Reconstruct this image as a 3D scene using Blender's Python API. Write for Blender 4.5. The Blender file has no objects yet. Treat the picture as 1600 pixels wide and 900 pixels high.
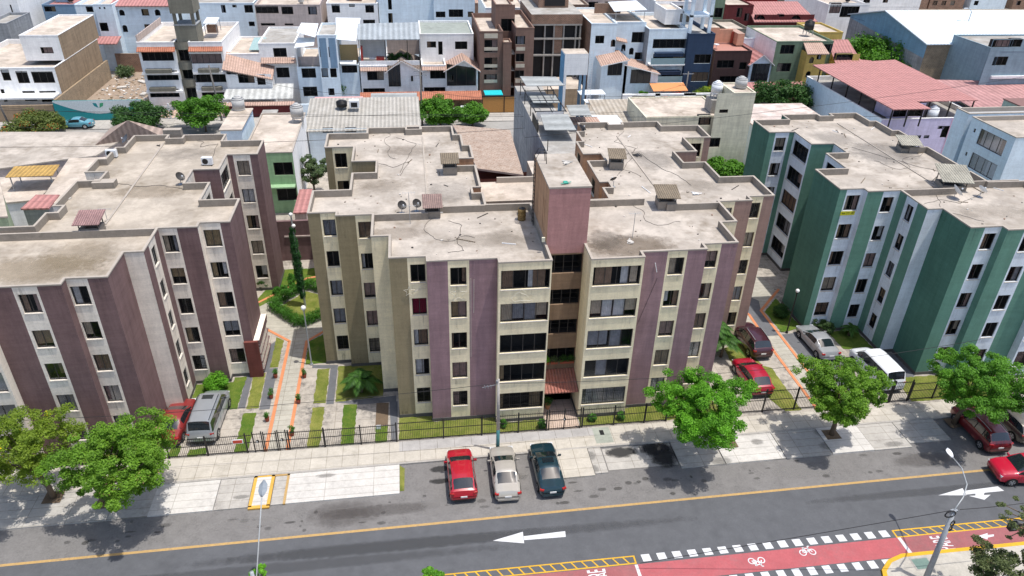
import bpy, math, random
import numpy as np
from mathutils import Vector, Matrix
random.seed(7); RNG = np.random.RandomState(7)
S = bpy.context.scene
C = S.collection
R = math.radians
# ------------------------------------------------------------ camera
FPX = 1150.6
yaw, pitch, roll = R(8.53), R(31.115), R(1.607)
_ca, _sa, _cb, _sb, _cc, _sc = math.cos(yaw), math.sin(yaw), math.cos(pitch), math.sin(pitch), math.cos(roll), math.sin(roll)
_sx = np.array([_ca, -_sa, 0.]); _dp = np.array([_sa, _ca, 0.]); _uz = np.array([0, 0, 1.])
_fw = _dp*_cb - _uz*_sb; _up = _dp*_sb + _uz*_cb
_r = _sx*_cc + _up*_sc; _u = -_sx*_sc + _up*_cc
MC = np.array([_r, -_u, _fw]); CAM = np.array([0, 0, 36.])
cd = bpy.data.cameras.new('camera'); cam = bpy.data.objects.new('camera', cd); C.objects.link(cam)
cam.matrix_world = Matrix(((_r[0], _u[0], -_fw[0], 0), (_r[1], _u[1], -_fw[1], 0), (_r[2], _u[2], -_fw[2], 36), (0, 0, 0, 1)))
cd.sensor_width = 36; cd.lens = FPX/1600*36; cd.clip_start = .5; cd.clip_end = 2000
S.camera = cam
# ------------------------------------------------------------ world, sun, exposure
W = bpy.data.worlds.new('World'); S.world = W; W.use_nodes = True
nt = W.node_tree; bg = nt.nodes['Background']
sky = nt.nodes.new('ShaderNodeTexSky'); sky.sky_type = 'NISHITA'; sky.sun_disc = False
SV = Vector((.235, -.10, 1)).normalized()              # towards the sun
sky.sun_elevation = math.asin(SV.z); sky.sun_rotation = math.atan2(SV.x, SV.y)
sky.altitude = 100; sky.dust_density = 2.6; sky.ozone_density = .8
nt.links.new(sky.outputs[0], bg.inputs[0]); bg.inputs[1].default_value = .15
sl = bpy.data.lights.new('sun', 'SUN'); sl.energy = 3.2; sl.angle = R(.6); sl.color = (1, .955, .89)
so = bpy.data.objects.new('sun', sl); C.objects.link(so); so.rotation_euler = SV.to_track_quat('Z', 'Y').to_euler(); so.location = (0, 0, 60)
S.view_settings.view_transform = 'Standard'; S.view_settings.look = 'None'; S.view_settings.gamma = 1
S.view_settings.exposure = 0.40
S.render.resolution_x = 1024; S.render.resolution_y = 576
try:
    S.cycles.max_bounces = 6; S.cycles.transparent_max_bounces = 12; S.cycles.diffuse_bounces = 3
except Exception: pass

# ------------------------------------------------------------ pixel -> world (photo coordinates 1600x900)
def _ray(x, y): return MC.T @ np.array([x-800, y-450, FPX])
def gz(x, y, Z=0):                      # point on the level Z
    d = _ray(x, y); t = (Z-36)/d[2]; p = CAM+t*d; return float(p[0]), float(p[1])
def fy(x, y, Y):                        # point on the facade plane Y -> X, Z
    d = _ray(x, y); p = CAM+Y/d[1]*d; return float(p[0]), float(p[2])
def sx(x, y, X):                        # point on the side plane X -> Y, Z
    d = _ray(x, y); p = CAM+X/d[0]*d; return float(p[1]), float(p[2])
# ------------------------------------------------------------ mesh helpers
class MB:
    def __init__(s): s.v = []; s.f = []; s.m = []; s.mats = []
    def mi(s, m):
        if m not in s.mats: s.mats.append(m)
        return s.mats.index(m)
    def poly(s, pts, m):
        i = len(s.v); s.v += [tuple(p) for p in pts]; s.f.append(tuple(range(i, i+len(pts)))); s.m.append(s.mi(m))
    def box(s, x0, x1, y0, y1, z0, z1, m, mtop=None):
        i = len(s.v)
        s.v += [(x0,y0,z0),(x1,y0,z0),(x1,y1,z0),(x0,y1,z0),(x0,y0,z1),(x1,y0,z1),(x1,y1,z1),(x0,y1,z1)]
        k = s.mi(m)
        for q in ((0,3,2,1),(0,1,5,4),(1,2,6,5),(2,3,7,6),(3,0,4,7)): s.f.append(tuple(i+a for a in q)); s.m.append(k)
        s.f.append((i+4,i+5,i+6,i+7)); s.m.append(s.mi(mtop or m))
    def obox(s, c, d, rz, m, z0=None):       # box centred at c (x,y,z centre), size d, turned rz
        i = len(s.v); co, si = math.cos(rz), math.sin(rz)
        for z in (-.5, .5):
            for a, b in ((-.5,-.5),(.5,-.5),(.5,.5),(-.5,.5)):
                x, y = a*d[0], b*d[1]; s.v.append((c[0]+x*co-y*si, c[1]+x*si+y*co, c[2]+z*d[2]))
        k = s.mi(m)
        for q in ((0,3,2,1),(0,1,5,4),(1,2,6,5),(2,3,7,6),(3,0,4,7),(4,5,6,7)): s.f.append(tuple(i+a for a in q)); s.m.append(k)
    def prism(s, poly, z0, z1, m, mtop=None, bottom=False):
        n = len(poly); i = len(s.v)
        s.v += [(x, y, z0) for x, y in poly] + [(x, y, z1) for x, y in poly]
        for k in range(n):
            j = (k+1) % n; s.f.append((i+k, i+j, i+n+j, i+n+k)); s.m.append(s.mi(m))
        s.f.append(tuple(i+n+k for k in range(n))); s.m.append(s.mi(mtop or m))
        if bottom: s.f.append(tuple(i+n-1-k for k in range(n))); s.m.append(s.mi(m))
    def sheet(s, pts, th, m, mside=None):    # thick sheet under the given corner points
        n = len(pts); i = len(s.v)
        s.v += [tuple(p) for p in pts] + [(p[0], p[1], p[2]-th) for p in pts]
        s.f.append(tuple(range(i, i+n))); s.m.append(s.mi(m))
        s.f.append(tuple(range(i+2*n-1, i+n-1, -1))); s.m.append(s.mi(mside or m))
        for k in range(n):
            j = (k+1) % n; s.f.append((i+k, i+n+k, i+n+j, i+j)); s.m.append(s.mi(mside or m))
    def tube(s, pts, r, m, n=6, caps=True):
        pts = [Vector(p) for p in pts]; rs = r if isinstance(r, (list, tuple)) else [r]*len(pts)
        k = s.mi(m); rings = []
        for a, p in enumerate(pts):
            d = (pts[min(a+1, len(pts)-1)] - pts[max(a-1, 0)]).normalized()
            u = d.orthogonal().normalized() if abs(d.z) < .95 else Vector((1, 0, 0)).cross(d).normalized()
            if abs(d.z) < .95: u = Vector((0,0,1)).cross(d).normalized()
            w = d.cross(u); i = len(s.v)
            for q in range(n):
                t = 2*math.pi*q/n; s.v.append(tuple(p + (u*math.cos(t)+w*math.sin(t))*rs[a]))
            rings.append(i)
        for a in range(len(rings)-1):
            for q in range(n):
                j = (q+1) % n; s.f.append((rings[a]+q, rings[a]+j, rings[a+1]+j, rings[a+1]+q)); s.m.append(k)
        if caps:
            s.f.append(tuple(rings[0]+q for q in range(n-1, -1, -1))); s.m.append(k)
            s.f.append(tuple(rings[-1]+q for q in range(n))); s.m.append(k)
    def cyl(s, c, r, z0, z1, m, n=16, r2=None, mtop=None):
        r2 = r if r2 is None else r2
        i = len(s.v); k = s.mi(m)
        for z, rr in ((z0, r), (z1, r2)):
            for q in range(n): t = 2*math.pi*q/n; s.v.append((c[0]+rr*math.cos(t), c[1]+rr*math.sin(t), z))
        for q in range(n): j = (q+1) % n; s.f.append((i+q, i+j, i+n+j, i+n+q)); s.m.append(k)
        s.f.append(tuple(i+n+q for q in range(n))); s.m.append(s.mi(mtop or m)); s.f.append(tuple(i+n-1-q for q in range(n))); s.m.append(k)
    def ball(s, c, r, m, nu=12, nv=7, sz=1.0, zmin=-1):
        i = len(s.v); k = s.mi(m)
        for a in range(nv+1):
            ph = -math.pi/2 + math.pi*a/nv
            for b in range(nu):
                t = 2*math.pi*b/nu
                s.v.append((c[0]+r*math.cos(ph)*math.cos(t), c[1]+r*math.cos(ph)*math.sin(t), c[2]+r*sz*max(math.sin(ph), zmin)))
        for a in range(nv):
            for b in range(nu):
                j = (b+1) % nu; s.f.append((i+a*nu+b, i+a*nu+j, i+(a+1)*nu+j, i+(a+1)*nu+b)); s.m.append(k)
    def mesh(s, name, o=(0, 0, 0), smooth=False):
        me = bpy.data.meshes.new(name)
        if o != (0, 0, 0): s.v = [(a-o[0], b-o[1], c-o[2]) for a, b, c in s.v]
        me.from_pydata(s.v, [], s.f)
        for m in s.mats: me.materials.append(m)
        me.polygons.foreach_set('material_index', s.m)
        if smooth: me.polygons.foreach_set('use_smooth', [True]*len(s.f))
        me.update(); return me
USED = {}
def link(name, me, parent=None, loc=(0, 0, 0)):
    o = bpy.data.objects.new(name, me); C.objects.link(o); o.location = loc
    if parent: o.parent = parent
    return o
def part(name, mb, parent, smooth=False, label=None, world=True):
    o = mb.mesh(name, tuple(absloc(parent)) if world else (0, 0, 0), smooth)
    p = link(name, o, parent)
    if label: p['label'] = label
    return p
def absloc(o):
    l = Vector(o.location)
    while o.parent: o = o.parent; l = l + Vector(o.location)
    return l
def tag(o, label=None, cat=None, group=None, kind=None):
    if label: o['label'] = label
    if cat: o['category'] = cat
    if group: o['group'] = group
    if kind: o['kind'] = kind
    return o
def thing(name, label, cat, loc=(0, 0, 0), rz=0, group=None):
    o = bpy.data.objects.new(name, None); C.objects.link(o); o.location = loc; o.rotation_euler = (0, 0, rz)
    return tag(o, label, cat, group)
def single(name, mb, label, cat, loc=(0, 0, 0), group=None, smooth=False, rz=0, world=True):
    o = link(name, mb.mesh(name, tuple(loc) if world else (0, 0, 0), smooth), None, loc); o.rotation_euler = (0, 0, rz)
    return tag(o, label, cat, group)
def struct(name, mb, label=None, smooth=False):
    o = link(name, mb.mesh(name, (0, 0, 0), smooth)); return tag(o, label, kind='structure')
def dup(root, loc, rz=0, label=None, group=None):
    c = root.copy(); C.objects.link(c); c.location = loc; c.rotation_euler = (0, 0, rz)
    if label: c['label'] = label
    if group: c['group'] = group
    def rec(a, b):
        for ch in a.children:
            d = ch.copy(); C.objects.link(d); d.parent = b; rec(ch, d)
    rec(root, c); return c

# ------------------------------------------------------------ materials
MATS = {}
def nodes(name):
    m = bpy.data.materials.new(name); m.use_nodes = True; t = m.node_tree
    return m, t, t.nodes['Principled BSDF']
def N(t, typ, **kw):
    n = t.nodes.new(typ)
    for k, v in kw.items():
        if k.startswith('i_'):
            key = k[2:]; key = int(key) if key.isdigit() else key.replace('_', ' ')
            n.inputs[key].default_value = v
        else: setattr(n, k, v)
    return n
def worldpos(t, scale=(1, 1, 1)):
    g = N(t, 'ShaderNodeNewGeometry'); m = N(t, 'ShaderNodeMapping'); m.inputs['Scale'].default_value = scale
    t.links.new(g.outputs['Position'], m.inputs[0]); return m.outputs[0]
def noise(t, vec, scale, detail=4, rough=.6):
    n = N(t, 'ShaderNodeTexNoise'); n.inputs['Scale'].default_value = scale; n.inputs['Detail'].default_value = detail; n.inputs['Roughness'].default_value = rough
    t.links.new(vec, n.inputs['Vector']); return n.outputs[0]
def ramp(t, fac, stops):
    r = N(t, 'ShaderNodeValToRGB'); e = r.color_ramp.elements
    while len(e) < len(stops): e.new(.5)
    for k, (p, c) in enumerate(stops):
        e[k].position = p; e[k].color = (c, c, c, 1) if isinstance(c, (int, float)) else (*c, 1)
    t.links.new(fac, r.inputs[0]); return r.outputs[0]
def mix(t, fac, a, b, mode='MIX'):
    n = N(t, 'ShaderNodeMix', data_type='RGBA', blend_type=mode)
    for sock, v in ((n.inputs[0], fac), (n.inputs[6], a), (n.inputs[7], b)):
        if hasattr(v, 'links') or hasattr(v, 'is_linked'): t.links.new(v, sock)
        elif isinstance(v, (int, float)): sock.default_value = v
        else: sock.default_value = (*v, 1)
    return n.outputs[2]
def bump(t, b, h, strength=.3, dist=.02):
    n = N(t, 'ShaderNodeBump'); n.inputs['Strength'].default_value = strength; n.inputs['Distance'].default_value = dist
    t.links.new(h, n.inputs['Height']); t.links.new(n.outputs[0], b.inputs['Normal'])
def dk(c, k): return tuple(x*k for x in c)
def plaster(name, c, dirt=.25, rough=.9):
    if name in MATS: return MATS[name]
    m, t, b = nodes(name)
    p = worldpos(t); st = worldpos(t, (1.6, 1.6, .22))
    n1 = ramp(t, noise(t, p, .55, 5), [(.3, .9), (.7, 1.05)])
    n2 = ramp(t, noise(t, st, 1.3, 5, .65), [(.34, 1-dirt*.95), (.6, 1.02)])
    n3 = noise(t, p, 9, 5, .7)
    hb = ramp(t, noise(t, worldpos(t, (.25, .25, 2.2)), 1.6, 6, .7), [(.35, 1-dirt*.55), (.6, 1.03)])
    pt = ramp(t, noise(t, p, .9, 3, .5), [(.66, 1), (.675, 1+dirt*.35)])
    x = mix(t, 1, c, n1, 'MULTIPLY'); x = mix(t, 1, x, n2, 'MULTIPLY'); x = mix(t, 1, x, hb, 'MULTIPLY'); x = mix(t, 1, x, pt, 'MULTIPLY')
    x = mix(t, 1, x, ramp(t, n3, [(.25, .88), (.75, 1.08)]), 'MULTIPLY')
    t.links.new(x, b.inputs['Base Color']); b.inputs['Roughness'].default_value = rough; b.inputs['Specular IOR Level'].default_value = .25
    bump(t, b, n3, .35, .02); MATS[name] = m; return m
def concrete(name, c, c2=None, big=.25, stain=.5, joints=None, rough=.93):
    if name in MATS: return MATS[name]
    c2 = c2 or dk(c, .55)
    m, t, b = nodes(name); p = worldpos(t)
    a = ramp(t, noise(t, p, big, 7, .62), [(.36, 0), (.66, 1)])
    a2 = ramp(t, noise(t, p, big*5, 6, .7), [(.40, 0), (.75, 1)])
    f = N(t, 'ShaderNodeMath', operation='MULTIPLY'); t.links.new(a, f.inputs[0]); t.links.new(a2, f.inputs[1])
    f2 = N(t, 'ShaderNodeMath', operation='MULTIPLY'); t.links.new(f.outputs[0], f2.inputs[0]); f2.inputs[1].default_value = stain*1.6; f2.use_clamp = True
    x = mix(t, f2.outputs[0], c, c2)
    n3 = noise(t, p, 7, 6, .75)
    x = mix(t, 1, x, ramp(t, n3, [(.2, .84), (.8, 1.12)]), 'MULTIPLY')
    x = mix(t, 1, x, ramp(t, noise(t, p, 1.1, 4), [(.3, .9), (.7, 1.06)]), 'MULTIPLY')
    if joints:
        br = N(t, 'ShaderNodeTexBrick'); br.offset = joints[2] if len(joints) > 2 else 0; br.inputs['Color1'].default_value = (1, 1, 1, 1); br.inputs['Color2'].default_value = (.93, .93, .93, 1)
        br.inputs['Mortar'].default_value = (.55, .53, .5, 1); br.inputs['Scale'].default_value = 1
        br.inputs['Brick Width'].default_value = joints[0]; br.inputs['Row Height'].default_value = joints[1]; br.inputs['Mortar Size'].default_value = .018; br.inputs['Mortar Smooth'].default_value = .3
        wob = N(t, 'ShaderNodeVectorMath', operation='ADD'); t.links.new(p, wob.inputs[0]); wob.inputs[1].default_value = (.37, .1, 0)
        t.links.new(wob.outputs[0], br.inputs[0]); x = mix(t, 1, x, br.outputs[0], 'MULTIPLY')
    t.links.new(x, b.inputs['Base Color']); b.inputs['Roughness'].default_value = rough; b.inputs['Specular IOR Level'].default_value = .2
    bump(t, b, n3, .5, .02); MATS[name] = m; return m
def roofmat(name, c, brown=(.22, .18, .13)):
    if name in MATS: return MATS[name]
    m, t, b = nodes(name); p = worldpos(t)
    a = ramp(t, noise(t, p, .22, 6, .6), [(.42, 0), (.62, 1)])
    a2 = ramp(t, noise(t, p, 1.5, 8, .72), [(.38, 0), (.72, 1)])
    f = N(t, 'ShaderNodeMath', operation='MULTIPLY'); t.links.new(a, f.inputs[0]); t.links.new(a2, f.inputs[1])
    x = mix(t, f.outputs[0], c, brown)
    h_ = ramp(t, noise(t, p, .33, 7, .68), [(.46, 0), (.6, .85)]); x = mix(t, h_, x, tuple(min(1, q*1.32) for q in c))
    g = ramp(t, noise(t, p, .5, 5, .7), [(.5, 0), (.8, .65)])
    x = mix(t, g, x, dk(c, .55))
    # hairline cracks
    wv = N(t, 'ShaderNodeTexNoise'); wv.inputs['Scale'].default_value = .8; t.links.new(p, wv.inputs['Vector'])
    ad = N(t, 'ShaderNodeVectorMath', operation='MULTIPLY_ADD'); t.links.new(wv.outputs[1], ad.inputs[0]); ad.inputs[1].default_value = (1.6, 1.6, 0); t.links.new(p, ad.inputs[2])
    vo = N(t, 'ShaderNodeTexVoronoi', feature='DISTANCE_TO_EDGE'); vo.inputs['Scale'].default_value = .33; t.links.new(ad.outputs[0], vo.inputs['Vector'])
    cr = ramp(t, vo.outputs[0], [(0, .92), (.01, 1)])
    x = mix(t, 1, x, cr, 'MULTIPLY')
    n3 = noise(t, p, 6, 6, .75)
    x = mix(t, 1, x, ramp(t, n3, [(.25, .86), (.75, 1.1)]), 'MULTIPLY')
    t.links.new(x, b.inputs['Base Color']); b.inputs['Roughness'].default_value = .95; b.inputs['Specular IOR Level'].default_value = .15
    bump(t, b, n3, .5, .02); MATS[name] = m; return m
def simple(name, c, rough=.6, metal=0, var=.12, scale=6, spec=.4, coat=0):
    if name in MATS: return MATS[name]
    m, t, b = nodes(name); p = worldpos(t); n = noise(t, p, scale, 4)
    x = mix(t, 1, c, ramp(t, n, [(.3, 1-var), (.7, 1+var)]), 'MULTIPLY')
    t.links.new(x, b.inputs['Base Color']); b.inputs['Roughness'].default_value = rough; b.inputs['Metallic'].default_value = metal; b.inputs['Specular IOR Level'].default_value = spec
    if coat: b.inputs['Coat Weight'].default_value = coat; b.inputs['Coat Roughness'].default_value = .04
    MATS[name] = m; return m
def ribbed(name, c, axis=0, pitch=.25, rough=.75, c2=None, row=None, metal=0):
    """tiles / corrugated sheet: ribs along one axis, optional rows across"""
    if name in MATS: return MATS[name]
    m, t, b = nodes(name); p = worldpos(t)
    sep = N(t, 'ShaderNodeSeparateXYZ'); t.links.new(p, sep.inputs[0])
    def wave(o, pitch_):
        k = N(t, 'ShaderNodeMath', operation='MULTIPLY'); t.links.new(o, k.inputs[0]); k.inputs[1].default_value = 2*math.pi/pitch_
        s_ = N(t, 'ShaderNodeMath', operation='SINE'); t.links.new(k.outputs[0], s_.inputs[0]); return s_.outputs[0]
    h = wave(sep.outputs[axis], pitch)
    x = mix(t, ramp(t, noise(t, p, .7, 6, .7), [(.35, 0), (.7, 1)]), c, c2 or dk(c, .62))
    x = mix(t, 1, x, ramp(t, noise(t, p, 5, 4), [(.3, .85), (.7, 1.12)]), 'MULTIPLY')
    mr = N(t, 'ShaderNodeMapRange'); t.links.new(h, mr.inputs[0]); mr.inputs[1].default_value = -1; mr.inputs[2].default_value = 1; mr.inputs[3].default_value = .78; mr.inputs[4].default_value = 1.06
    x = mix(t, 1, x, mr.outputs[0], 'MULTIPLY')
    if row:
        fr = N(t, 'ShaderNodeMath', operation='FRACT'); kk = N(t, 'ShaderNodeMath', operation='MULTIPLY'); t.links.new(sep.outputs[1-axis], kk.inputs[0]); kk.inputs[1].default_value = 1/row
        t.links.new(kk.outputs[0], fr.inputs[0]); x = mix(t, 1, x, ramp(t, fr.outputs[0], [(0, .7), (.15, 1)]), 'MULTIPLY')
    t.links.new(x, b.inputs['Base Color']); b.inputs['Roughness'].default_value = rough; b.inputs['Metallic'].default_value = metal; b.inputs['Specular IOR Level'].default_value = .3
    bump(t, b, h, .8, .04); MATS[name] = m; return m
def brick(name, c=(.30, .15, .09), mortar=(.32, .27, .22)):
    if name in MATS: return MATS[name]
    m, t, b = nodes(name); g = N(t, 'ShaderNodeNewGeometry'); sep = N(t, 'ShaderNodeSeparateXYZ'); t.links.new(g.outputs['Position'], sep.inputs[0])
    ad = N(t, 'ShaderNodeMath', operation='ADD'); t.links.new(sep.outputs[0], ad.inputs[0]); t.links.new(sep.outputs[1], ad.inputs[1])
    cb = N(t, 'ShaderNodeCombineXYZ'); t.links.new(ad.outputs[0], cb.inputs[0]); t.links.new(sep.outputs[2], cb.inputs[1])
    br = N(t, 'ShaderNodeTexBrick'); t.links.new(cb.outputs[0], br.inputs[0]); br.inputs['Color1'].default_value = (*c, 1); br.inputs['Color2'].default_value = (*dk(c, .7), 1); br.inputs['Mortar'].default_value = (*mortar, 1)
    br.inputs['Scale'].default_value = 1; br.inputs['Brick Width'].default_value = .36; br.inputs['Row Height'].default_value = .16; br.inputs['Mortar Size'].default_value = .02
    x = mix(t, 1, br.outputs[0], ramp(t, noise(t, worldpos(t), .8, 5), [(.3, .75), (.7, 1.15)]), 'MULTIPLY')
    t.links.new(x, b.inputs['Base Color']); b.inputs['Roughness'].default_value = .95; MATS[name] = m; return m
def glassmat(name='window_glass', tint=(.80, .81, .82), gl=.0):
    if name in MATS: return MATS[name]
    m = bpy.data.materials.new(name); m.use_nodes = True; t = m.node_tree; t.nodes.clear()
    o = N(t, 'ShaderNodeOutputMaterial'); tr = N(t, 'ShaderNodeBsdfTransparent'); tr.inputs[0].default_value = (*tint, 1)
    g = N(t, 'ShaderNodeBsdfGlossy'); g.inputs['Roughness'].default_value = .12; g.inputs[0].default_value = (.34, .37, .40, 1)
    lw = N(t, 'ShaderNodeFresnel'); lw.inputs[0].default_value = 1.5
    ml = N(t, 'ShaderNodeMath', operation='MULTIPLY_ADD'); t.links.new(lw.outputs[0], ml.inputs[0]); ml.inputs[1].default_value = .5; ml.inputs[2].default_value = gl*.2
    mx = N(t, 'ShaderNodeMixShader'); t.links.new(ml.outputs[0], mx.inputs[0]); t.links.new(tr.outputs[0], mx.inputs[1]); t.links.new(g.outputs[0], mx.inputs[2]); t.links.new(mx.outputs[0], o.inputs[0])
    MATS[name] = m; return m
def leafmat(name, c_lo, c_hi, trans=.3, extra=None):
    if name in MATS: return MATS[name]
    m, t, b = nodes(name)
    at = N(t, 'ShaderNodeAttribute'); at.attribute_name = 'rnd'
    st = [(0, c_lo), (.75, c_hi), (1, dk(c_hi, 1.25))] if not extra else [(0, c_lo), (extra[1], c_hi), (extra[1]+.01, extra[0]), (1, extra[0])]
    x = ramp(t, at.outputs[2], st)
    t.links.new(x, b.inputs['Base Color']); b.inputs['Roughness'].default_value = .6; b.inputs['Specular IOR Level'].default_value = .25
    tl = N(t, 'ShaderNodeBsdfTranslucent'); t.links.new(mix(t, 1, x, (1.3, 1.5, .5), 'MULTIPLY'), tl.inputs[0])
    mx = N(t, 'ShaderNodeMixShader'); mx.inputs[0].default_value = trans
    out = t.nodes['Material Output']; t.links.new(b.outputs[0], mx.inputs[1]); t.links.new(tl.outputs[0], mx.inputs[2]); t.links.new(mx.outputs[0], out.inputs[0])
    MATS[name] = m; return m
def grassmat(name, a, b_, dirt=(.25, .2, .11), dk_=.5):
    if name in MATS: return MATS[name]
    m, t, b = nodes(name); p = worldpos(t)
    x = mix(t, ramp(t, noise(t, p, .9, 6, .7), [(.35, 0), (.65, 1)]), a, b_)
    x = mix(t, ramp(t, noise(t, p, 1.7, 6, .75), [(.55, 0), (.75, dk_)]), x, dirt)
    n3 = noise(t, p, 30, 3, .8)
    x = mix(t, 1, x, ramp(t, n3, [(.3, .55), (.7, 1.3)]), 'MULTIPLY')
    t.links.new(x, b.inputs['Base Color']); b.inputs['Roughness'].default_value = 1; b.inputs['Specular IOR Level'].default_value = .1
    bump(t, b, n3, 1, .05); MATS[name] = m; return m

M_cream = plaster('cream_paint', (.90, .79, .545), .13)
M_olive = plaster('olive_paint', (.29, .24, .145), .14)
M_mauve = plaster('mauve_paint', (.32, .205, .22), .2)
M_tan = plaster('tan_paint', (.54, .32, .19), .2)
M_rose = plaster('rose_paint', (.50, .265, .25), .2)
M_browncol = plaster('rosebrown_paint', (.34, .225, .19), .14)
M_maroon = plaster('maroon_paint', (.205, .13, .128), .22)
M_offwhite = plaster('off_white_paint', (.88, .80, .70), .16)
M_green = plaster('green_paint', (.135, .28, .215), .12)
M_bwhite = plaster('cool_white_paint', (.74, .81, .88), .12)
M_lblue = plaster('pale_blue_paint', (.42, .58, .70), .18)
M_plinth = concrete('grey_plinth', (.12, .115, .11))
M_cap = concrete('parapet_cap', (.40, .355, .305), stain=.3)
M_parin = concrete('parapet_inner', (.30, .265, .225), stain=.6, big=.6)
M_roof = roofmat('roof_cement', (.385, .345, .30), (.20, .165, .125))
M_roof2 = roofmat('roof_cement_warm', (.37, .325, .27), (.19, .155, .11))
M_dark = simple('room_dark', (.022, .021, .022), .9)
M_frame = simple('window_frame', (.05, .045, .042), .5)
M_sill = concrete('pale_sill', (.62, .58, .52), stain=.3)
M_glass = glassmat()
M_black = simple('black_steel', (.012, .012, .013), .5)
M_grey = simple('grey_metal', (.32, .34, .36), .45, .3)
M_white = simple('white_enamel', (.72, .74, .76), .4)
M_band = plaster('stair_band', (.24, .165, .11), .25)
CURT = [simple('curtain_'+n, c, .95, 0, .2, 3) for n, c in (('beige', (.50, .41, .32)), ('white', (.62, .61, .62)), ('brown', (.30, .20, .14)), ('rose', (.42, .29, .26)), ('grey', (.30, .30, .33)), ('ochre', (.34, .25, .15)))]
M_crim = simple('curtain_crimson', (.22, .01, .04), .9)

# ------------------------------------------------------------ walls with real openings
def streakmat():
    if 'drip' in MATS: return MATS['drip']
    m, t, b = nodes('drip_stain'); st = worldpos(t, (7, 7, .5)); al = ramp(t, noise(t, st, 1.0, 4, .6), [(.50, 0), (.75, .20)])
    t.links.new(al, b.inputs['Alpha']); b.inputs['Base Color'].default_value = (.07, .06, .05, 1); b.inputs['Roughness'].default_value = .95; MATS['drip'] = m; return m
def wframe(p0, p1, n):
    p0 = Vector((*p0, 0)); p1 = Vector((*p1, 0)); d = (p1-p0); L = d.length; d.normalize(); n = Vector((*n, 0))
    return (lambda u, z, o=0: tuple(p0+d*u+n*o+Vector((0, 0, z)))), L
def wall(mb, p0, p1, n, z0, z1, strips, wins=(), rev=None, deep=.75):
    """strips [(u0,u1,mat)], wins [(u0,u1,za,zb)] -> quads round the openings, reveals and a dark room box"""
    P, L = wframe(p0, p1, n)
    us = sorted({0, L, *[min(max(a, 0), L) for s_ in strips for a in s_[:2]], *[w[0] for w in wins], *[w[1] for w in wins]})
    zs = sorted({z0, z1, *[w[2] for w in wins], *[w[3] for w in wins]})
    for a, b in zip(us, us[1:]):
        if b-a < 1e-4: continue
        um = (a+b)/2; mt = strips[-1][2]
        for s_ in strips:
            if s_[0] <= um <= s_[1]: mt = s_[2]; break
        run = None
        for c, d in zip(zs, zs[1:]):
            zm = (c+d)/2; hole = any(w[0] < um < w[1] and w[2] < zm < w[3] for w in wins)
            if hole:
                if run: mb.poly([P(a, run[0]), P(b, run[0]), P(b, run[1]), P(a, run[1])], mt)
                run = None
            else: run = (run[0], d) if run else (c, d)
        if run: mb.poly([P(a, run[0]), P(b, run[0]), P(b, run[1]), P(a, run[1])], mt)
    for (a, b, c, d) in wins:
        r = rev or strips[0][2]; k = -.15
        for o0, o1, mt in ((0, k, r), (k, -deep, M_dark)):
            mb.poly([P(a, c, o0), P(a, d, o0), P(a, d, o1), P(a, c, o1)], mt); mb.poly([P(b, c, o0), P(b, c, o1), P(b, d, o1), P(b, d, o0)], mt)
            mb.poly([P(a, c, o0), P(a, c, o1), P(b, c, o1), P(b, c, o0)], mt); mb.poly([P(a, d, o0), P(b, d, o0), P(b, d, o1), P(a, d, o1)], mt)
        mb.poly([P(a, c, -deep), P(b, c, -deep), P(b, d, -deep), P(a, d, -deep)], M_dark)
    return P, L
def pbox(mb, P, u0, u1, z0, z1, o0, o1, m):
    c = [P(u0, z0, o0), P(u1, z0, o0), P(u1, z0, o1), P(u0, z0, o1), P(u0, z1, o0), P(u1, z1, o0), P(u1, z1, o1), P(u0, z1, o1)]
    i = len(mb.v); mb.v += c; k = mb.mi(m)
    for q in ((0,3,2,1),(0,1,5,4),(1,2,6,5),(2,3,7,6),(3,0,4,7),(4,5,6,7)): mb.f.append(tuple(i+a for a in q)); mb.m.append(k)
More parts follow.
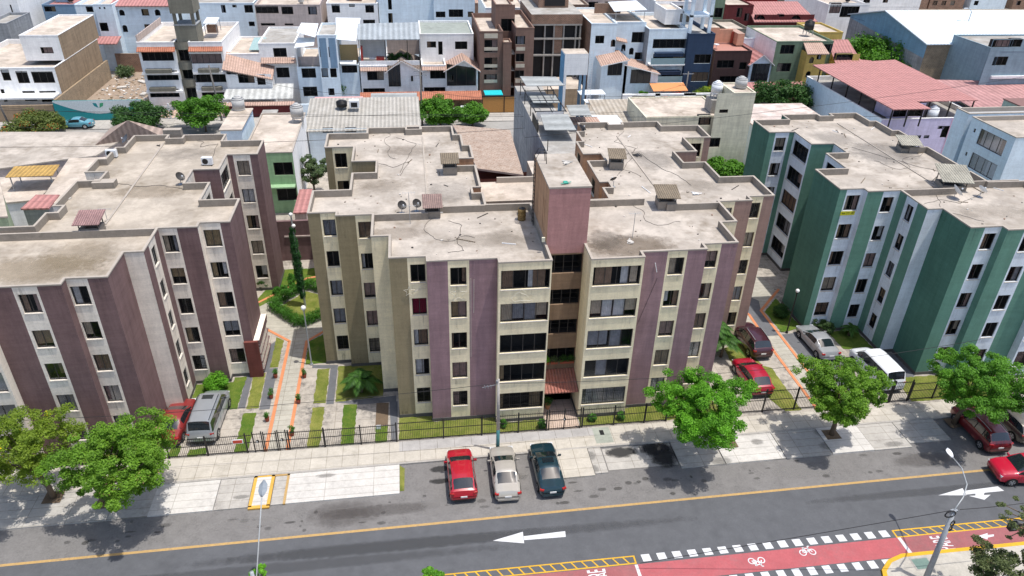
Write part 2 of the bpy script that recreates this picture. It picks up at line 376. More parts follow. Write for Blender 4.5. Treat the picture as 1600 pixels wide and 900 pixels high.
def window(root, P, w, nm=None, curtain=None, bars=False, frame=None, sill=True, rail=False, full=True, label=None):
    a, b, c, d = w; a += .004; b -= .004; c += .004; d -= .004
    fm = frame or M_frame; mb = MB(); t = .045; wd = b-a; o0, o1 = -.14, -.08
    nm = nm if nm is not None else max(1, round(wd/.8)-0) 
    pbox(mb, P, a, b, c, c+t, o0, o1, fm); pbox(mb, P, a, b, d-t, d, o0, o1, fm)
    pbox(mb, P, a, a+t, c+t, d-t, o0, o1, fm); pbox(mb, P, b-t, b, c+t, d-t, o0, o1, fm)
    for k in range(1, nm+1 if nm > 1 else 2):
        if nm == 0: break
        if k == nm and nm > 1: break
        x = a+wd*k/(nm if nm > 1 else 2); pbox(mb, P, x-.02, x+.02, c+t, d-t, o0+.01, o1-.01, fm)
    if rail: pbox(mb, P, a+t, b-t, c+(d-c)*.3, c+(d-c)*.3+.03, o0+.01, o1-.01, fm)
    if sill: pbox(mb, P, a-.03, b+.03, c-.06, c-.004, -.01, .05, M_sill)
    wo = part('window', mb, root, label=label)
    g = MB(); g.poly([P(a+t, c+t, -.11), P(b-t, c+t, -.11), P(b-t, d-t, -.11), P(a+t, d-t, -.11)], M_glass); part('pane', g, wo)
    if full:
        if curtain is None:
            r = random.random()
            curtain = [] if r < .16 else ([(0, 1, random.choice(CURT))] if r < .5 else ([(0, random.uniform(.25, .5), random.choice(CURT))] if r < .66 else ([(random.uniform(.5, .75), 1, random.choice(CURT))] if r < .82 else [(0, .3, random.choice(CURT)), (.68, 1, random.choice(CURT))])))
        for (s0, s1, cm) in curtain:
            cu = MB(); u0 = a+.02+(wd-.04)*s0; u1 = a+.02+(wd-.04)*s1; n = max(4, int((u1-u0)/.06)); 
            zb = c+.02 if random.random() < .7 else c+random.uniform(.05, .5)
            for i in range(n):
                x0, x1 = u0+(u1-u0)*i/n, u0+(u1-u0)*(i+1)/n; q0, q1 = -.2-.03*(i % 2), -.2-.03*((i+1) % 2)
                cu.poly([P(x0, zb, q0), P(x1, zb, q1), P(x1, d-.02, q1), P(x0, d-.02, q0)], cm)
            part('curtain', cu, wo)
    if bars:
        g = MB(); n = int(wd/.13)
        for i in range(1, n): x = a+wd*i/n; pbox(g, P, x-.008, x+.008, c+.01, d-.01, -.05, -.035, M_black)
        for z in (c+(d-c)*.25, c+(d-c)*.75): pbox(g, P, a+.01, b-.01, z-.012, z+.012, -.052, -.034, M_black)
        part('security_bars', g, wo)
    return wo
def inset(poly, d):
    """inset of a rectilinear polygon (either orientation) by d"""
    n = len(poly); A = sum(poly[i][0]*poly[(i+1) % n][1]-poly[(i+1) % n][0]*poly[i][1] for i in range(n)); s = 1 if A > 0 else -1
    out = []
    for i in range(n):
        p, q, r = Vector(poly[i-1]), Vector(poly[i]), Vector(poly[(i+1) % n])
        d1 = (q-p).normalized(); d2 = (r-q).normalized(); n1 = Vector((-d1.y, d1.x))*s; n2 = Vector((-d2.y, d2.x))*s
        k = n1.dot(n2); b = (n1+n2)/(1+k) if k > -.9 else n1
        out.append(tuple(q+b*d))
    return out
def flatroof(root, poly, ztop, ph=.5, th=.14, mroof=None, mcap=None, min_=None):
    mroof = mroof or M_roof; inn = inset(poly, th); n = len(poly); pm = MB()
    out = inset(poly, -.03)
    zc = ztop+.04
    for i in range(n):
        j = (i+1) % n
        pm.poly([(*out[i], zc), (*out[j], zc), (*inn[j], zc), (*inn[i], zc)], mcap or M_cap)
        pm.poly([(*out[i], zc), (*out[i], zc-.09), (*out[j], zc-.09), (*out[j], zc)], mcap or M_cap)
        pm.poly([(*out[i], zc-.09), (*poly[i], zc-.09), (*poly[j], zc-.09), (*out[j], zc-.09)], mcap or M_cap)
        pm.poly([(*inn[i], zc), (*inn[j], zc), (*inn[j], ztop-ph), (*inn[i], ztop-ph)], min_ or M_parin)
    part('parapet', pm, root)
    rm = MB(); rm.poly([(*p, ztop-ph) for p in inn], mroof); part('roof', rm, root)

# ============================================================ GROUND
M_earth = concrete('dusty_ground', (.36, .32, .27), (.2, .17, .13), .12, .7)
M_road = concrete('road_asphalt', (.106, .110, .118), (.08, .083, .09), .35, .6)
M_park = concrete('parking_asphalt', (.19, .183, .177), (.10, .095, .092), 1.6, .6)
M_pad = concrete('white_concrete_pad', (.57, .55, .515), (.36, .35, .33), .5, .5, (3.1, .62))
M_pad2 = concrete('grey_concrete_pad', (.44, .42, .385), (.26, .24, .22), .5, .6, (2.4, .7))
M_walk = concrete('sidewalk_slabs', (.50, .465, .405), (.32, .29, .23), .4, .55, (1.05, .98))
M_walk2 = concrete('grey_sidewalk', (.40, .385, .37), (.27, .26, .25), .4, .5, (1.2, 6))
M_kerb = concrete('kerb_concrete', (.38, .36, .33), stain=.6, big=.6)
M_yard = concrete('yard_concrete', (.44, .40, .345), (.11, .105, .10), .45, .95, (3.0, 1.1))
M_yardd = concrete('dark_yard_concrete', (.14, .145, .155), (.07, .07, .075), .7, .6)  # darker, cooler concrete tone for the dark paving patches
M_path = concrete('path_concrete', (.43, .41, .35), (.24, .23, .2), .6, .6, (5, .55))
M_orange = concrete('orange_kerb', (.60, .235, .11), (.42, .19, .11), .8, .4)
M_yel = concrete('yellow_paint', (.62, .36, .03), (.42, .27, .06), 1.2, .6)
M_yel2 = concrete('worn_yellow_line', (.46, .30, .12), (.25, .19, .12), 1.1, .7)
M_wpaint = concrete('white_road_paint', (.62, .63, .64), (.36, .36, .37), 1.4, .6)
M_red = concrete('red_bike_lane', (.40, .105, .115), (.31, .125, .13), .5, .8)
M_red2 = concrete('red_bike_lane_worn', (.31, .11, .115), (.24, .12, .12), .5, .9)
M_lawn = grassmat('lawn', (.12, .16, .026), (.24, .25, .065), dk_=.85)
M_lawnw = grassmat('dry_lawn', (.13, .17, .03), (.27, .27, .07), dk_=.8)
M_lawng = grassmat('fresh_lawn', (.06, .135, .018), (.15, .20, .035), dk_=.6)
M_soil = concrete('bare_soil', (.16, .115, .075), (.08, .06, .045), 1, .6)
M_street = concrete('back_street', (.33, .32, .30), (.22, .21, .20), .2, .6)
m = MB(); m.poly([(-700, -60, -.2), (700, -60, -.2), (700, 1200, -.2), (-700, 1200, -.2)], M_earth); struct('ground', m)
def skewed(x, y): return y+.0098*(x-5)
def strip(mb, x0, x1, y0, y1, z, mt, n=1):
    for i in range(n):
        a, b = x0+(x1-x0)*i/n, x0+(x1-x0)*(i+1)/n
        mb.poly([(a, skewed(a, y0), z), (b, skewed(b, y0), z), (b, skewed(b, y1), z), (a, skewed(a, y1), z)], mt)
ZR = -.12
m = MB(); strip(m, -90, 110, 12, 31.75, ZR, M_road); struct('road', m)
m = MB(); strip(m, -90, 110, 31.75, 37.25, ZR-.004, M_park); struct('parking_lane', m)
m = MB(); strip(m, -90, 110, 31.66, 31.84, ZR+.004, M_yel2); struct('yellow_edge_line', m)
# sidewalk + kerb
m = MB()
for x0, x1 in ((-60, 80),):
    m.poly([(x0, skewed(x0, 37.15), 0), (x1, skewed(x1, 37.15), 0), (x1, 39.1, 0), (x0, 39.1, 0)], M_walk)
struct('sidewalk', m)
m = MB(); m.poly([(-1.8, 38.15, .004), (12.3, 38.32, .004), (12.3, 39.1, .004), (-1.8, 39.1, .004)], M_walk2); struct('grey_sidewalk_band', m)
m = MB(); x0, x1 = -60, 80
m.sheet([(x0, skewed(x0, 37.0), .012), (x1, skewed(x1, 37.0), .012), (x1, skewed(x1, 37.16), .012), (x0, skewed(x0, 37.16), .012)], .2, M_kerb); struct('kerb', m)
# concrete aprons between kerb and parking lane
def apron(x0, x1, mt, z=-.03, y0=34.42, y1=37.0, name='concrete_apron', sk=0):
    m = MB(); m.sheet([(x0+sk, skewed(x0, y0), z), (x1+sk, skewed(x1, y0), z), (x1, skewed(x1, y1), z), (x0, skewed(x0, y1), z)], .15, mt); return struct(name, m)
apron(-13.3, -11.25, M_pad2, -.035); apron(-8.95, -1.8, M_pad, -.03); apron(-60, -20.6, M_pad2, -.03)
apron(-20.6, -17.2, M_pad2, -.034); apron(-17.2, -13.35, M_pad, -.03); apron(-9.85, -9.0, M_pad2, -.034)
apron(8.9, 11.15, M_walk, .012); apron(11.2, 12.1, M_pad2, -.03, 34.6)
apron(17.2, 20.3, M_pad2, -.03); apron(20.4, 24.75, M_pad, -.034); apron(24.8, 28.2, M_pad2, -.03)
apron(28.25, 31.4, M_pad, .01); apron(31.45, 34.3, M_pad2, -.03); apron(34.35, 37.6, M_pad2, -.03, 34.8)
m = MB(); m.poly([(12.2, 34.9, -.105), (17.1, 34.9, -.105), (17.1, 37.05, -.105), (12.2, 36.95, -.105)], M_pad2)
struct('sunken_bay', m)
M_oil = simple('oil_stain', (.05, .048, .045), .8, 0, .4, 2)
def blob(name, cx, cy, rx, ry, z, mt, n=18, jit=.25, op=.85):
    c_ = mt if isinstance(mt, tuple) else (.03, .03, .03); kx, ky = rx*1.35, ry*1.35
    mt, t, b = nodes('soft_stain'); p = worldpos(t); mp = N(t, 'ShaderNodeMapping'); mp.inputs['Location'].default_value = (-cx/kx, -cy/ky, 0); mp.inputs['Scale'].default_value = (1/kx, 1/ky, 0); t.links.new(p, mp.inputs[0])
    ln = N(t, 'ShaderNodeVectorMath', operation='LENGTH'); t.links.new(mp.outputs[0], ln.inputs[0]); ns = noise(t, p, 2.2, 6, .75)
    ad = N(t, 'ShaderNodeMath', operation='MULTIPLY_ADD'); t.links.new(ns, ad.inputs[0]); ad.inputs[1].default_value = -1.3; t.links.new(ln.outputs[1], ad.inputs[2])
    al = ramp(t, ad.outputs[0], [(0, op), (.45, 0)]); t.links.new(al, b.inputs['Alpha']); b.inputs['Base Color'].default_value = (*c_, 1); b.inputs['Roughness'].default_value = .8
    m = MB(); m.poly([(cx-kx, cy-ky, z), (cx+kx, cy-ky, z), (cx+kx, cy+ky, z), (cx-kx, cy+ky, z)], mt); return struct(name, m)
def blob_(name, cx, cy, rx, ry, z, mt, n=18, jit=.25):
    m = MB(); m.poly([(cx+rx*(1+random.uniform(-jit, jit))*math.cos(t), cy+ry*(1+random.uniform(-jit, jit))*math.sin(t), z) for t in [2*math.pi*k/n for k in range(n)]], mt); return struct(name, m)
blob('oil_stain', 13.5, 36.5, .85, .4, -.1, M_oil); blob('oil_stain', .9, 36.3, .55, .22, -.118, M_oil); blob('oil_stain', .8, 35.2, .5, .18, -.118, simple('faint_stain', (.1, .098, .095), .9, 0, .4, 2))
blob('dark_patch', 16.3, 36.0, .75, 1.0, -.098, (.012, .012, .013)); blob('dark_patch', 15.9, 36.6, .8, .5, -.096, (.015, .015, .016))  # two near-black soft-edged patches in the sunken bay
rs3 = np.random.RandomState(8)
for k in range(60):
    x = rs3.uniform(-22, 38); blob('oil_stain', x, skewed(x, rs3.uniform(32.1, 34.2)), rs3.uniform(.06, .3), rs3.uniform(.05, .14), ZR-.004+.0015+k*.00003, (.05, .047, .044), op=rs3.uniform(.2, .5))
for k in range(8): x = rs3.uniform(-22, 38); blob('oil_stain', x, skewed(x, 33.2), rs3.uniform(1, 2.6), rs3.uniform(.3, .9), ZR-.004+.0035+k*.00003, (.09, .08, .075) if k % 2 else (.26, .25, .24), op=.35)
for k in range(4): x = rs3.uniform(-20, 36); blob('tyre_wear', x, rs3.uniform(28.9, 30.9), rs3.uniform(6, 12), rs3.uniform(.25, .4), ZR+.0015+k*.0001, (.07, .073, .078), op=.4)
for k in range(10): x = rs3.uniform(-12, 36); blob('oil_stain', x, skewed(x, rs3.uniform(34.7, 36.6)), rs3.uniform(.3, .9), rs3.uniform(.1, .4), -.026+k*.0002, (.16, .155, .145), op=.4)
# speed hump pad with yellow frame
m = MB(); m.sheet([(-11.15, skewed(-11, 34.3), 0), (-9.95, skewed(-11, 34.3), 0), (-9.95, 36.85, 0), (-11.15, 36.8, 0)], .12, M_pad)
struct('ramp_pad', m)
m = MB()
for a, b, c, d in ((-11.2, -11.0, 34.2, 36.85), (-10.1, -9.9, 34.2, 36.85), (-11.2, -9.9, 34.05, 34.3), (-9.1, -8.95, 34.25, 36.85), (-9.9, -8.95, 36.72, 36.87), (-11.2, -9.9, 36.72, 36.87)):
    m.box(a, b, c, d, -.1, .012, M_yel2 if a > -9.95 else concrete('ochre_paint', (.60, .35, .07), (.5, .33, .1), 1.2, .4))
struct('yellow_pad_outline', m)
m = MB(); m.poly([(-1.78, 34.6, -.1), (-1.5, 34.6, -.1), (-1.45, 36.6, -.1), (-1.78, 36.9, -.1)], M_lawnw); struct('weed_strip', m)
# bicycle lane and markings
def gp(x, y): return gz(x, y, ZR)
m = MB(); m.poly([(-90, 26.0, ZR+.004), (12.0, 26.0, ZR+.004), (12.0, 27.32, ZR+.004), (-90, 27.32, ZR+.004)], M_red2)
m.poly([(12.0, 26.0, ZR+.004), (28.65, 26.0, ZR+.004), (28.65, 27.38, ZR+.004), (12.0, 27.32, ZR+.004)], M_red)
m.poly([(28.65, 26.05, ZR+.004), (110, 25.8, ZR+.004), (110, 27.6, ZR+.004), (28.65, 27.38, ZR+.004)], M_red2); struct('bicycle_lane', m)
m = MB(); z = ZR+.008
for i in range(17):
    x = 12.45+.95*i*1.005; y = 27.46+.002*i
    m.poly([(x-.02, y, z), (x+.5, y, z), (x+.46, y+.5, z), (x-.06, y+.5, z)], M_wpaint)
for i in range(17):
    x = 12.35+.95*i*1.005; y = 25.40
    if x < 27.6: m.poly([(x, y, z), (x+.48, y, z), (x+.46, y+.54, z), (x-.02, y+.54, z)], M_wpaint)
m.poly([(11.85, 26.05, z), (12.05, 26.05, z), (12.02, 27.3, z), (11.84, 27.3, z)], M_wpaint)
m.poly([(28.6, 26.15, z), (28.85, 26.15, z), (28.8, 27.36, z), (28.58, 27.36, z)], M_wpaint)
struct('crossing_blocks', m)
def hatch(mb, x0, x1, z):
    y0, y1 = 27.36, 27.95; t = .085
    for a, b, c, d in ((x0, x1, y0, y0+t), (x0, x1, y1-t, y1)): mb.poly([(a, c, z), (b, c, z), (b, d, z), (a, d, z)], M_yel)
    n = int((x1-x0)/.62)
    for i in range(n+1):
        x = x0+(x1-x0-.1)*i/n; s = .22 if 0 < i < n else 0
        mb.poly([(x+s, y0+t, z), (x+.1+s, y0+t, z), (x+.1-s*.2, y1-t, z), (x-s*.2, y1-t, z)], M_yel)
m = MB(); hatch(m, -30, 12.0, z); hatch(m, 28.55, 50, z); struct('yellow_hatching', m)
def arrow(mb, pts, z): mb.poly([(*gp(x, y), z) for x, y in pts], M_wpaint)
m = MB(); arrow(m, [(770, 845), (817, 831), (819, 849)], z); arrow(m, [(818, 838), (883, 830), (884, 839), (819, 844)], z)
arrow(m, [(1466, 774), (1504, 763), (1510, 774)], z); arrow(m, [(1507, 767), (1559, 760), (1569, 767), (1508, 773)], z)
arrow(m, [(1524, 771), (1538, 770), (1537, 775), (1524, 775)], z+.002); arrow(m, [(1514, 775), (1548, 773), (1538, 781)], z)
arrow(m, [(1527, 838), (1543, 833), (1543, 843)], z); arrow(m, [(1543, 836), (1553, 835), (1553, 838), (1543, 840)], z)
struct('lane_arrows', m)
def bike(mb, cx, cy, s, flip=1, z=z):
    def ring(x, y, r, t):
        n = 18
        for k in range(n):
            a, b = 2*math.pi*k/n, 2*math.pi*(k+1)/n
            mb.poly([(x+(r-t)*math.cos(a), y+(r-t)*math.sin(a), z), (x+r*math.cos(a), y+r*math.sin(a), z), (x+r*math.cos(b), y+r*math.sin(b), z), (x+(r-t)*math.cos(b), y+(r-t)*math.sin(b), z)], M_wpaint)
    def ln(a, b, t=.07):
        a = Vector((cx+a[0]*s, cy+a[1]*s*flip)); b = Vector((cx+b[0]*s, cy+b[1]*s*flip)); d = (b-a).normalized(); n = Vector((-d.y, d.x))*t/2
        mb.poly([(*(a+n), z+.001), (*(a-n), z+.001), (*(b-n), z+.001), (*(b+n), z+.001)], M_wpaint)
    ring(cx-.42*s, cy, .31*s, .06); ring(cx+.42*s, cy, .31*s, .06)
    ln((-.42, 0), (-.2, .42)); ln((-.2, .42), (.22, .36)); ln((.22, .36), (.42, 0)); ln((-.2, .35), (0, 0)); ln((0, 0), (.22, .36)); ln((-.42, 0), (0, 0)); ln((.22, .36), (.2, .55)); ln((.2, .55), (.38, .6)); ln((-.3, .46), (-.1, .46), .07)
m = MB(); bike(m, *gp(1182, 876), .72, -1); bike(m, *gp(1262, 863), .72, 1); struct('bicycle_symbols', m)
# PARE lettering
def letters(txt, loc, size, rz, mt, sx_=1.0):
    cu = bpy.data.curves.new('t', 'FONT'); cu.body = txt; cu.size = size; cu.align_x = 'CENTER'; cu.align_y = 'CENTER'; cu.offset = size*.012
    o = bpy.data.objects.new('t', cu); C.objects.link(o); dg = bpy.context.evaluated_depsgraph_get(); me = bpy.data.meshes.new_from_object(o.evaluated_get(dg)); bpy.data.objects.remove(o)
    M = Matrix.Translation(loc) @ Matrix.Rotation(rz, 4, 'Z') @ Matrix.Diagonal((sx_, 1, 1, 1)); me.transform(M); me.materials.clear(); me.materials.append(mt); return me
px, py = gp(1474, 848)
for txt, lx, ly in (('PARE', px, py), ('PARE', 9.55, 26.7)):
    me = letters(txt, (lx, ly, z), 1.55, R(90), M_wpaint, .31); o = link('stop_lettering', me); tag(o, kind='structure')
# corner island
m = MB(); isl = [(27.0, 20), (26.0, 22.6), (25.85, 24.3), (26.2, 25.2), (27.0, 25.82), (28.0, 26.12), (60, 26.0), (60, 10), (27, 10)]
m.prism(isl, ZR, .02, M_yel, concrete('island_concrete', (.46, .43, .375), stain=.5)); struct('corner_sidewalk', m)
m = MB(); rim = isl[:7]; rin = [(27.25, 20), (26.25, 22.6), (26.1, 24.25), (26.42, 25.05), (27.1, 25.6), (28.05, 25.87), (60, 25.75)]
for i in range(6): m.poly([(*rim[i], .026), (*rim[i+1], .026), (*rin[i+1], .026), (*rin[i], .026)], M_yel)
struct('yellow_kerb', m)
m = MB(); m.box(28.35, 29.35, 24.95, 25.65, .02, .035, simple('access_cover_green', (.13, .2, .17), .6)); m.box(28.25, 29.45, 24.87, 25.73, .02, .028, M_kerb); single('access_cover', m, 'grey-green square access cover in the corner pavement beside the bicycle lane', 'manhole cover', (28.85, 25.3, .02))
m = MB(); m.box(12.42, 12.72, 38.25, 38.75, .004, .012, M_black); single('access_cover', m, 'small dark rectangular cover in the sidewalk right of the entrance gate', 'manhole cover', (12.57, 38.5, 0))
m = MB(); m.box(11.95, 13.2, 37.45, 39.05, .0, .007, concrete('greenish_slab', (.33, .35, .30), stain=.6)); struct('greenish_slab', m)

# yard inside the fence
m = MB(); m.poly([(-60, 39.1, 0), (80, 39.1, 0), (80, 104, 0), (-60, 104, 0)], M_yard); struct('courtyard', m)
def patch(name, pts, mt, z=.012):
    if name == 'lawn':      # ragged edges
        q = []
        for a, b in zip(pts, pts[1:]+pts[:1]):
            L = math.hypot(b[0]-a[0], b[1]-a[1]); n_ = max(1, int(L/.22))
            for i in range(n_): q.append((a[0]+(b[0]-a[0])*i/n_+(random.uniform(-.05, .05) if i else 0), a[1]+(b[1]-a[1])*i/n_+(random.uniform(-.05, .05) if i else 0)))
        pts = q
    m = MB(); m.poly([(*p, z) for p in pts], mt); return struct(name, m)
def lawn(pts, mt=None, z=.02): return patch('lawn', pts, mt or M_lawn, z)
lawn([(-8.12, 48.1), (-7.2, 48.1), (-7.2, 43.85), (-8.12, 43.9)]); lawn([(-8.1, 43.45), (-7.23, 43.4), (-7.25, 39.2), (-8.08, 39.2)], M_lawnw)
lawn([(-6.55, 48.3), (-3.0, 48.2), (-2.96, 44.2), (-6.48, 43.9)]); lawn([(-5.87, 43.5), (-4.89, 43.45), (-4.9, 39.2), (-5.8, 39.2)], M_lawng)
patch('soil_bed', [(-3.46, 43.5), (-2.55, 43.4), (-2.6, 40.95), (-3.48, 40.95)], M_soil); lawn([(-3.46, 40.9), (-2.6, 40.9), (-2.65, 39.2), (-3.44, 39.2)], M_lawng)
lawn([(-1.78, 41.6), (.6, 41.6), (.62, 40.95), (5.1, 40.95), (5.15, 40.3), (8.65, 40.35), (8.65, 39.25), (-1.8, 39.25)], M_lawn)
lawn([(11.2, 40.25), (14.7, 40.25), (14.75, 40.95), (19, 40.95), (19.2, 41.6), (21.7, 41.6), (22.3, 39.3), (11.2, 39.3)], M_lawn)
lawn([(-17.1, 47.1), (-14.4, 47.1), (-14.4, 47.7), (-13.5, 47.7), (-13.55, 43.85), (-17.1, 44.0)], M_lawng)
lawn([(-13.0, 48.1), (-12.1, 48.0), (-12.0, 43.8), (-12.9, 43.8)], M_lawnw); lawn([(-12.99, 43.3), (-12.1, 43.3), (-12, 39.25), (-12.95, 39.25)], M_lawng)
lawn([(-17.3, 40.3), (-16.6, 40.3), (-16.6, 39.2), (-17.3, 39.2)], M_lawng); lawn([(-16, 39.9), (-14.8, 39.9), (-14.8, 39.2), (-16, 39.2)], M_lawng)
lawn([(-60, 40.0), (-21, 40.0), (-19, 40.7), (-18.4, 39.25), (-60, 39.25)], M_lawn)
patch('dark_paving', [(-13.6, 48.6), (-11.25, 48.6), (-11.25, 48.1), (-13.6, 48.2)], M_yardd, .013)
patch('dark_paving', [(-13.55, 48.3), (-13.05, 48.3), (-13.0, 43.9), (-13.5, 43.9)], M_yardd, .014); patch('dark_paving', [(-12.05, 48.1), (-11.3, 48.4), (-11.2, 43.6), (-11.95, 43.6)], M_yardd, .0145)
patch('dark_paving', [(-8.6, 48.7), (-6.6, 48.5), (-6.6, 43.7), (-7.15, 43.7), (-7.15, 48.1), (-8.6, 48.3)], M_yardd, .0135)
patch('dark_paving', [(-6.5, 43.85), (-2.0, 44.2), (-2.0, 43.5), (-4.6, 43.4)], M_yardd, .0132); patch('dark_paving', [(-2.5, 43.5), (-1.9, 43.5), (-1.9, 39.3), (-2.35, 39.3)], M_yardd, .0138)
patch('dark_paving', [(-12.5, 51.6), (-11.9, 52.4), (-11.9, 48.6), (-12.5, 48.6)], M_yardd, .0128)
lawn([(-11.95, 52.9), (-11.3, 52.4), (-11.25, 48.7), (-11.9, 48.7)]); lawn([(-9.2, 52.0), (-8.2, 52.9), (-7.5, 53.2), (-7.5, 48.9), (-9.15, 48.8)], M_lawng)
# garden behind with the hedge
lawn([(-15, 57.7), (-12.7, 64.5), (-5, 64.5), (-7.3, 61.9), (-9.1, 62.4), (-13.8, 58.2), (-15.2, 57.0)], M_lawng, .018)
patch('path', [(-10.7, 39.15), (-9.5, 39.15), (-9.55, 52.05), (-8.0, 53.6), (-7.6, 58), (-7.6, 62.3), (-9.3, 62.0), (-13.9, 58.2), (-15.3, 56), (-12.9, 54.2), (-10.68, 52.2)], M_path, .01)
def edge(pts, w=.24, mt=None, h=.035):
    mt = mt or M_orange; m = MB()
    for a, b in zip(pts, pts[1:]):
        a, b = Vector(a), Vector(b); d = (b-a).normalized(); n = Vector((-d.y, d.x))*w/2; e = d*.02
        m.sheet([(*(a-e+n), h), (*(a-e-n), h), (*(b+e-n), h), (*(b+e+n), h)], .03, mt)
    return struct('orange_edging', m)
edge([(-10.85, 39.15), (-10.8, 52.2), (-13.0, 54.25), (-15.0, 56.0)]); edge([(-9.4, 39.15), (-9.38, 52.05), (-8.0, 53.5)]); edge([(-14.6, 58.3), (-10.4, 62.6), (-9.2, 62.9)]); edge([(-9.2, 62.9), (-7.6, 61.6)])
lawn([(-12.4, 57.6), (-10.2, 60.2), (-8.6, 59.2), (-8.3, 56.0), (-10.1, 54.7)], M_lawn, .022)
# right hand yard
patch('path', [(29.5, 39.15), (30.8, 39.15), (30.85, 52.8), (34, 56.5), (33.3, 60), (30, 56), (28.6, 52), (29.3, 46.5)], M_path, .01)
edge([(29.42, 39.15), (29.4, 46.5), (29.6, 52.3), (28.6, 55)]); edge([(30.95, 39.15), (30.98, 52.85), (34.3, 56.3)])
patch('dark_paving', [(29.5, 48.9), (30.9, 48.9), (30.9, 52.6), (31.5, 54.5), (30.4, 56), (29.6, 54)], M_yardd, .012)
patch('bare_paving', [(28.6, 56.5), (31, 59), (32.4, 58.4), (31.0, 56.2), (29.4, 54.4)], M_pad, .016)
lawn([(31.2, 52.6), (33.3, 54.8), (33.4, 49.8), (31.3, 49.3)], M_lawng)
lawn([(25.3, 47.5), (26.9, 48.3), (27.6, 45.1), (27.6, 39.3), (26.9, 39.3), (25.1, 44)], M_lawn); lawn([(27.05, 45.1), (28.2, 44.5), (28.2, 39.3), (27, 39.3)], M_lawnw, .024)
lawn([(35.4, 49.0), (38.1, 49.0), (38.1, 46.0), (35.5, 46.4)], M_lawng); lawn([(37.6, 42.2), (41.9, 42.2), (44, 41.6), (44, 39.3), (37.2, 39.3)], M_lawn)
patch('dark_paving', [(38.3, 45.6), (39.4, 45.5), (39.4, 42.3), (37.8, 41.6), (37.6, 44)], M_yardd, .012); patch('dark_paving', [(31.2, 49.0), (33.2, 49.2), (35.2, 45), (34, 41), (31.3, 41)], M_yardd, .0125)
patch('entrance_paving', [(8.75, 42.4), (11.1, 42.4), (11.1, 39.15), (8.75, 39.15)], concrete('pink_paving', (.56, .44, .36), stain=.3, joints=(.6, .6)), .015)
M_lawnx = M_lawn
# ============================================================ APARTMENT BLOCKS
SM = [(1.30, 2.63), (3.80, 5.17), (6.34, 7.66), (8.85, 10.15), (11.38, 12.70)]
BG = [(1.15, 2.63), (3.65, 5.15), (6.15, 7.66), (8.68, 10.13), (11.22, 12.65)]
ML = [(0,8.37),(2.0,8.37),(2.0,7.8),(4.55,7.8),(4.55,4.35),(5.75,4.35),(5.75,1.25),(8.12,1.25),(8.12,.6),(12.65,.6),(12.65,0),(16.1,0),(16.1,8.75),(12.75,8.8),(12.75,10.9),(12.0,10.9),(12.0,12.0),(12.7,12.0),(12.7,16.5),(11.1,16.5),(11.1,18.1),(12.68,18.1),(12.68,21.2),(12.05,21.2),(12.05,23.95),(11.4,23.95),(11.4,26.4),(8.45,26.4),(8.45,25.7),(7.2,25.7),(7.2,26.3),(3.6,26.3),(3.6,24.95),(.12,24.95),(.15,21.5),(2.6,21.5),(2.6,18.05),(4.6,18.05),(4.6,15.55),(2.75,15.55),(2.75,12.28),(0,12.28)]
HT = 13.26
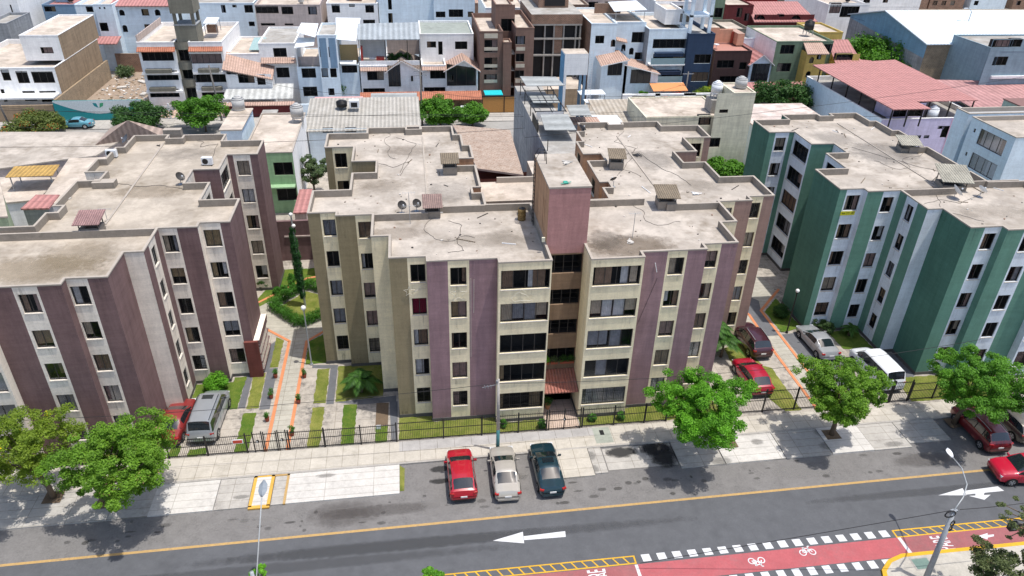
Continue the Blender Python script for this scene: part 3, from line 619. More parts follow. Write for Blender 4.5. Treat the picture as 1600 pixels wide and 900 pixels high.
def module(root, x0, sg, um, vm, A, A2, B, Lt, I, see_side=True, s0=.87, roofm=None, special=None):
    ux = lambda u: x0+sg*float(np.interp(u, [a for a, b in um], [b for a, b in um]))
    vy = lambda v: float(np.interp(v, [a for a, b in vm], [b for a, b in vm]))
    pts = [(ux(u), vy(v)) for u, v in ML]; n = len(pts)
    wm = MB(); pl = MB()
    def s_(L, *cuts):            # cuts (end, mat)
        out = []; a = 0
        for e, mt in cuts: out.append((a, min(e, L), mt)); a = e
        return out
    W_ = {0: ([(s0, A), (9, Lt)], (s0+.12, 1.87), SM), 1: ([(9, Lt)], None, 0), 2: ([(1.35, A), (9, Lt)], (1.5, 2.42), SM), 3: ([(.9, A), (2.3, Lt), (9, A)], (1.22, 2.0) if see_side else None, SM),
          4: ([(9, Lt)], None, 0), 5: ([(9, A2)], None, 0), 6: ([(1.15, A), (9, Lt)], (1.32, 2.28), SM), 7: ([(9, B)], None, 0), 8: ([(1.33, B), (2.7, Lt), (9, B)], (1.48, 2.52), SM),
          9: ([(9, Lt)], None, 0), 10: ([(9, Lt)], (.16, 3.36), BG), 11: ([(99, Lt)], None, 0), 32: ([(9, A2)], None, 0), 33: ([(9, A2)], None, 0), 34: ([(.62, A), (2.0, Lt), (9, A if see_side else Lt)], (.78, 1.78), SM),
          35: ([(9, Lt)], (.35, 3.1), BG), 36: ([(9, A)], None, 0), 37: ([(9, Lt)], None, 0), 39: ([(9, Lt)], (.5, 2.4), SM), 41: ([(9, A2)], None, 0), 17: ([(9, I)], (1.4, 2.6), SM), 21: ([(9, I)], (1.0, 2.2), SM), 18: ([(9, I)], None, 0)}
    if special: W_.update(special)
    for i in range(n):
        p, q = pts[i], pts[(i+1) % n]; dx, dy = q[0]-p[0], q[1]-p[1]; L = math.hypot(dx, dy); nn = (dy/L*sg, -dx/L*sg)
        cuts, w, zz = W_.get(i, ([(99, I)], None, 0))
        wins = [(w[0], min(w[1], L-.08), a, b) for a, b in zz] if w else []
        P, L = wall(wm, p, q, nn, 0, HT, s_(L, *cuts), wins, Lt)
        for k, ww in enumerate(wins):
            big = (ww[1]-ww[0]) > 2; cur = None
            if special and 'cur' in special and (i, k) in special['cur']: cur = special['cur'][(i, k)]
            window(root, P, ww, nm=4 if big else 2, curtain=cur, bars=(k == 0 and i < 12), rail=False, full=i < 12 or i in (35, 34))
        rs_s = np.random.RandomState(i+7)
        for ww in wins:
            for q_ in range(3):
                a_ = rs_s.uniform(ww[0]-.05, ww[1]-.25); b_ = a_+rs_s.uniform(.12, .4); d_ = rs_s.uniform(.4, 1.1); wm.poly([P(a_, ww[2]-.07-d_, .004), P(b_, ww[2]-.07-d_, .004), P(b_, ww[2]-.07, .004), P(a_, ww[2]-.07, .004)], streakmat())
        if L > .8:
            for q_ in range(int(L*2.2)):
                a_ = rs_s.uniform(.02, max(.05, L-.35)); b_ = min(L-.01, a_+rs_s.uniform(.1, .5)); d_ = rs_s.uniform(.3, 2.0)**1.3; wm.poly([P(a_, HT-.1-d_, .0055), P(b_, HT-.1-d_, .0055), P(b_, HT-.1, .0055), P(a_, HT-.1, .0055)], streakmat())
                d_ = rs_s.uniform(.2, .9); wm.poly([P(a_, .29, .0065), P(b_, .29, .0065), P(b_, .29+d_, .0065), P(a_, .29+d_, .0065)], streakmat())
        pbox(pl, P, -.03, L+.03, 0, .28, .004, .035, M_plinth)
    part('wall', wm, root); part('plinth', pl, root)
    flatroof(root, pts, HT, .5, .14, roofm or M_roof)
    return pts, ux, vy
UM = [(0, 0), (30, 30)]; VM = lambda y: [(0, y), (40, y+40)]
CW = lambda *a: [(s, e, CURT[c]) for s, e, c in a]
center = thing('apartment_building', 'cream, olive and mauve five-storey apartment block with a pink stair tower at the centre', 'apartment building', (8, 45, 0))
cur = {(6, 3): [(0, 1, M_crim)], (6, 2): CW((0, .3, 1), (.35, .95, 2)), (6, 1): CW((0, .62, 1)), (6, 4): [], (6, 0): [], (8, 3): CW((0, .45, 5), (.45, 1, 3)), (8, 2): CW((0, .12, 2)), (8, 1): CW((0, 1, 3)), (8, 0): CW((0, .45, 3)), (8, 4): CW((.75, 1, 2)),
       (10, 4): CW((.0, .26, 2), (.56, .66, 1), (.66, .92, 2)), (10, 3): CW((0, .24, 0), (.24, .49, 4), (.5, .74, 4), (.74, .98, 0)), (10, 2): [], (10, 1): CW((0, .1, 5)), (10, 0): CW((0, .1, 5), (.7, .95, 5)), (0, 1): CW((0, 1, 4)), (0, 2): CW((.1, 1, 4)), (0, 0): [], (2, 4): CW((0, 1, 2))}
ptsA, uxA, vyA = module(center, -7.48, 1, UM, VM(40.4), M_olive, M_olive, M_mauve, M_cream, M_tan, False, special={'cur': cur})
umC = [(0, 0), (2.0, 2.1), (4.55, 4.75), (5.75, 5.95), (8.12, 8.4), (12.65, 12.88), (16.1, 16.43), (30, 30.4)]
vmC = [(0, 40.3), (.6, 41.0), (1.25, 41.72), (4.35, 44.85), (7.8, 48.3), (8.37, 49.0), (12.28, 52.9), (15.55, 56.2), (18.05, 58.7), (21.5, 62.15), (24.95, 65.5), (26.4, 66.95), (40, 81)]
curC = {(10, 4): CW((.05, .2, 0), (.25, .4, 1), (.6, .95, 2)), (10, 3): CW((0, .24, 0), (.25, .48, 1), (.52, .75, 1), (.76, 1, 0)), (10, 2): CW((.25, .5, 4), (.55, 1, 4)), (10, 1): CW((.5, .75, 4)), (10, 0): CW((0, .9, 4))}
ptsC, uxC, vyC = module(center, 27.6, -1, umC, vmC, M_browncol, M_browncol, M_mauve, M_cream, M_tan, False, special={'cur': curC, 6: ([(1.15, M_mauve), (9, M_cream)], (1.32, 2.28), SM), 5: ([(9, M_browncol)], None, 0)})
# recess between the two wings, stair tower
m = MB(); Z0 = [(.0, 2.35), (3.55, 4.80), (6.05, 7.28), (8.55, 9.78), (11.05, 12.5)]
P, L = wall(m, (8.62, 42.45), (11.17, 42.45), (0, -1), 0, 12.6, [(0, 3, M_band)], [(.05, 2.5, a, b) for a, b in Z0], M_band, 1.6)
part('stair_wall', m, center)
mb = MB()
for a, b in Z0[1:]:
    for z_ in (a+.35, a+.75): pbox(mb, P, .05, 2.5, z_-.015, z_+.015, -.3, -.27, M_black)
    for k in range(1, 4): pbox(mb, P, 2.5*k/4-.02, 2.5*k/4+.02, a, b, -.2, -.16, M_frame)
part('stair_railing', mb, center)
m = MB(); TX0, TX1, TY0, TY1, TZ = 8.6, 11.32, 42.46, 48.2, 17.3
for (p, q, nn, mt) in (((TX0, TY0), (TX1, TY0), (0, -1), M_rose), ((TX1, TY0), (TX1, TY1), (1, 0), M_rose), ((TX0, TY1), (TX1, TY1), (0, 1), M_tan)):
    wall(m, p, q, nn, 12.6, TZ, [(0, 9, mt)])
P2, _ = wall(m, (TX0, TY0), (TX0, TY1), (-1, 0), 12.6, TZ, [(0, 9, M_tan)], [(1.2, 1.36, 13.6, 16), (1.75, 1.91, 13.6, 16)], M_tan, .4)
m.poly([(TX0, TY0, 12.6), (TX1, TY0, 12.6), (TX1, TY1, 12.6), (TX0, TY1, 12.6)], M_dark)
m.box(TX0-.04, TX1+.04, TY0-.04, TY1+.04, TZ, TZ+.12, M_cap, M_roof)
part('stair_tower', m, center)
M_tile = ribbed('red_clay_tile', (.42, .15, .11), 0, .22, c2=(.3, .16, .13), row=.4)
m = MB(); m.sheet([(8.64, 40.55, 2.25), (11.15, 40.55, 2.25), (11.15, 42.44, 2.95), (8.64, 42.44, 2.95)], .08, M_tile)
for k in range(11): x = 8.75+k*.235; m.tube([(x, 40.52, 2.27), (x, 42.4, 2.97)], .045, M_tile, 6)
part('entrance_canopy', m, center)
m = MB(); m.box(8.7, 9.5, 41.9, 42.3, 1.65, 1.95, simple('wood_sign', (.42, .22, .07), .6)); m.box(10.6, 11.1, 41.9, 42.3, 1.65, 1.95, simple('wood_sign', (.42, .22, .07), .6)); part('timber_beam', m, center)

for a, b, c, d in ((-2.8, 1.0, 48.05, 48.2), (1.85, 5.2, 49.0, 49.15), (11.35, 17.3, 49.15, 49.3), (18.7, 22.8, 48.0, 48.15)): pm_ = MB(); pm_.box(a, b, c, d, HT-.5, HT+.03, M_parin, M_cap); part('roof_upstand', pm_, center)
maroon = thing('apartment_building', 'dark maroon and off-white five-storey apartment block on the left', 'apartment building', (-19, 45, 0))
vmL = [(0, 39.5), (.6, 40.15), (1.25, 40.82), (4.35, 43.9), (7.8, 47.22), (8.37, 47.83), (12.28, 51.66), (15.55, 54.9), (18.05, 57.6), (21.5, 60.75), (24.95, 64.1), (26.4, 66), (40, 79)]
module(maroon, -12.58, -1, UM, vmL, M_maroon, M_maroon, M_maroon, M_offwhite, M_offwhite, True, .65, roofm=M_roof2)
m = MB(); m.box(-28, -17.3, 47.1, 47.25, HT-.5, HT+.03, M_parin, M_cap); part('roof_upstand', m, maroon)
m = MB(); m.box(-13.2, -12.2, 47.55, 47.8, 0, 3.3, plaster('rust_red_paint', (.17, .055, .045)))
for k in range(7): m.box(-12.45, -12.15, 47.9+k*.45, 48.2+k*.45, .3, 2.9, M_offwhite)
for k in range(4): m.box(-12.5, -12.12, 47.85, 51.4, .4+k*.75, .5+k*.75, M_maroon)
m.box(-12.53, -12.1, 47.8, 51.5, 2.9, 3.3, M_maroon, M_offwhite); part('bin_enclosure', m, maroon)
green = thing('apartment_building', 'dark green and white five-storey apartment block on the right', 'apartment building', (40, 46, 0))
vmG = [(0, 41.25), (.6, 41.86), (1.25, 42.45), (4.35, 45.65), (7.8, 49.15), (8.37, 49.73), (12.28, 53.87), (15.55, 57.4), (18.05, 59.73), (21.5, 63.08), (24.95, 66.65), (26.4, 68.2), (40, 81)]
umG = [(0, 0), (2.0, 2.0), (4.55, 4.78), (5.75, 6.0), (8.12, 8.5), (12.65, 13.1), (16.1, 16.6), (30, 30.5)]
M_greenshade = plaster('shaded_green_paint', (.08, .195, .145), .14)  # side-wall copy of the green paint, shade put into its colour
ptsG, _, _ = module(green, 33.45, 1, umG, vmG, M_green, M_greenshade, M_green, M_bwhite, M_greenshade, True, .58)
m = MB(); m.box(38.4, 43.2, 49.1, 49.25, HT-.5, HT+.03, M_parin, M_cap); part('roof_upstand', m, green); m = MB(); m.box(44.6, 49.5, 50.3, 50.45, HT-.5, HT+.03, M_parin, M_cap); part('roof_upstand', m, green)
# yellow lettered banner under a window of the green block
m = MB(); m.box(33.98, 35.2, 49.66, 49.69, 11.0, 11.32, simple('banner_yellow', (.62, .60, .02), .6)); bn = part('banner', m, green, label='yellow banner with black lettering hung below the top window')
me = letters('964 272 597', (0, 0, 0), .27, 0, M_black, .8); me.transform(Matrix.Translation(Vector((34.6, 49.655, 11.16))-absloc(bn)) @ Matrix.Rotation(R(90), 4, 'X')); link('banner_lettering', me, bn)
m = MB(); m.box(34.4, 35.0, 49.6, 49.8, 0, 0, M_dark)

# ============================================================ TREES AND PLANTS
def leafmesh(name, centers, radii, nper, size, seed, mat, flat=.75, droop=.0, sp=None):
    """leaf-sized quads scattered through many small clumps"""
    rs = np.random.RandomState(seed); n = len(centers)*nper
    c = np.repeat(np.array(centers), nper, 0); r = np.repeat(np.array(radii), nper)
    d = rs.normal(size=(n, 3)); d /= np.linalg.norm(d, axis=1)[:, None]
    rad = rs.uniform(0, 1, n)**(1/2.4)
    pos = c + d*(r*rad)[:, None]*np.array([1, 1, flat]); pos[:, 2] -= droop*(rad**2)*r
    nrm = d*.6 + rs.normal(size=(n, 3))*.55 + np.array([0, 0, .75]); nrm /= np.linalg.norm(nrm, axis=1)[:, None]
    t = np.cross(nrm, rs.normal(size=(n, 3))); t /= np.linalg.norm(t, axis=1)[:, None]; b = np.cross(nrm, t)
    s = size*rs.uniform(.6, 1.3, n); sl_ = s*rs.uniform(.45, .7, n)
    v = np.stack([pos-t*s[:, None], pos-b*sl_[:, None], pos+t*s[:, None], pos+b*sl_[:, None]], 1).reshape(-1, 3)
    me = bpy.data.meshes.new(name); me.vertices.add(4*n); me.vertices.foreach_set('co', v.ravel())
    me.loops.add(4*n); me.loops.foreach_set('vertex_index', np.arange(4*n)); me.polygons.add(n); me.polygons.foreach_set('loop_start', np.arange(0, 4*n, 4)); me.polygons.foreach_set('loop_total', np.full(n, 4))
    cl = np.repeat(rs.uniform(0, 1, len(centers)), nper)
    val = np.clip(.45*cl+.55*rs.uniform(0, 1, n), 0, 1)
    at = me.attributes.new('rnd', 'FLOAT', 'FACE'); at.data.foreach_set('value', val)
    me.materials.append(mat); me.update(calc_edges=True); return me
M_bark = concrete('bark', (.16, .12, .085), (.07, .055, .04), 3, .8)
L_street = leafmat('street_tree_leaves', (.05, .155, .012), (.145, .37, .025), .35)
L_dry = leafmat('seedy_tree_leaves', (.075, .165, .018), (.20, .37, .034), .36, ((.34, .22, .12), .93))
L_yel = leafmat('flowering_tree_leaves', (.10, .16, .02), (.26, .36, .04), .4, ((.80, .60, .02), .94))
L_dark = leafmat('dark_tree_leaves', (.014, .045, .012), (.045, .115, .02), .2)
L_pale = leafmat('grey_green_leaves', (.04, .07, .03), (.10, .15, .06), .2)
L_pale2 = leafmat('dusty_green_leaves', (.06, .085, .03), (.15, .18, .07), .25, ((.20, .13, .08), .85))
L_hedge = leafmat('hedge_leaves', (.022, .08, .010), (.06, .19, .016), .2)
L_or = leafmat('bougainvillea_leaves', (.06, .09, .02), (.14, .18, .04), .2, ((.42, .13, .03), .82))
L_palm = leafmat('palm_leaves', (.02, .06, .012), (.06, .15, .022), .15)
L_bg = leafmat('garden_leaves', (.035, .11, .012), (.10, .25, .022), .3)
def tree(label, x, y, h, rx, rz, zc, seed, mat, n=70, nper=330, size=.10, cr=.75, name='street_tree', group=None, cat='tree', lean=(0, 0), trunk_r=.13, ry=None, fork=1.3, ga=None):
    rs = np.random.RandomState(seed); ry = ry or rx
    t = thing(name, label, cat, (x, y, 0), 0, group)
    ctr = []; rad = []
    for i in range(n):
        u = rs.normal(size=3); u /= np.linalg.norm(u); u[2] = u[2]*.8+.12
        k = rs.uniform(.3, 1.12)**.5
        wob = 1+.22*math.sin(3*math.atan2(u[1], u[0])+seed)+.12*math.sin(5*math.atan2(u[1], u[0])+2*seed)
        ctr.append((lean[0]+u[0]*rx*k*wob, lean[1]+u[1]*ry*k*wob, zc+u[2]*rz*k)); rad.append(cr*rs.uniform(.6, 1.15)*(rx/3)**.6)
    link('crown', leafmesh('crown', ctr, rad, nper, size, seed+1, mat, .6), t)
    tk = MB(); f = (lean[0]*.35, lean[1]*.35, fork)
    tk.tube([(0, 0, -.05), (lean[0]*.1+.05, lean[1]*.1, fork*.5), f], [trunk_r*1.25, trunk_r, trunk_r*.9], M_bark, 8)
    for i in rs.choice(n, min(n, 16), False):
        c = ctr[i]; mid = ((f[0]+c[0])*.5+rs.uniform(-.3, .3), (f[1]+c[1])*.5+rs.uniform(-.3, .3), (f[2]+c[2])*.5+.1)
        tk.tube([f, mid, c], [trunk_r*.6, trunk_r*.3, .02], M_bark, 5)
    part('trunk', tk, t, True, world=False); return t
def gcrown(x, y, px, py):  # crown centre height so that it shows at a given place is worked out once; x,y is the trunk
    return None
TR = ((-20.0, 35.6), (-23.4, 36.4), (21.3, 36.5), (29.1, 36.5), (38.9, 36.7))
def stree(label, k, px_, py_, rx, rz, zc, seed, mat, n=150, nper=190, **kw):
    x, y = TR[k]; cx, cy = gz(px_, py_, zc); tree(label, x, y, 5, rx*1.06, rz*1.05, zc, seed, mat, int(n*1.7), int(nper*1.15), .066, .46, group='street trees along the kerb', lean=(cx-x, cy-y), trunk_r=.16, fork=2.0, **kw)
stree('broad green street tree with seed pods, beside the parked red and silver cars', 0, 184, 722, 2.75, 2.25, 4.5, 11, L_dry, 170, 190)
stree('yellow-flowered sparse street tree at the left edge of the pavement', 1, 28, 702, 2.5, 2.2, 4.5, 12, L_yel, 105, 150)
stree('bright green street tree before the mauve end of the centre block', 2, 1098, 637, 2.75, 2.2, 4.4, 13, L_street, 170, 190)
stree('street tree in front of the white van, its trunk in a square pavement pit', 3, 1314, 610, 2.4, 2.15, 4.5, 14, L_dry, 150, 190)
stree('dark green street tree over the parked maroon off-roader near the right edge', 4, 1534, 602, 2.75, 2.1, 4.6, 15, leafmat('deep_leaves', (.04, .125, .014), (.12, .29, .026), .32), 160, 190)
for k, (x, y) in enumerate(TR):
    m = MB(); m.poly([(x-.55, y-.5, .016), (x+.55, y-.5, .016), (x+.55, y+.5, .016), (x-.55, y+.5, .016)], M_soil); struct('tree_pit', m)
# dark foliage of trees at the bottom and right edge, nearer to the camera
tree('grey-green tree at the lower right corner of the pavement', *gz(1568, 892, 3.0), 5, 1.75, 1.5, 3.0, 21, L_pale2, 70, 260, .06, .5, cat='tree', name='corner_tree')
tree('sparse tall tree at the right edge beyond the corner pavement', gz(1590, 812, 6.0)[0]+3.2, gz(1590, 812, 6.0)[1], 7, 1.2, 1.4, 6.0, 22, L_pale2, 26, 110, .055, .42, lean=(-3.2, 0), fork=5.0, cat='tree', name='corner_tree')
tree('small tree whose green top shows below the road at the bottom centre', *gz(675, 915, 2.6), 3, 1.0, .9, 2.6, 23, L_street, 22, 200, .07, .45, name='roadside_tree')
tree('small tree whose top shows at the foot of the lamp post at the bottom left', *gz(405, 905, 2.7), 3, .6, .7, 2.7, 24, L_street, 14, 180, .07, .4, name='roadside_tree')
def bush(label, x, y, r, h, seed, mat=None, n=14, nper=200, size=.06, name='shrub', cat='shrub', group=None, z=0):
    rs = np.random.RandomState(seed); ctr = []; rad = []
    for i in range(n):
        u = rs.normal(size=3); u /= np.linalg.norm(u); ctr.append((u[0]*r*.6, u[1]*r*.6, h*.5+u[2]*h*.32)); rad.append(r*.42)
    t = thing(name, label, cat, (x, y, z), 0, group); link('foliage', leafmesh('foliage', ctr, rad, nper, size, seed, mat or L_hedge, .8), t)
    s = MB(); s.tube([(0, 0, 0), (0, 0, h*.5)], [.04, .02], M_bark, 5); part('stem', s, t, world=False); return t
bush('rounded yellow-green bush on the lawn behind the silver minivan', *gz(340, 608), .95, 1.5, 31, L_street, 26, 260, .07)
x, y = gz(787, 668); bush('small conical shrub on the front lawn just right of the utility pole', x, y, .28, .8, 32)
x, y = gz(847, 668); bush('leafy shrub on the front lawn at the left gate post', x, y, .38, .8, 33)
x, y = gz(925, 657); bush('shrub on the front lawn right of the entrance gate', x, y, .35, .6, 34)
x, y = gz(970, 655); bush('small shrub on the front lawn under the right bay windows', x, y, .35, .7, 35)
x, y = gz(1219, 495); bush('round clipped bush on the shaded lawn left of the black globe lamp', x, y, .8, 1.3, 36, L_dark, 20, 220)
x, y = gz(411, 452); bush('dark round bush at the back corner of the maroon block', x, y, .6, 1.1, 37, L_dark)
for k, (x, y) in enumerate(((-12.9, 60.1), (-12.2, 60.4), (-11.5, 60.6), (-11.6, 61.5), (-11.8, 62.4))): bush(['first','second','third','fourth','last'][k]+' low shrub from the block corner in the planted edging of the maroon block', x, y, .45, .7, 40+k, L_hedge, 10, 160, group='shrubs edging the maroon block')
for k, p in enumerate(((1275, 512), (1293, 520), (1283, 508))): x, y = gz(*p); bush(['pinkish flowering bush nearest the silver sedan, at the green block','taller flowering bush at the foot of the green block, rightmost','low flowering bush at the foot of the green block, farthest back'][k], x, y, .6, 1.2, 50+k, leafmat('pinkish_leaves', (.03, .07, .02), (.08, .14, .04), .2, ((.5, .2, .2), .93)), 12, 150, group='flowering bushes by the green block')
def hedge(pts, w, h, label):
    ctr = []; rad = []; rs = np.random.RandomState(5)
    for a, b in zip(pts, pts[1:]):
        a, b = np.array(a), np.array(b); L = np.linalg.norm(b-a)
        for k in range(int(L/.16)):
            p = a+(b-a)*k*.16/L
            for q in (-.33, 0, .33):
                for z in (.3, .62, .85): ctr.append((p[0]+rs.uniform(-.08, .08)+q*w*(b-a)[1]/L, p[1]+rs.uniform(-.08, .08)-q*w*(b-a)[0]/L, z*h)); rad.append(w*.28)
    o = link('hedge', leafmesh('hedge', ctr, rad, 26, .05, 6, L_hedge, .9)); tag(o, label, 'hedge')
hedge([(-12.9, 57.7), (-10.2, 60.9), (-8.2, 59.6)], .85, .95, 'clipped hedge along the back side of the triangular garden between the maroon and centre blocks')
hedge([(-12.9, 57.5), (-10.1, 54.3), (-8.2, 55.7)], .85, .95, 'clipped hedge along the front side of the triangular garden, its corner by the path')
def palm(label, x, y, h, r, seed, nf=18, group=None, fr=.55):
    rs = np.random.RandomState(seed); t = thing('palm_tree', label, 'palm', (x, y, 0), 0, group)
    s = MB(); s.tube([(0, 0, 0), (.05, 0, h*.5), (0, 0, h)], [.13, .1, .08], M_bark, 8); part('trunk', s, t, True, world=False)
    m = MB()
    for i in range(nf):
        az = 2*math.pi*i/nf+rs.uniform(-.2, .2); el = rs.uniform(.1, 1.15); L = r*rs.uniform(.8, 1.1); pts = []
        for k in range(9):
            s_ = k/8; out = L*s_*math.cos(el*(1-.2*s_)); z = h+L*s_*math.sin(el)*1.0-L*.75*s_*s_
            pts.append(Vector((out*math.cos(az), out*math.sin(az), z)))
        m.tube(pts, [.02]*8+[.006], L_palm, 4)
        sd = Vector((-math.sin(az), math.cos(az), 0))
        for k in range(1, 9):
            for j in range(4):
                s0 = (k-1+j/4)/8; a = pts[k-1].lerp(pts[k], j/4); w = fr*math.sin(math.pi*min(1, s0*.9+.12))*.75*(r/1.6)
                for sg in (-1, 1):
                    e = a+sd*sg*w+(pts[k]-pts[k-1])*1.3+Vector((0, 0, -w*.35)); f = (pts[k]-pts[k-1])*.3
                    m.poly([a-f, a+f, e], L_palm)
    o = part('fronds', m, t, world=False)
    at = o.data.attributes.new('rnd', 'FLOAT', 'FACE'); at.data.foreach_set('value', rs.uniform(0, 1, len(o.data.polygons))); return t
palm('small palm on the shaded lawn left of the centre block', -4.6, 44.9, 1.3, 1.7, 61, 20)
palm('bushy palm at the right corner of the centre block beside the maroon car', 23.6, 47.3, 2.6, 2.1, 62, 26)
palm('second stem of the palm clump at the right corner, leaning forward', 24.6, 46.4, 1.7, 1.7, 63, 22)
palm('little palm at the foot of the green block near its side windows', 37.0, 48.3, .9, .9, 64, 14)

# ============================================================ FENCE
def fence(name, label, x0, x1, y, h=1.75, posts=(), gate=(), cat='fence', dark=M_black, tall=None):
    t = thing(name, label, cat, (x0, y, 0))
    p = MB(); n = int((x1-x0)/.125)
    for i in range(1, n): x = x0+(x1-x0)*i/n; p.box(x-.009, x+.009, y-.009, y+.009, .08, h, dark)
    for z in (.14, h*.55, h-.12): p.box(x0, x1, y-.018, y+.018, z-.02, z+.02, dark)
    part('bars', p, t)
    for x in posts: q = MB(); q.box(x-.045, x+.045, y-.045, y+.045, 0, h+.08, dark); part('post', q, t)
    return t
fence('steel_fence', 'black steel bar fence along the parking strips before the maroon block', -17.2, -11.6, 39.15, 1.65, (-17.1, -14.6, -12.0))
fence('steel_fence', 'long black steel fence along the front of the maroon block, behind the street trees', -60, -17.3, 39.15, 1.65, [-17.4-2.6*k for k in range(8)])
fence('steel_fence', 'black steel fence before the grass strips between the path gate and the centre block', -9.3, -1.9, 39.15, 1.65, (-9.2, -6.85, -4.4, -1.95))
fence('steel_fence', 'black steel fence on the front lawn left of the entrance gate', -1.85, 8.7, 39.15, 1.75, (1.3, 4.0, 6.6, 8.65))
fence('steel_fence', 'black steel fence on the front lawn right of the entrance gate', 11.2, 17.6, 39.2, 1.75, (11.25, 13.6, 15.9, 17.55))
fence('steel_fence', 'tall black steel fence behind the bright green tree and before the red cars', 17.7, 35.3, 39.4, 2.1, (20.2, 25.1, 27.6, 30.9, 35.2), )
fence('steel_fence', 'black steel fence right of the white van, before the green block', 36.9, 60, 39.5, 1.7, (37.0, 39.0, 42, 45, 48))
def gate(label, x0, x1, y, h, box=True):
    t = thing('steel_gate', label, 'gate', (x0, y, 0))
    for x in (x0+.05, x1-.05, *(((x0+x1)/2-.03,) if x1-x0 > 2 else ())): q = MB(); q.box(x-.035, x+.035, y-.035, y+.035, 0, h+.1, M_black); part('post', q, t)
    p = MB(); n = int((x1-x0)/.14)
    for i in range(1, n): x = x0+(x1-x0)*i/n; p.box(x-.009, x+.009, y-.009, y+.009, .08, h, M_black)
    for z in (.12, .9, h-.1): p.box(x0, x1, y-.02, y+.02, z-.022, z+.022, M_black)
    part('gate_leaf', p, t)
    if box: q = MB(); q.box((x0+x1)/2-.1, (x0+x1)/2+.08, y-.03, y+.03, .85, 1.05, M_black); q.box((x0+x1)/2-.08, (x0+x1)/2-.02, y-.04, y+.04, .9, 1.0, M_white); part('lock_box', q, t)
gate('black steel gate at the left of the orange-edged path', -11.55, -10.88, 39.15, 1.7); gate('black steel gate at the right of the orange-edged path', -9.92, -9.3, 39.15, 1.7); gate('black steel leaf closing the middle of the orange-edged path', -10.86, -9.94, 39.15, 1.65, False)
gate('black steel entrance gate before the stair entrance with the red tiled canopy', 8.75, 11.15, 39.15, 1.8)
gate('black steel car gate at the foot of the green block', 35.3, 36.85, 39.4, 2.0, False)
m = MB(); m.box(-12.85, -12.15, 39.06, 39.1, .95, 1.3, M_white); m.box(-12.8, -12.2, 39.045, 39.06, 1.0, 1.25, simple('sign_red', (.5, .06, .03))); single('fence_sign', m, 'small red and white sign board hung on the left fence beside the gate', 'sign', (-12.5, 39.1, 1.1))
m = MB(); x, y = gz(592, 671); m.box(x-.15, x+.15, y-.02, y+.02, .05, .4, M_white); m.box(x-.015, x+.015, y+.02, y+.04, 0, .1, M_grey); single('lawn_sign', m, 'little white sign board standing in the soil bed left of the centre block', 'sign', (x, y, 0))

# ============================================================ LAMPS, POLES, WIRES
M_pole = simple('galvanised', (.36, .38, .39), .5, .2); M_teal = simple('teal_pole_paint', (.05, .17, .18), .6); M_globe = simple('globe_plastic', (.78, .78, .76), .25, 0, .04)
def globe_lamp(label, x, y, h, mt, r=.2, cat='lamp post'):
    t = thing('globe_lamp', label, cat, (x, y, 0)); m = MB(); m.tube([(0, 0, 0), (0, 0, h-.15)], [.06, .045], mt, 8); m.cyl((0, 0), .12, 0, .12, mt, 10); m.cyl((0, 0), .1, h-.2, h-.08, mt, 10); part('post', m, t, world=False)
    g = MB(); g.ball((0, 0, h+.05), r, M_globe, 14, 8); part('globe', g, t, True, world=False)
globe_lamp('grey lamp post with a white globe beside the orange-edged path', *gz(487, 570), 5.35, M_pole)
globe_lamp('black lamp post with a clear globe beside the green block', *gz(1229, 520), 4.25, M_black, .17)
# tall lamp hidden in a furled green net, behind the hedge
x, y = gz(477, 478); t = thing('wrapped_lamp', 'tall lamp post wrapped in a dark green creeper behind the hedge, two white globes', 'lamp post', (x, y, 0))
m = MB(); m.tube([(0, 0, 0), (-.12, 0, 8.9)], [.10, .06], M_pole, 8); part('post', m, t, world=False)
ctr = [(math.sin(k*.7)*.05-.14-k*.002, .1+math.cos(k*1.1)*.05, .9+k*.142) for k in range(49)]; link('creeper', leafmesh('creeper', ctr, [.2+.22*math.sin(math.pi*min(1, (k+4)/54)) for k in range(49)], 300, .06, 3, leafmat('creeper_leaves', (.012, .05, .015), (.03, .11, .025), .1), 1), t)
for dx, z in ((-.12, 9.05), (-.02, 8.0)): g = MB(); g.ball((dx, 0, z), .17, M_globe, 12, 7); part('globe', g, t, True, world=False)
# utility pole before the centre block
t = thing('utility_pole', 'concrete utility pole painted teal at its foot, on the kerb behind the beige sedan', 'utility pole', (4.95, 37.55, 0))
m = MB(); m.tube([(0, 0, 0), (0, 0, 1.9)], [.13, .12], M_teal, 10); m.tube([(0, 0, 1.9), (-.03, 0, 6.2)], [.12, .075], simple('pole_concrete', (.40, .38, .35), .9), 10); part('pole', m, t, True, world=False)
m = MB(); m.tube([(-.05, -.02, 5.8), (-1.1, .05, 5.55)], .02, M_grey); m.cyl((-.1, 0), .09, 5.9, 6.1, M_grey, 8)
for k in range(3): m.tube([(-.5-.2*k, 0, 5.5), (-.55-.2*k, 0, 5.75)], .025, M_grey, 5)
part('cable_bracket', m, t, world=False)
M_wire = simple('cable', (.02, .02, .022), .7)
def wire(label, a, b, sag=.6, r=.016, grp='overhead cables'):
    a, b = Vector(a), Vector(b); pts = [a.lerp(b, k/24)-Vector((0, 0, sag*4*(k/24)*(1-k/24))) for k in range(25)]
    m = MB(); m.tube(pts, r, M_wire, 5); return single('overhead_cable', m, label, 'cable', tuple(pts[0]), grp)
def at(px, py, Y): x, z = fy(px, py, Y); return (x, Y, z)
P0 = (4.9, 37.5, 5.9)
wire('thin dark cable crossing before the maroon block to the teal-footed pole', P0, (-30, 38, 5.3), .5)
wire('thin dark cable crossing before the centre block to the right of the teal-footed pole', P0, (40, 38.5, 6.2), .9)
wire('cable running low over the bicycle lane to the corner street light pole', at(1490, 797, 24.6), at(1000, 880, 27.0), .05, .02)
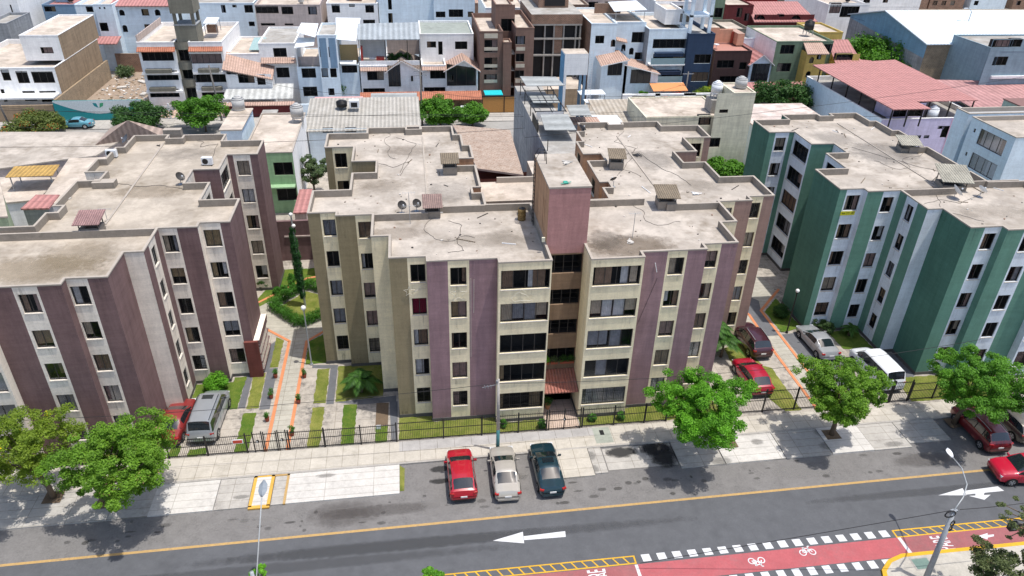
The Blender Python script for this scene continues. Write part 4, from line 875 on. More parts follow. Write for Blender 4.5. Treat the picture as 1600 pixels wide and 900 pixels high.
wire('long dark cable hanging over the road at the lower right', at(1500, 796, 24.6), at(1640, 780, 24.6), .1, .02)
# street lights
def street_light(label, base, h, pts, mt, head, hd):
    t = thing('street_light', label, 'street light', base); m = MB(); m.tube([(0, 0, 0), (0, 0, h)], [.13, .10], mt, 8); part('pole', m, t, True, world=False)
    m = MB(); m.tube(pts, .035, M_pole, 6); part('arm', m, t, True, world=False)
    m = MB(); c = Vector(pts[-1]); d = Vector(hd).normalized(); s_ = d.cross(Vector((0, 0, 1))).normalized()
    ws = [(0, .06), (.12, .14), (.35, .22), (.7, .21), (.95, .08)]; 
    for (a, w0), (b, w1) in zip(ws, ws[1:]):
        for sg in (-1, 1):
            m.poly([c+d*a+s_*sg*w0, c+d*b+s_*sg*w1, c+d*b+Vector((0, 0, .09)), c+d*a+Vector((0, 0, .09))], simple('lamp_housing', (.22, .25, .28), .5))
            m.poly([c+d*a+s_*sg*w0, c+d*b+s_*sg*w1, c+d*b-Vector((0, 0, .06)), c+d*a-Vector((0, 0, .06))], M_grey)
    part('lamp_head', m, t, True, world=False)
# left street light: only its arm and head rise into the picture
X, Z = fy(402, 900, 26.0); hx, hz = fy(409, 776, 28.0)
street_light('slim white street light whose arm rises from the bottom edge left of the road centre', (X+.05, 25.2, 0), 5.0, [(0, 0, 5.0), (.0, .5, Z+.3), (hx-X-.05, 2.8, hz)], M_pole, None, (.0, 1, .18))
# right street light on the corner pole, leaning as in the photo
bx, by = 28.2, 24.1
t = thing('street_light', 'grey corner utility pole with coiled cables and a curved street light arm over the road', 'street light', (bx, by, 0))
tx, tz = fy(1491, 797, 24.6)
m = MB(); m.tube([(0, 0, 0), (tx-bx, 24.6-by, tz)], [.17, .12], simple('weathered_pole', (.30, .32, .34), .8), 10); part('pole', m, t, True, world=False)
a0 = (tx-bx, .5, tz); q1 = fy(1505, 777, 25.2); q2 = fy(1511, 757, 26.0); q3 = fy(1503, 732, 27.0); q4 = fy(1489, 715, 28.0)
m = MB(); m.tube([a0, (q1[0]-bx, 25.2-by, q1[1]), (q2[0]-bx, 26-by, q2[1]), (q3[0]-bx, 27-by, q3[1]), (q4[0]-bx, 28-by, q4[1])], .035, M_pole, 6); part('arm', m, t, True, world=False)
c = Vector((q4[0]-bx, 28-by, q4[1])); e = fy(1480, 701, 28.6); e = Vector((e[0]-bx, 28.6-by, e[1])); d = (e-c).normalized(); s_ = d.cross(Vector((0, 0, 1))).normalized(); m = MB(); L_ = (e-c).length
for (a, w0), (b, w1) in zip([(0, .05), (.2, .11), (.55, .17), (.85, .15), (1, .05)], [(.2, .11), (.55, .17), (.85, .15), (1, .05), (1.02, .01)]):
    for sg in (-1, 1):
        m.poly([c+d*a*L_+s_*sg*w0, c+d*b*L_+s_*sg*w1, c+d*b*L_+Vector((0, 0, .08)), c+d*a*L_+Vector((0, 0, .08))], M_white); m.poly([c+d*a*L_+s_*sg*w0, c+d*b*L_+s_*sg*w1, c+d*b*L_-Vector((0, 0, .06)), c+d*a*L_-Vector((0, 0, .06))], M_grey)
part('lamp_head', m, t, True, world=False)
for k, (f, r_) in enumerate(((.97, .30), (.84, .2), (.77, .16))):
    m = MB(); ax = Vector(a0)*f; m.tube([ax+Vector((.12+r_*.6*math.cos(q), -.1, r_*math.sin(q))) if k else ax+Vector((-.25+r_*math.cos(q), -.1, r_*.8*math.sin(q))) for q in [2*math.pi*i/12 for i in range(13)]], .045, M_wire, 5, False); part('cable_coil', m, t, world=False)
m = MB(); m.box(-.2, .2, -.06, .06, -.14, .12, M_grey); o = part('bracket', m, t, world=False); o.location = Vector(a0)*.98
# traffic camera box seen in the right edge tree
x, z = fy(1583, 822, 23.4); m = MB(); m.box(-.22, .22, -.14, .14, -.25, .25, M_black); m.box(-.08, .08, -.17, -.14, -.1, .1, M_grey); m.box(.22, 5.0, -.05, .05, -.05, .05, M_black); m.cyl((5.0, 0), .07, -z, .1, M_black, 8)
single('traffic_signal', m, 'black traffic signal head on a post behind the twigs at the lower right', 'traffic signal', (x, 23.4, z), world=False)

# ============================================================ CARS
M_tyre = simple('tyre', (.012, .012, .012), .9); M_rim = simple('alloy_rim', (.45, .46, .47), .35, .6); M_carglass = simple('car_glass', (.012, .018, .022), .05, 0, .05, 3, .8, .6)
M_trim = simple('black_trim', (.015, .015, .016), .5); M_tail = simple('tail_lamp_red', (.35, .012, .012), .2, 0, .05, 3, .6, .5); M_head = simple('headlamp', (.6, .62, .65), .15, 0, .05, 3, .7, .6); M_plate = simple('number_plate', (.7, .7, .68), .5)
def paint(name, c, metal=.0, rough=.3): return simple('car_'+name, c, rough, metal, .03, 2, .5, .9)
KINDS = {
 # stations: x, half width, z_bottom, z_shoulder, z_top(centre), top half width, flag
 'hatch': dict(L=4.25, W=.90, st=[(0, .70, .34, .60, .66, .55), (.10, .82, .24, .70, .80, .66), (.5, .88, .22, .80, .93, .72), (.92, .90, .2, .86, .99, .74), (1.0, .90, .2, .88, 1.02, .72), (1.85, .90, .2, .91, 1.46, .62), (2.25, .90, .2, .93, 1.53, .62), (3.0, .90, .2, .96, 1.56, .60), (3.45, .90, .2, .99, 1.50, .60), (3.98, .88, .22, 1.0, 1.10, .68), (4.12, .86, .24, .98, 1.04, .70), (4.2, .80, .3, .80, .84, .62), (4.25, .74, .36, .62, .66, .55)], ws=(4, 5), cab=(5, 8), rear=(8, 9)),
 'sedan': dict(L=4.55, W=.88, st=[(0, .66, .32, .56, .62, .5), (.12, .80, .22, .66, .74, .64), (.6, .86, .2, .76, .86, .70), (1.12, .88, .2, .82, .93, .72), (1.2, .88, .2, .84, .96, .70), (2.05, .88, .2, .88, 1.36, .58), (2.4, .88, .2, .90, 1.41, .58), (2.95, .88, .2, .92, 1.41, .56), (3.1, .88, .2, .93, 1.36, .58), (3.75, .87, .2, .93, 1.03, .66), (3.9, .86, .2, .93, 1.01, .68), (4.38, .82, .24, .88, .96, .64), (4.5, .76, .3, .72, .78, .58), (4.55, .70, .34, .58, .62, .5)], ws=(4, 5), cab=(5, 8), rear=(8, 9)),
 'suv': dict(L=4.45, W=.92, st=[(0, .72, .4, .72, .80, .58), (.10, .84, .28, .84, .94, .68), (.5, .90, .26, .94, 1.06, .74), (1.0, .92, .26, .99, 1.12, .76), (1.1, .92, .26, 1.0, 1.15, .74), (1.85, .92, .26, 1.03, 1.62, .64), (2.2, .92, .26, 1.05, 1.70, .64), (3.2, .92, .26, 1.07, 1.69, .64), (3.85, .92, .26, 1.08, 1.62, .62), (4.22, .90, .28, 1.08, 1.2, .72), (4.32, .88, .3, 1.06, 1.12, .72), (4.42, .84, .36, .9, .94, .66), (4.45, .78, .42, .7, .74, .6)], ws=(4, 5), cab=(5, 8), rear=(8, 9)),
 'van': dict(L=4.9, W=.95, st=[(0, .74, .4, .74, .82, .6), (.1, .86, .26, .88, 1.0, .72), (.45, .93, .24, 1.0, 1.15, .76), (.75, .95, .24, 1.05, 1.24, .76), (.85, .95, .24, 1.06, 1.28, .76), (1.55, .95, .24, 1.1, 1.92, .70), (2.0, .95, .24, 1.1, 1.98, .72), (3.6, .95, .24, 1.1, 1.98, .72), (4.6, .95, .24, 1.1, 1.94, .70), (4.78, .94, .26, 1.1, 1.3, .78), (4.82, .92, .28, 1.08, 1.2, .78), (4.88, .88, .34, .9, .96, .7), (4.9, .82, .4, .7, .76, .64)], ws=(4, 5), cab=(5, 8), rear=(8, 9)),
}
def car(kind, label, x, y, rz, col, name='parked_car', group='parked cars', rails=False, sunroof=False, lite=False, scale=1, roofcol=None, lab_cat='car', spare=False, z=0):
    """built with the nose at +Y; x,y is the middle of the car"""
    K = KINDS[kind]; st = K['st']; L = K['L']; t = thing(name, label, lab_cat, (x, y, z), rz, group)
    # fine stations by interpolation, keeping the control ones
    fine = []
    for i in range(len(st)-1):
        n = 1 if st[i+1][0]-st[i][0] < .2 else 3
        for k in range(n):
            f = k/n; a, b = st[i], st[i+1]; g = f
            fine.append((tuple(a[q]+(b[q]-a[q])*g for q in range(6)), i))
    fine.append((st[-1], len(st)-1))
    ring = []
    for (xs, w, zb, zs, zt, wt), i in fine:
        cab = zt-zs > .25
        p = [(w*.86, zb), (w*.97, zb+.08), (w, zb+.28), (w*.995, (zb+zs)*.5+.08), (w*.965, zs-.04), (w*.93, zs)]
        if cab: hgt = zt-zs; p += [(w*.93+(wt+.06-w*.93)*.86, zs+hgt*.80), (wt+.01, zt-.075), (wt*.80, zt-.02), (wt*.4, zt), (0, zt+.005)]
        else: p += [(wt+.06, zs+(zt-zs)*.5), (wt*.92, zt-.03), (wt*.7, zt-.012), (wt*.35, zt), (0, zt)]
        ring.append([(xs, a, b) for a, b in p])
    body = MB(); wsm, rwm, swl, swr = MB(), MB(), MB(), MB()
    np_ = len(ring[0])
    for a in range(len(ring)-1):
        ctl = fine[a][1]
        for j in range(np_-1):
            q = [ring[a][j], ring[a+1][j], ring[a+1][j+1], ring[a][j+1]]
            for sg in (-1, 1):
                pts = [(sg*b, L/2-xx, c) for xx, b, c in q]
                if sg < 0: pts = pts[::-1]
                tgt = body
                if j >= 7 and K['ws'][0] <= ctl < K['ws'][1]: tgt = wsm
                elif j >= 7 and K['rear'][0] <= ctl < K['rear'][1]: tgt = rwm
                elif j == 5 and K['cab'][0]-1 <= ctl < K['cab'][1]+(1 if kind != 'sedan' else 0) : 
                    tgt = swl if sg < 0 else swr
                mt = M_carglass if tgt is not body else (roofcol if roofcol and j >= 7 and K['cab'][0] <= ctl < K['cab'][1] else col)
                if tgt is body and j == 0: mt = M_trim
                tgt.poly(pts, mt)
    for r in (ring[0], ring[-1]):
        body.poly([(b, L/2-xx, c) for xx, b, c in r]+[(-b, L/2-xx, c) for xx, b, c in r[::-1]], col)
    body.poly([(-.75, L/2-.15, .26), (.75, L/2-.15, .26), (.75, -L/2+.15, .26), (-.75, -L/2+.15, .26)], M_trim)
    W_ = K['W']
    bo = None
    def merge(mb):
        idx = {}; mp = []
        for v in mb.v:
            k = tuple(round(c, 4) for c in v); mp.append(idx.setdefault(k, len(idx)))
        mb.v = list(idx.keys()); f2 = []; m2 = []
        for f, mm in zip(mb.f, mb.m):
            g = []
            for i_ in f:
                if not g or mp[i_] != g[-1]: g.append(mp[i_])
            if len(g) > 1 and g[0] == g[-1]: g.pop()
            if len(set(g)) >= 3 and len(set(g)) == len(g): f2.append(tuple(g)); m2.append(mm)
        mb.f = f2; mb.m = m2
    merge(body); bo = part('body', body, t, True, world=False)
    try:
        bo.data.polygons  # keep panel edges crisp
        mod = bo.modifiers.new('es', 'EDGE_SPLIT'); mod.split_angle = R(40)
    except Exception: pass
    for nm_, mb in (('windscreen', wsm), ('rear_window', rwm), ('side_window', swl), ('side_window', swr)):
        merge(mb); part(nm_, mb, t, True, world=False)
    # pillars
    pil = MB(); cabx = [L/2-st[K['ws'][1]][0]-.75, L/2-st[K['ws'][1]][0]-1.55]
    def wz(yy):   # glass line points at station y
        xs = L/2-yy
        for a in range(len(ring)-1):
            if ring[a][0][0] <= xs <= ring[a+1][0][0]:
                f = (xs-ring[a][0][0])/max(1e-6, ring[a+1][0][0]-ring[a][0][0]); return [tuple(ring[a][j][q]*(1-f)+ring[a+1][j][q]*f for q in range(3)) for j in (5, 6)]
        return [ring[5][5], ring[5][6]]
    for yy in cabx:
        for sg in (-1, 1):
            lo, hi = wz(yy+.035); lo2, hi2 = wz(yy-.035)
            pil.poly([(sg*(lo[1]+.006), yy+.035, lo[2]), (sg*(lo2[1]+.006), yy-.035, lo2[2]), (sg*(hi2[1]+.006), yy-.035, hi2[2]), (sg*(hi[1]+.006), yy+.035, hi[2])], M_trim)
    part('door_pillars', pil, t, world=False)
    wr = .33 if kind in ('hatch', 'sedan') else .36
    for yy in (L/2-.85, -L/2+.82):
        for sg in (-1, 1):
            m = MB(); xo = sg*(W_+.006); n = 20
            arch = []
            for q in range(n+1):
                a = math.pi*q/n; arch.append((xo-sg*.0, yy+(wr+.06)*math.cos(a), .30+(wr+.05)*math.sin(a)))
            m.poly(arch+[(xo, yy-(wr+.06), .2), (xo, yy+(wr+.06), .2)], M_trim)
            for r_, xa, xb, mt in ((wr, W_-.16, W_+.018, M_tyre), (wr*.62, W_-.1, W_+.024, M_rim)):
                vs = []
                for xx in (xa, xb):
                    vs.append([(sg*xx, yy+r_*math.cos(2*math.pi*q/n), wr+r_*math.sin(2*math.pi*q/n)) for q in range(n)])
                for q in range(n): j = (q+1) % n; m.poly([vs[0][q], vs[0][j], vs[1][j], vs[1][q]], mt)
                m.poly(vs[1], mt)
            if not lite:
                for q in range(5):
                    a = 2*math.pi*q/5; c0 = Vector((sg*(W_+.027), yy, wr)); e1 = Vector((0, math.cos(a), math.sin(a))); e2 = Vector((0, -math.sin(a), math.cos(a)))
                    m.poly([c0+e1*wr*.22-e2*.02, c0+e1*wr*.56-e2*.06, c0+e1*wr*.56+e2*.06, c0+e1*wr*.22+e2*.02], M_tyre)
            part('wheel', m, t, world=False)
    zt_ = {'hatch': .86, 'sedan': .80, 'suv': .98, 'van': 1.0}[kind]; zf = {'hatch': .62, 'sedan': .60, 'suv': .74, 'van': .78}[kind]
    for sg in (-1, 1):
        m = MB(); m.obox((sg*(W_-.17), -L/2+.13, zt_), (.26, .20, .12), sg*.35, M_tail); part('tail_light', m, t, world=False)
        m = MB(); m.obox((sg*(W_-.26), L/2-.14, zf+.02), (.32, .2, .13), 0, M_head); part('headlight', m, t, world=False)
        m = MB(); yy = L/2-st[K['ws'][1]][0]+.42; m.obox((sg*(W_+.09), yy, st[5][3]+.08), (.2, .09, .13), 0, col); m.obox((sg*(W_-.0), yy, st[5][3]+.03), (.1, .05, .05), 0, M_trim); part('wing_mirror', m, t, world=False)
    m = MB(); m.obox((0, -L/2-.005, .62 if kind in ('hatch', 'sedan') else .72), (.42, .03, .12), 0, M_plate); part('number_plate', m, t, world=False)
    m = MB(); m.obox((0, -L/2+.04, .36), (W_*1.5, .12, .13), 0, M_trim if kind != 'sedan' else col); m.obox((0, L/2-.04, .40), (W_*1.2, .1, .14), 0, M_trim); part('bumper', m, t, world=False)
    if not lite:
        m = MB()
        for yy in cabx+[L/2-1.15]:
            for sg in (-1, 1): m.box(sg*(W_+.001)-.003, sg*(W_+.001)+.003, yy-.006, yy+.006, .34, st[5][3]-.06, M_trim)
        m.obox((0, -L/2+.1, .5), (.01, .01, .01), 0, M_trim); part('panel_gap', m, t, world=False)
    if rails:
        for sg in (-1, 1): m = MB(); zz = st[6][4]; m.tube([(sg*(st[6][5]-.04), L/2-st[5][0]-.25, zz-.01), (sg*(st[6][5]-.03), L/2-st[6][0], zz+.04), (sg*(st[6][5]-.03), L/2-st[7][0], zz+.04), (sg*(st[6][5]-.05), L/2-st[8][0]+.1, zz-.02)], .022, rails, 6); part('roof_rail', m, t, world=False)
    if sunroof: m = MB(); m.obox((0, L/2-st[6][0]-.05, st[6][4]+.006), (.75, .45, .012), 0, M_carglass); part('sunroof', m, t, world=False)
    return t
x, y = gz(728, 790); car('hatch', 'shiny red hatchback parked nose to the kerb, leftmost of the three by the pole', 2.25, 35.2, R(.5), paint('cherry', (.36, .008, .02)), z=-.12)
car('sedan', 'beige sedan parked between the red hatchback and the dark teal sedan', 5.1, 35.05, R(-1), paint('beige', (.46, .43, .38), .3), z=-.12)
car('sedan', 'dark teal sedan with a sunroof parked beside the raised paving', 7.95, 35.1, R(.5), paint('teal', (.008, .035, .05), .3), sunroof=True, z=-.12)
car('sedan', 'faded red old sedan behind the left fence, beside the silver minivan', -17.35, 42.4, R(-3), paint('oldred', (.22, .02, .02), 0, .5), z=0)
car('van', 'silver minivan with roof rails parked inside the left fence', -15.1, 42.6, R(-2.5), paint('silver', (.40, .43, .46), .5), rails=M_black, sunroof=True, scale=1, z=.012)
car('suv', 'dark maroon car with silver roof rails beside the palm clump', 27.75, 47.7, R(1), paint('plum', (.055, .012, .02), .2), rails=M_grey, z=.02)
car('hatch', 'bright red car parked behind the fence below the maroon one', 25.75, 43.0, R(1), paint('redsuv', (.33, .006, .025)), z=.02)
car('sedan', 'silver-grey sedan at the foot of the green block', 33.3, 47.0, R(2), paint('greysilver', (.36, .37, .38), .3), z=.012)
car('van', 'white van parked behind the street tree beside the green block', 36.1, 42.8, R(3), paint('white', (.74, .77, .80), 0, .35), z=.012, rails=False)
car('suv', 'maroon off-roader with a roof spoiler parked under the tree at the right edge', 39.95, 35.5, R(-1), paint('claret', (.17, .012, .018), .2), rails=M_grey, z=-.12)
car('suv', 'olive grey car at the right edge beside the maroon off-roader', 42.9, 36.1, R(0), paint('olivegrey', (.12, .11, .09), .3), z=-.12)
car('suv', 'bright crimson car driving in at the right edge on the road', 40.2, 31.2, R(82), paint('crimson', (.42, .006, .03)), name='moving_car', group=None, z=-.12)
car('hatch', 'white car whose roof shows at the bottom edge on the worn bicycle lane', 9.9, 24.9, R(70), paint('whitecar', (.75, .77, .78)), name='moving_car', group=None, z=-.12)
# plant pots
M_pot = concrete('terracotta', (.30, .085, .05), stain=.4)
def pot(px, py, label, r=.17, h=.32, pr=.3, k=0):
    x, y = gz(px, py); t = thing('plant_pot', label, 'plant pot', (x, y, .01), 0, 'plant pots along the orange-edged path'); m = MB(); m.cyl((0, 0), r*.7, 0, h, M_pot, 12, r); part('pot', m, t, world=False)
    rs = np.random.RandomState(k); link('plant', leafmesh('plant', [(rs.uniform(-.1, .1), rs.uniform(-.1, .1), h+.12+.1*i) for i in range(4)], [pr*.6]*4, 90, .04, k, L_hedge, .9), t)
for k, (a, b, l) in enumerate(((431, 590, 'terracotta pot with a plant on the left of the path, farthest of its row'), (424, 622, 'terracotta pot with a plant on the left of the path, second from the back'), (418, 658, 'terracotta pot with a plant on the left of the path, nearest to the gate'), (476, 590, 'terracotta pot on the right of the path by the grass strips, farthest of its row'), (467, 630, 'terracotta pot on the right of the path, middle of its row'), (457, 680, 'terracotta pot on the right of the path just inside the gate'))): pot(a, b, l, k=70+k)
t = thing('plant_pot', 'potted plant standing in the stair entrance below the tiled canopy', 'plant pot', (9.15, 41.5, .02)); m = MB(); m.cyl((0, 0), .16, 0, .45, simple('ochre_pot', (.4, .2, .1), .8), 12, .24); part('pot', m, t, world=False); link('plant', leafmesh('plant', [(0, 0, .6), (.1, 0, .8), (-.1, .1, .85)], [.3, .3, .25], 120, .06, 4, L_palm, .9), t)
for k, (x, l) in enumerate(((8.95, 'leafy yellow-green plant on the lowest stair balcony ledge, left end'), (9.6, 'spiky agave-like plant on the lowest stair balcony ledge'), (10.3, 'dark trailing plant on the lowest stair balcony ledge'), (10.8, 'dense plant on the lowest stair balcony ledge, right end'))):
    t = thing('balcony_plant', l, 'plant', (x, 42.3, 3.56)); m = MB(); m.box(-.25, .25, -.12, .12, 0, .18, M_pot); part('planter', m, t, world=False); link('foliage', leafmesh('foliage', [(-.15, 0, .32), (.15, 0, .35), (0, 0, .5)], [.26]*3, 90, .05, 90+k, [L_street, L_pale, L_dark, L_dark][k], .9), t)

# ============================================================ BACKGROUND HOUSES
ORG = {1: (0, 0, 4.09), 2: (200, 0, 4.09), 3: (440, 0, 4.09), 4: (700, 0, 4.09), 5: (900, 0, 4.09), 6: (1100, 0, 4.09), 7: (1300, 0, 4.09), 8: (780, 60, 3.75), 9: (0, 180, 3.2146), 10: (400, 180, 3.2146), 11: (1440, 160, 5.625)}
def tp(t, x, y): a, b, s = ORG[t]; return a+x/s, b+y/s
def tf(t, x, y, Y): return fy(*tp(t, x, y), Y)
def tg(t, x, y, Z=0): return gz(*tp(t, x, y), Z)
H_w = plaster('white_house_paint', (.90, .90, .89), .1); H_b = plaster('light_blue_paint', (.74, .85, .92), .1); H_bb = plaster('mid_blue_paint', (.20, .31, .43), .12); H_navy = plaster('navy_paint', (.035, .06, .11), .1)
H_brown = plaster('raw_brown_render', (.36, .27, .18), .25); H_grey = plaster('grey_render', (.34, .36, .38), .3); H_pinkc = plaster('pinkish_cream', (.56, .47, .43), .2); H_gg = plaster('grey_green_render', (.22, .21, .17), .2)
H_mt = plaster('mint_paint', (.42, .58, .50), .15); H_lg = plaster('light_green_paint', (.30, .47, .27), .15); H_ol = plaster('sage_paint', (.18, .25, .17), .2); H_yl = plaster('yellow_paint_wall', (.62, .45, .13), .15); H_red = plaster('dark_red_paint', (.15, .035, .035), .15)
H_choc = plaster('chocolate_paint', (.07, .04, .038), .15); H_oran = plaster('apricot_paint', (.66, .36, .24), .15); H_pink = plaster('pink_paint', (.70, .46, .60), .12); H_lil = plaster('lilac_paint', (.62, .57, .76), .12); H_cream = plaster('stained_cream', (.72, .69, .54), .2); H_terr = plaster('brown_tile_cladding', (.23, .145, .115), .15); H_bg = plaster('blue_grey_paint', (.26, .36, .42), .15)
M_brick = brick('red_brick'); M_brick2 = brick('tan_brick', (.33, .24, .15), (.42, .36, .27))
M_rtile = ribbed('pink_roof_tiles', (.52, .36, .29), 0, .35, c2=(.40, .27, .21), row=.6); M_rtile2 = ribbed('red_roof_sheet', (.46, .215, .20), 0, .55, c2=(.38, .18, .165), row=1.3); M_rtile3 = ribbed('orange_tiles', (.52, .20, .12), 0, .3, row=.6)
M_corr = ribbed('weathered_corrugated_sheet', (.44, .42, .38), 0, .5, c2=(.32, .30, .26)); M_corrw = ribbed('white_sheet_roof', (.68, .76, .82), 0, .6, c2=(.60, .68, .74)); M_corrg = ribbed('grey_sheet_roof', (.36, .40, .43), 0, .8, c2=(.28, .31, .33)); M_mossy = concrete('leaf_strewn_roof', (.44, .36, .30), (.22, .12, .07), 2.6, 1.0, (.35, .22, .5)); M_flat = roofmat('old_flat_roof', (.46, .40, .34)); M_flatd = roofmat('grey_flat_roof', (.33, .32, .30)); M_poly = simple('polycarbonate_white', (.72, .76, .78), .3, 0, .05); M_wood = ribbed('timber_gate', (.33, .17, .06), 0, .16); M_woodv = ribbed('timber_wall', (.22, .14, .07), 0, .2)
M_alu = ribbed('galvanised_sheet', (.36, .38, .375), 1, 2.4, rough=.7, c2=(.26, .27, .26)); M_tank = simple('tank_grey', (.42, .42, .41), .6)
def bwin(root, P, w, nm=2, arch=False, blank=False, frame=None):
    a, b, c, d = w; mb = MB(); t = .06; fm = frame or M_frame; o0, o1 = -.14, -.07
    pbox(mb, P, a+.004, b-.004, c+.004, c+t, o0, o1, fm); pbox(mb, P, a+.004, b-.004, d-t, d-.004, o0, o1, fm); pbox(mb, P, a+.004, a+t, c+t, d-t, o0, o1, fm); pbox(mb, P, b-t, b-.004, c+t, d-t, o0, o1, fm)
    for k in range(1, nm): x = a+(b-a)*k/nm; pbox(mb, P, x-.025, x+.025, c+t, d-t, o0+.01, o1-.01, fm)
    if arch:      # corner fillets give the round head
        n = 5; r = (b-a)/2
        for k in range(n):
            t0, t1 = math.pi/2*k/n, math.pi/2*(k+1)/n
            for sg in (-1, 1):
                x0, x1 = (a+b)/2+sg*r*math.cos(t0), (a+b)/2+sg*r*math.cos(t1); z0, z1 = d-r+r*math.sin(t0), d-r+r*math.sin(t1)
                mb.poly([P(x0, z0, -.003), P(x1, z1, -.003), P(x1, d, -.003), P(x0, d, -.003)], arch)
    wo = part('window', mb, root); g = MB(); g.poly([P(a+t, c+t, -.1), P(b-t, c+t, -.1), P(b-t, d-t, -.1), P(a+t, d-t, -.1)], M_glass); part('pane', g, wo)
    r = random.random()
    if not blank and r < .45: cu = MB(); s0, s1 = random.choice(((0, 1), (0, .4), (.6, 1), (.2, .9))); cu.poly([P(a+(b-a)*s0, c+.05, -.2), P(a+(b-a)*s1, c+.05, -.2), P(a+(b-a)*s1, d-.05, -.22), P(a+(b-a)*s0, d-.05, -.22)], random.choice(CURT)); part('curtain', cu, wo)
def block(root, x0, x1, y0, y1, z0, z1, mt, wins=(), side=None, roof=None, ph=.25, rev=None, swins=(), sside=1, cap=None, nm=None, flat=True, roofat=None):
    """box volume: front wall with openings [(x0,x1,z0,z1[,kind])], side walls, roof"""
    wm = MB(); ws = [(w[0]-x0, w[1]-x0, w[2], w[3]) for w in wins]
    P, L = wall(wm, (x0, y0), (x1, y0), (0, -1), z0, z1, [(0, x1-x0, mt)], ws, rev or mt)
    sm = side or mt; wl = sorted(swins)
    PL, _ = wall(wm, (x0, y0), (x0, y1), (-1, 0), z0, z1, [(0, y1-y0, sm)], [tuple(w) for w in wl] if sside < 0 else [], sm)
    PR, _ = wall(wm, (x1, y0), (x1, y1), (1, 0), z0, z1, [(0, y1-y0, sm)], [tuple(w) for w in wl] if sside > 0 else [], sm)
    wm.poly([(x0, y1, z0), (x1, y1, z0), (x1, y1, z1), (x0, y1, z1)], sm)
    part('wall', wm, root)
    for w, q in zip(wins, ws): k = w[4] if len(w) > 4 else ''; wd = q[1]-q[0]; bwin(root, P, q, nm or max(1, min(5, round(wd/.9))), mt if k == 'a' else False, k == 'd')
    for w in wl: bwin(root, PR if sside > 0 else PL, tuple(w), max(1, min(5, round((w[1]-w[0])/.9))))
    if flat: flatroof(root, [(x0, y0), (x1, y0), (x1, y1), (x0, y1)], z1, ph, .16, roof or M_flat, cap or mt, cap or mt)
def fw(t, Y, *ws):      # facade windows given on the facade plane
    out = []
    for w in ws:
        x0, z1 = tf(t, w[0], w[1], Y); x1, z0 = tf(t, w[2], w[3], Y); out.append((x0, x1, max(.25, z0), z1)+tuple(w[4:]))
    return out
def hs(name, label, x, y, cat='house', group=None): return thing(name, label, cat, (x, y, 0), 0, group)
def tank(root_label, x, y, z, r=.6, h=1.4, mt=None, group=None, stand=0):
    t = thing('water_tank', root_label, 'water tank', (x, y, z), 0, group); m = MB()
    prof = [(r*.92, 0), (r, .12*h), (r, .78*h), (r*.85, .9*h), (r*.4, h), (r*.35, h*1.06)]
    for (a, b), (c, d) in zip(prof, prof[1:]): m.cyl((0, 0), a, b+stand, d+stand, mt or M_tank, 16, c)
    part('tank', m, t, True, world=False)
    if stand:
        s_ = MB()
        for sg in (-1, 1):
            for q in (-1, 1): s_.box(sg*r*.7-.05, sg*r*.7+.05, q*r*.7-.05, q*r*.7+.05, 0, stand, M_grey)
        part('stand', s_, t, world=False)
    return t

# back street and far ground
m = MB(); m.poly([(-150, 100, .01), (200, 100, .01), (200, 111.2, .01), (-150, 111.2, .01)], M_street); struct('back_street', m)
m = MB(); m.sheet([(-150, 107.3, .13), (200, 107.3, .13), (200, 111.2, .13), (-150, 111.2, .13)], .13, M_pad2); struct('back_pavement', m)
m = MB(); m.poly([(-150, 104, .004), (200, 104, .004), (200, 330, .004), (-150, 330, .004)], M_earth); struct('back_ground', m)
m = MB(); m.poly([(-150, 131, .012), (230, 131, .012), (230, 136, .012), (-150, 136, .012)], M_street); struct('far_street', m)

# --- left: white house with the brown party wall
h = hs('house', 'white house with a brown bare side wall beside the empty lot', -57, 115)
block(h, -64, -50.3, 115, 133, 0, 6.8, H_w, fw(1, 115, (0, 445, 75, 515), (95, 455, 195, 532), (195, 458, 355, 530), (0, 570, 50, 650, 'd'), (140, 582, 240, 645, 'd'), (248, 582, 375, 650, 'd')), side=H_brown, roof=M_flat, ph=.7)
block(h, -55.6, -50.3, 119, 134, 6.8, 10.4, H_w, fw(1, 119, (255, 302, 345, 342)), side=H_brown, roof=M_flat, flat=True, ph=.2)
m = MB(); m.box(-62, -50.6, 112.6, 115, 2.9, 3.15, H_w); part('awning', m, h)
# --- vacant lot
m = MB(); m.poly([(-50, 111.6, .03), (-39, 111.6, .03), (-39, 140, .03), (-50, 140, .03)], concrete('rubble_ground', (.34, .27, .21), (.2, .15, .11), 1.2, .9)); struct('vacant_lot', m)
m = MB(); m.box(-50.2, -49.9, 111.5, 134, 0, 3.1, M_brick2); single('brick_wall', m, 'tan brick boundary wall on the left of the empty rubble lot', 'wall', (-50, 112, 0))
m = MB(); m.box(-50, -39, 138, 138.25, 0, 3.2, M_brick); single('brick_wall', m, 'brown brick wall closing the back of the empty rubble lot', 'wall', (-45, 138, 0))
t = thing('banner_wall', 'wall along the pavement before the empty lot, painted teal with a white wave', 'wall', (-46, 111.3, 0))
M_tealp = simple('banner_teal', (.015, .24, .26), .6); x0, x1 = -50.3, -38.2
m = MB(); m.box(x0, x1, 111.3, 111.5, 0, 3.0, M_tealp); part('wall_panel', m, t)
m = MB(); n = 24
for k in range(n):
    a, b = x0+(x1-x0)*k/n, x0+(x1-x0)*(k+1)/n; f = lambda q: 1.05+1.75*abs(2*(q-.5))**1.6
    m.poly([(a, 111.294, f(k/n)), (b, 111.294, f((k+1)/n)), (b, 111.294, 3.0), (a, 111.294, 3.0)], simple('banner_white', (.62, .66, .66), .6))
part('painted_wave', m, t)
m = MB(); c = ((x0+x1)/2, 2.3)
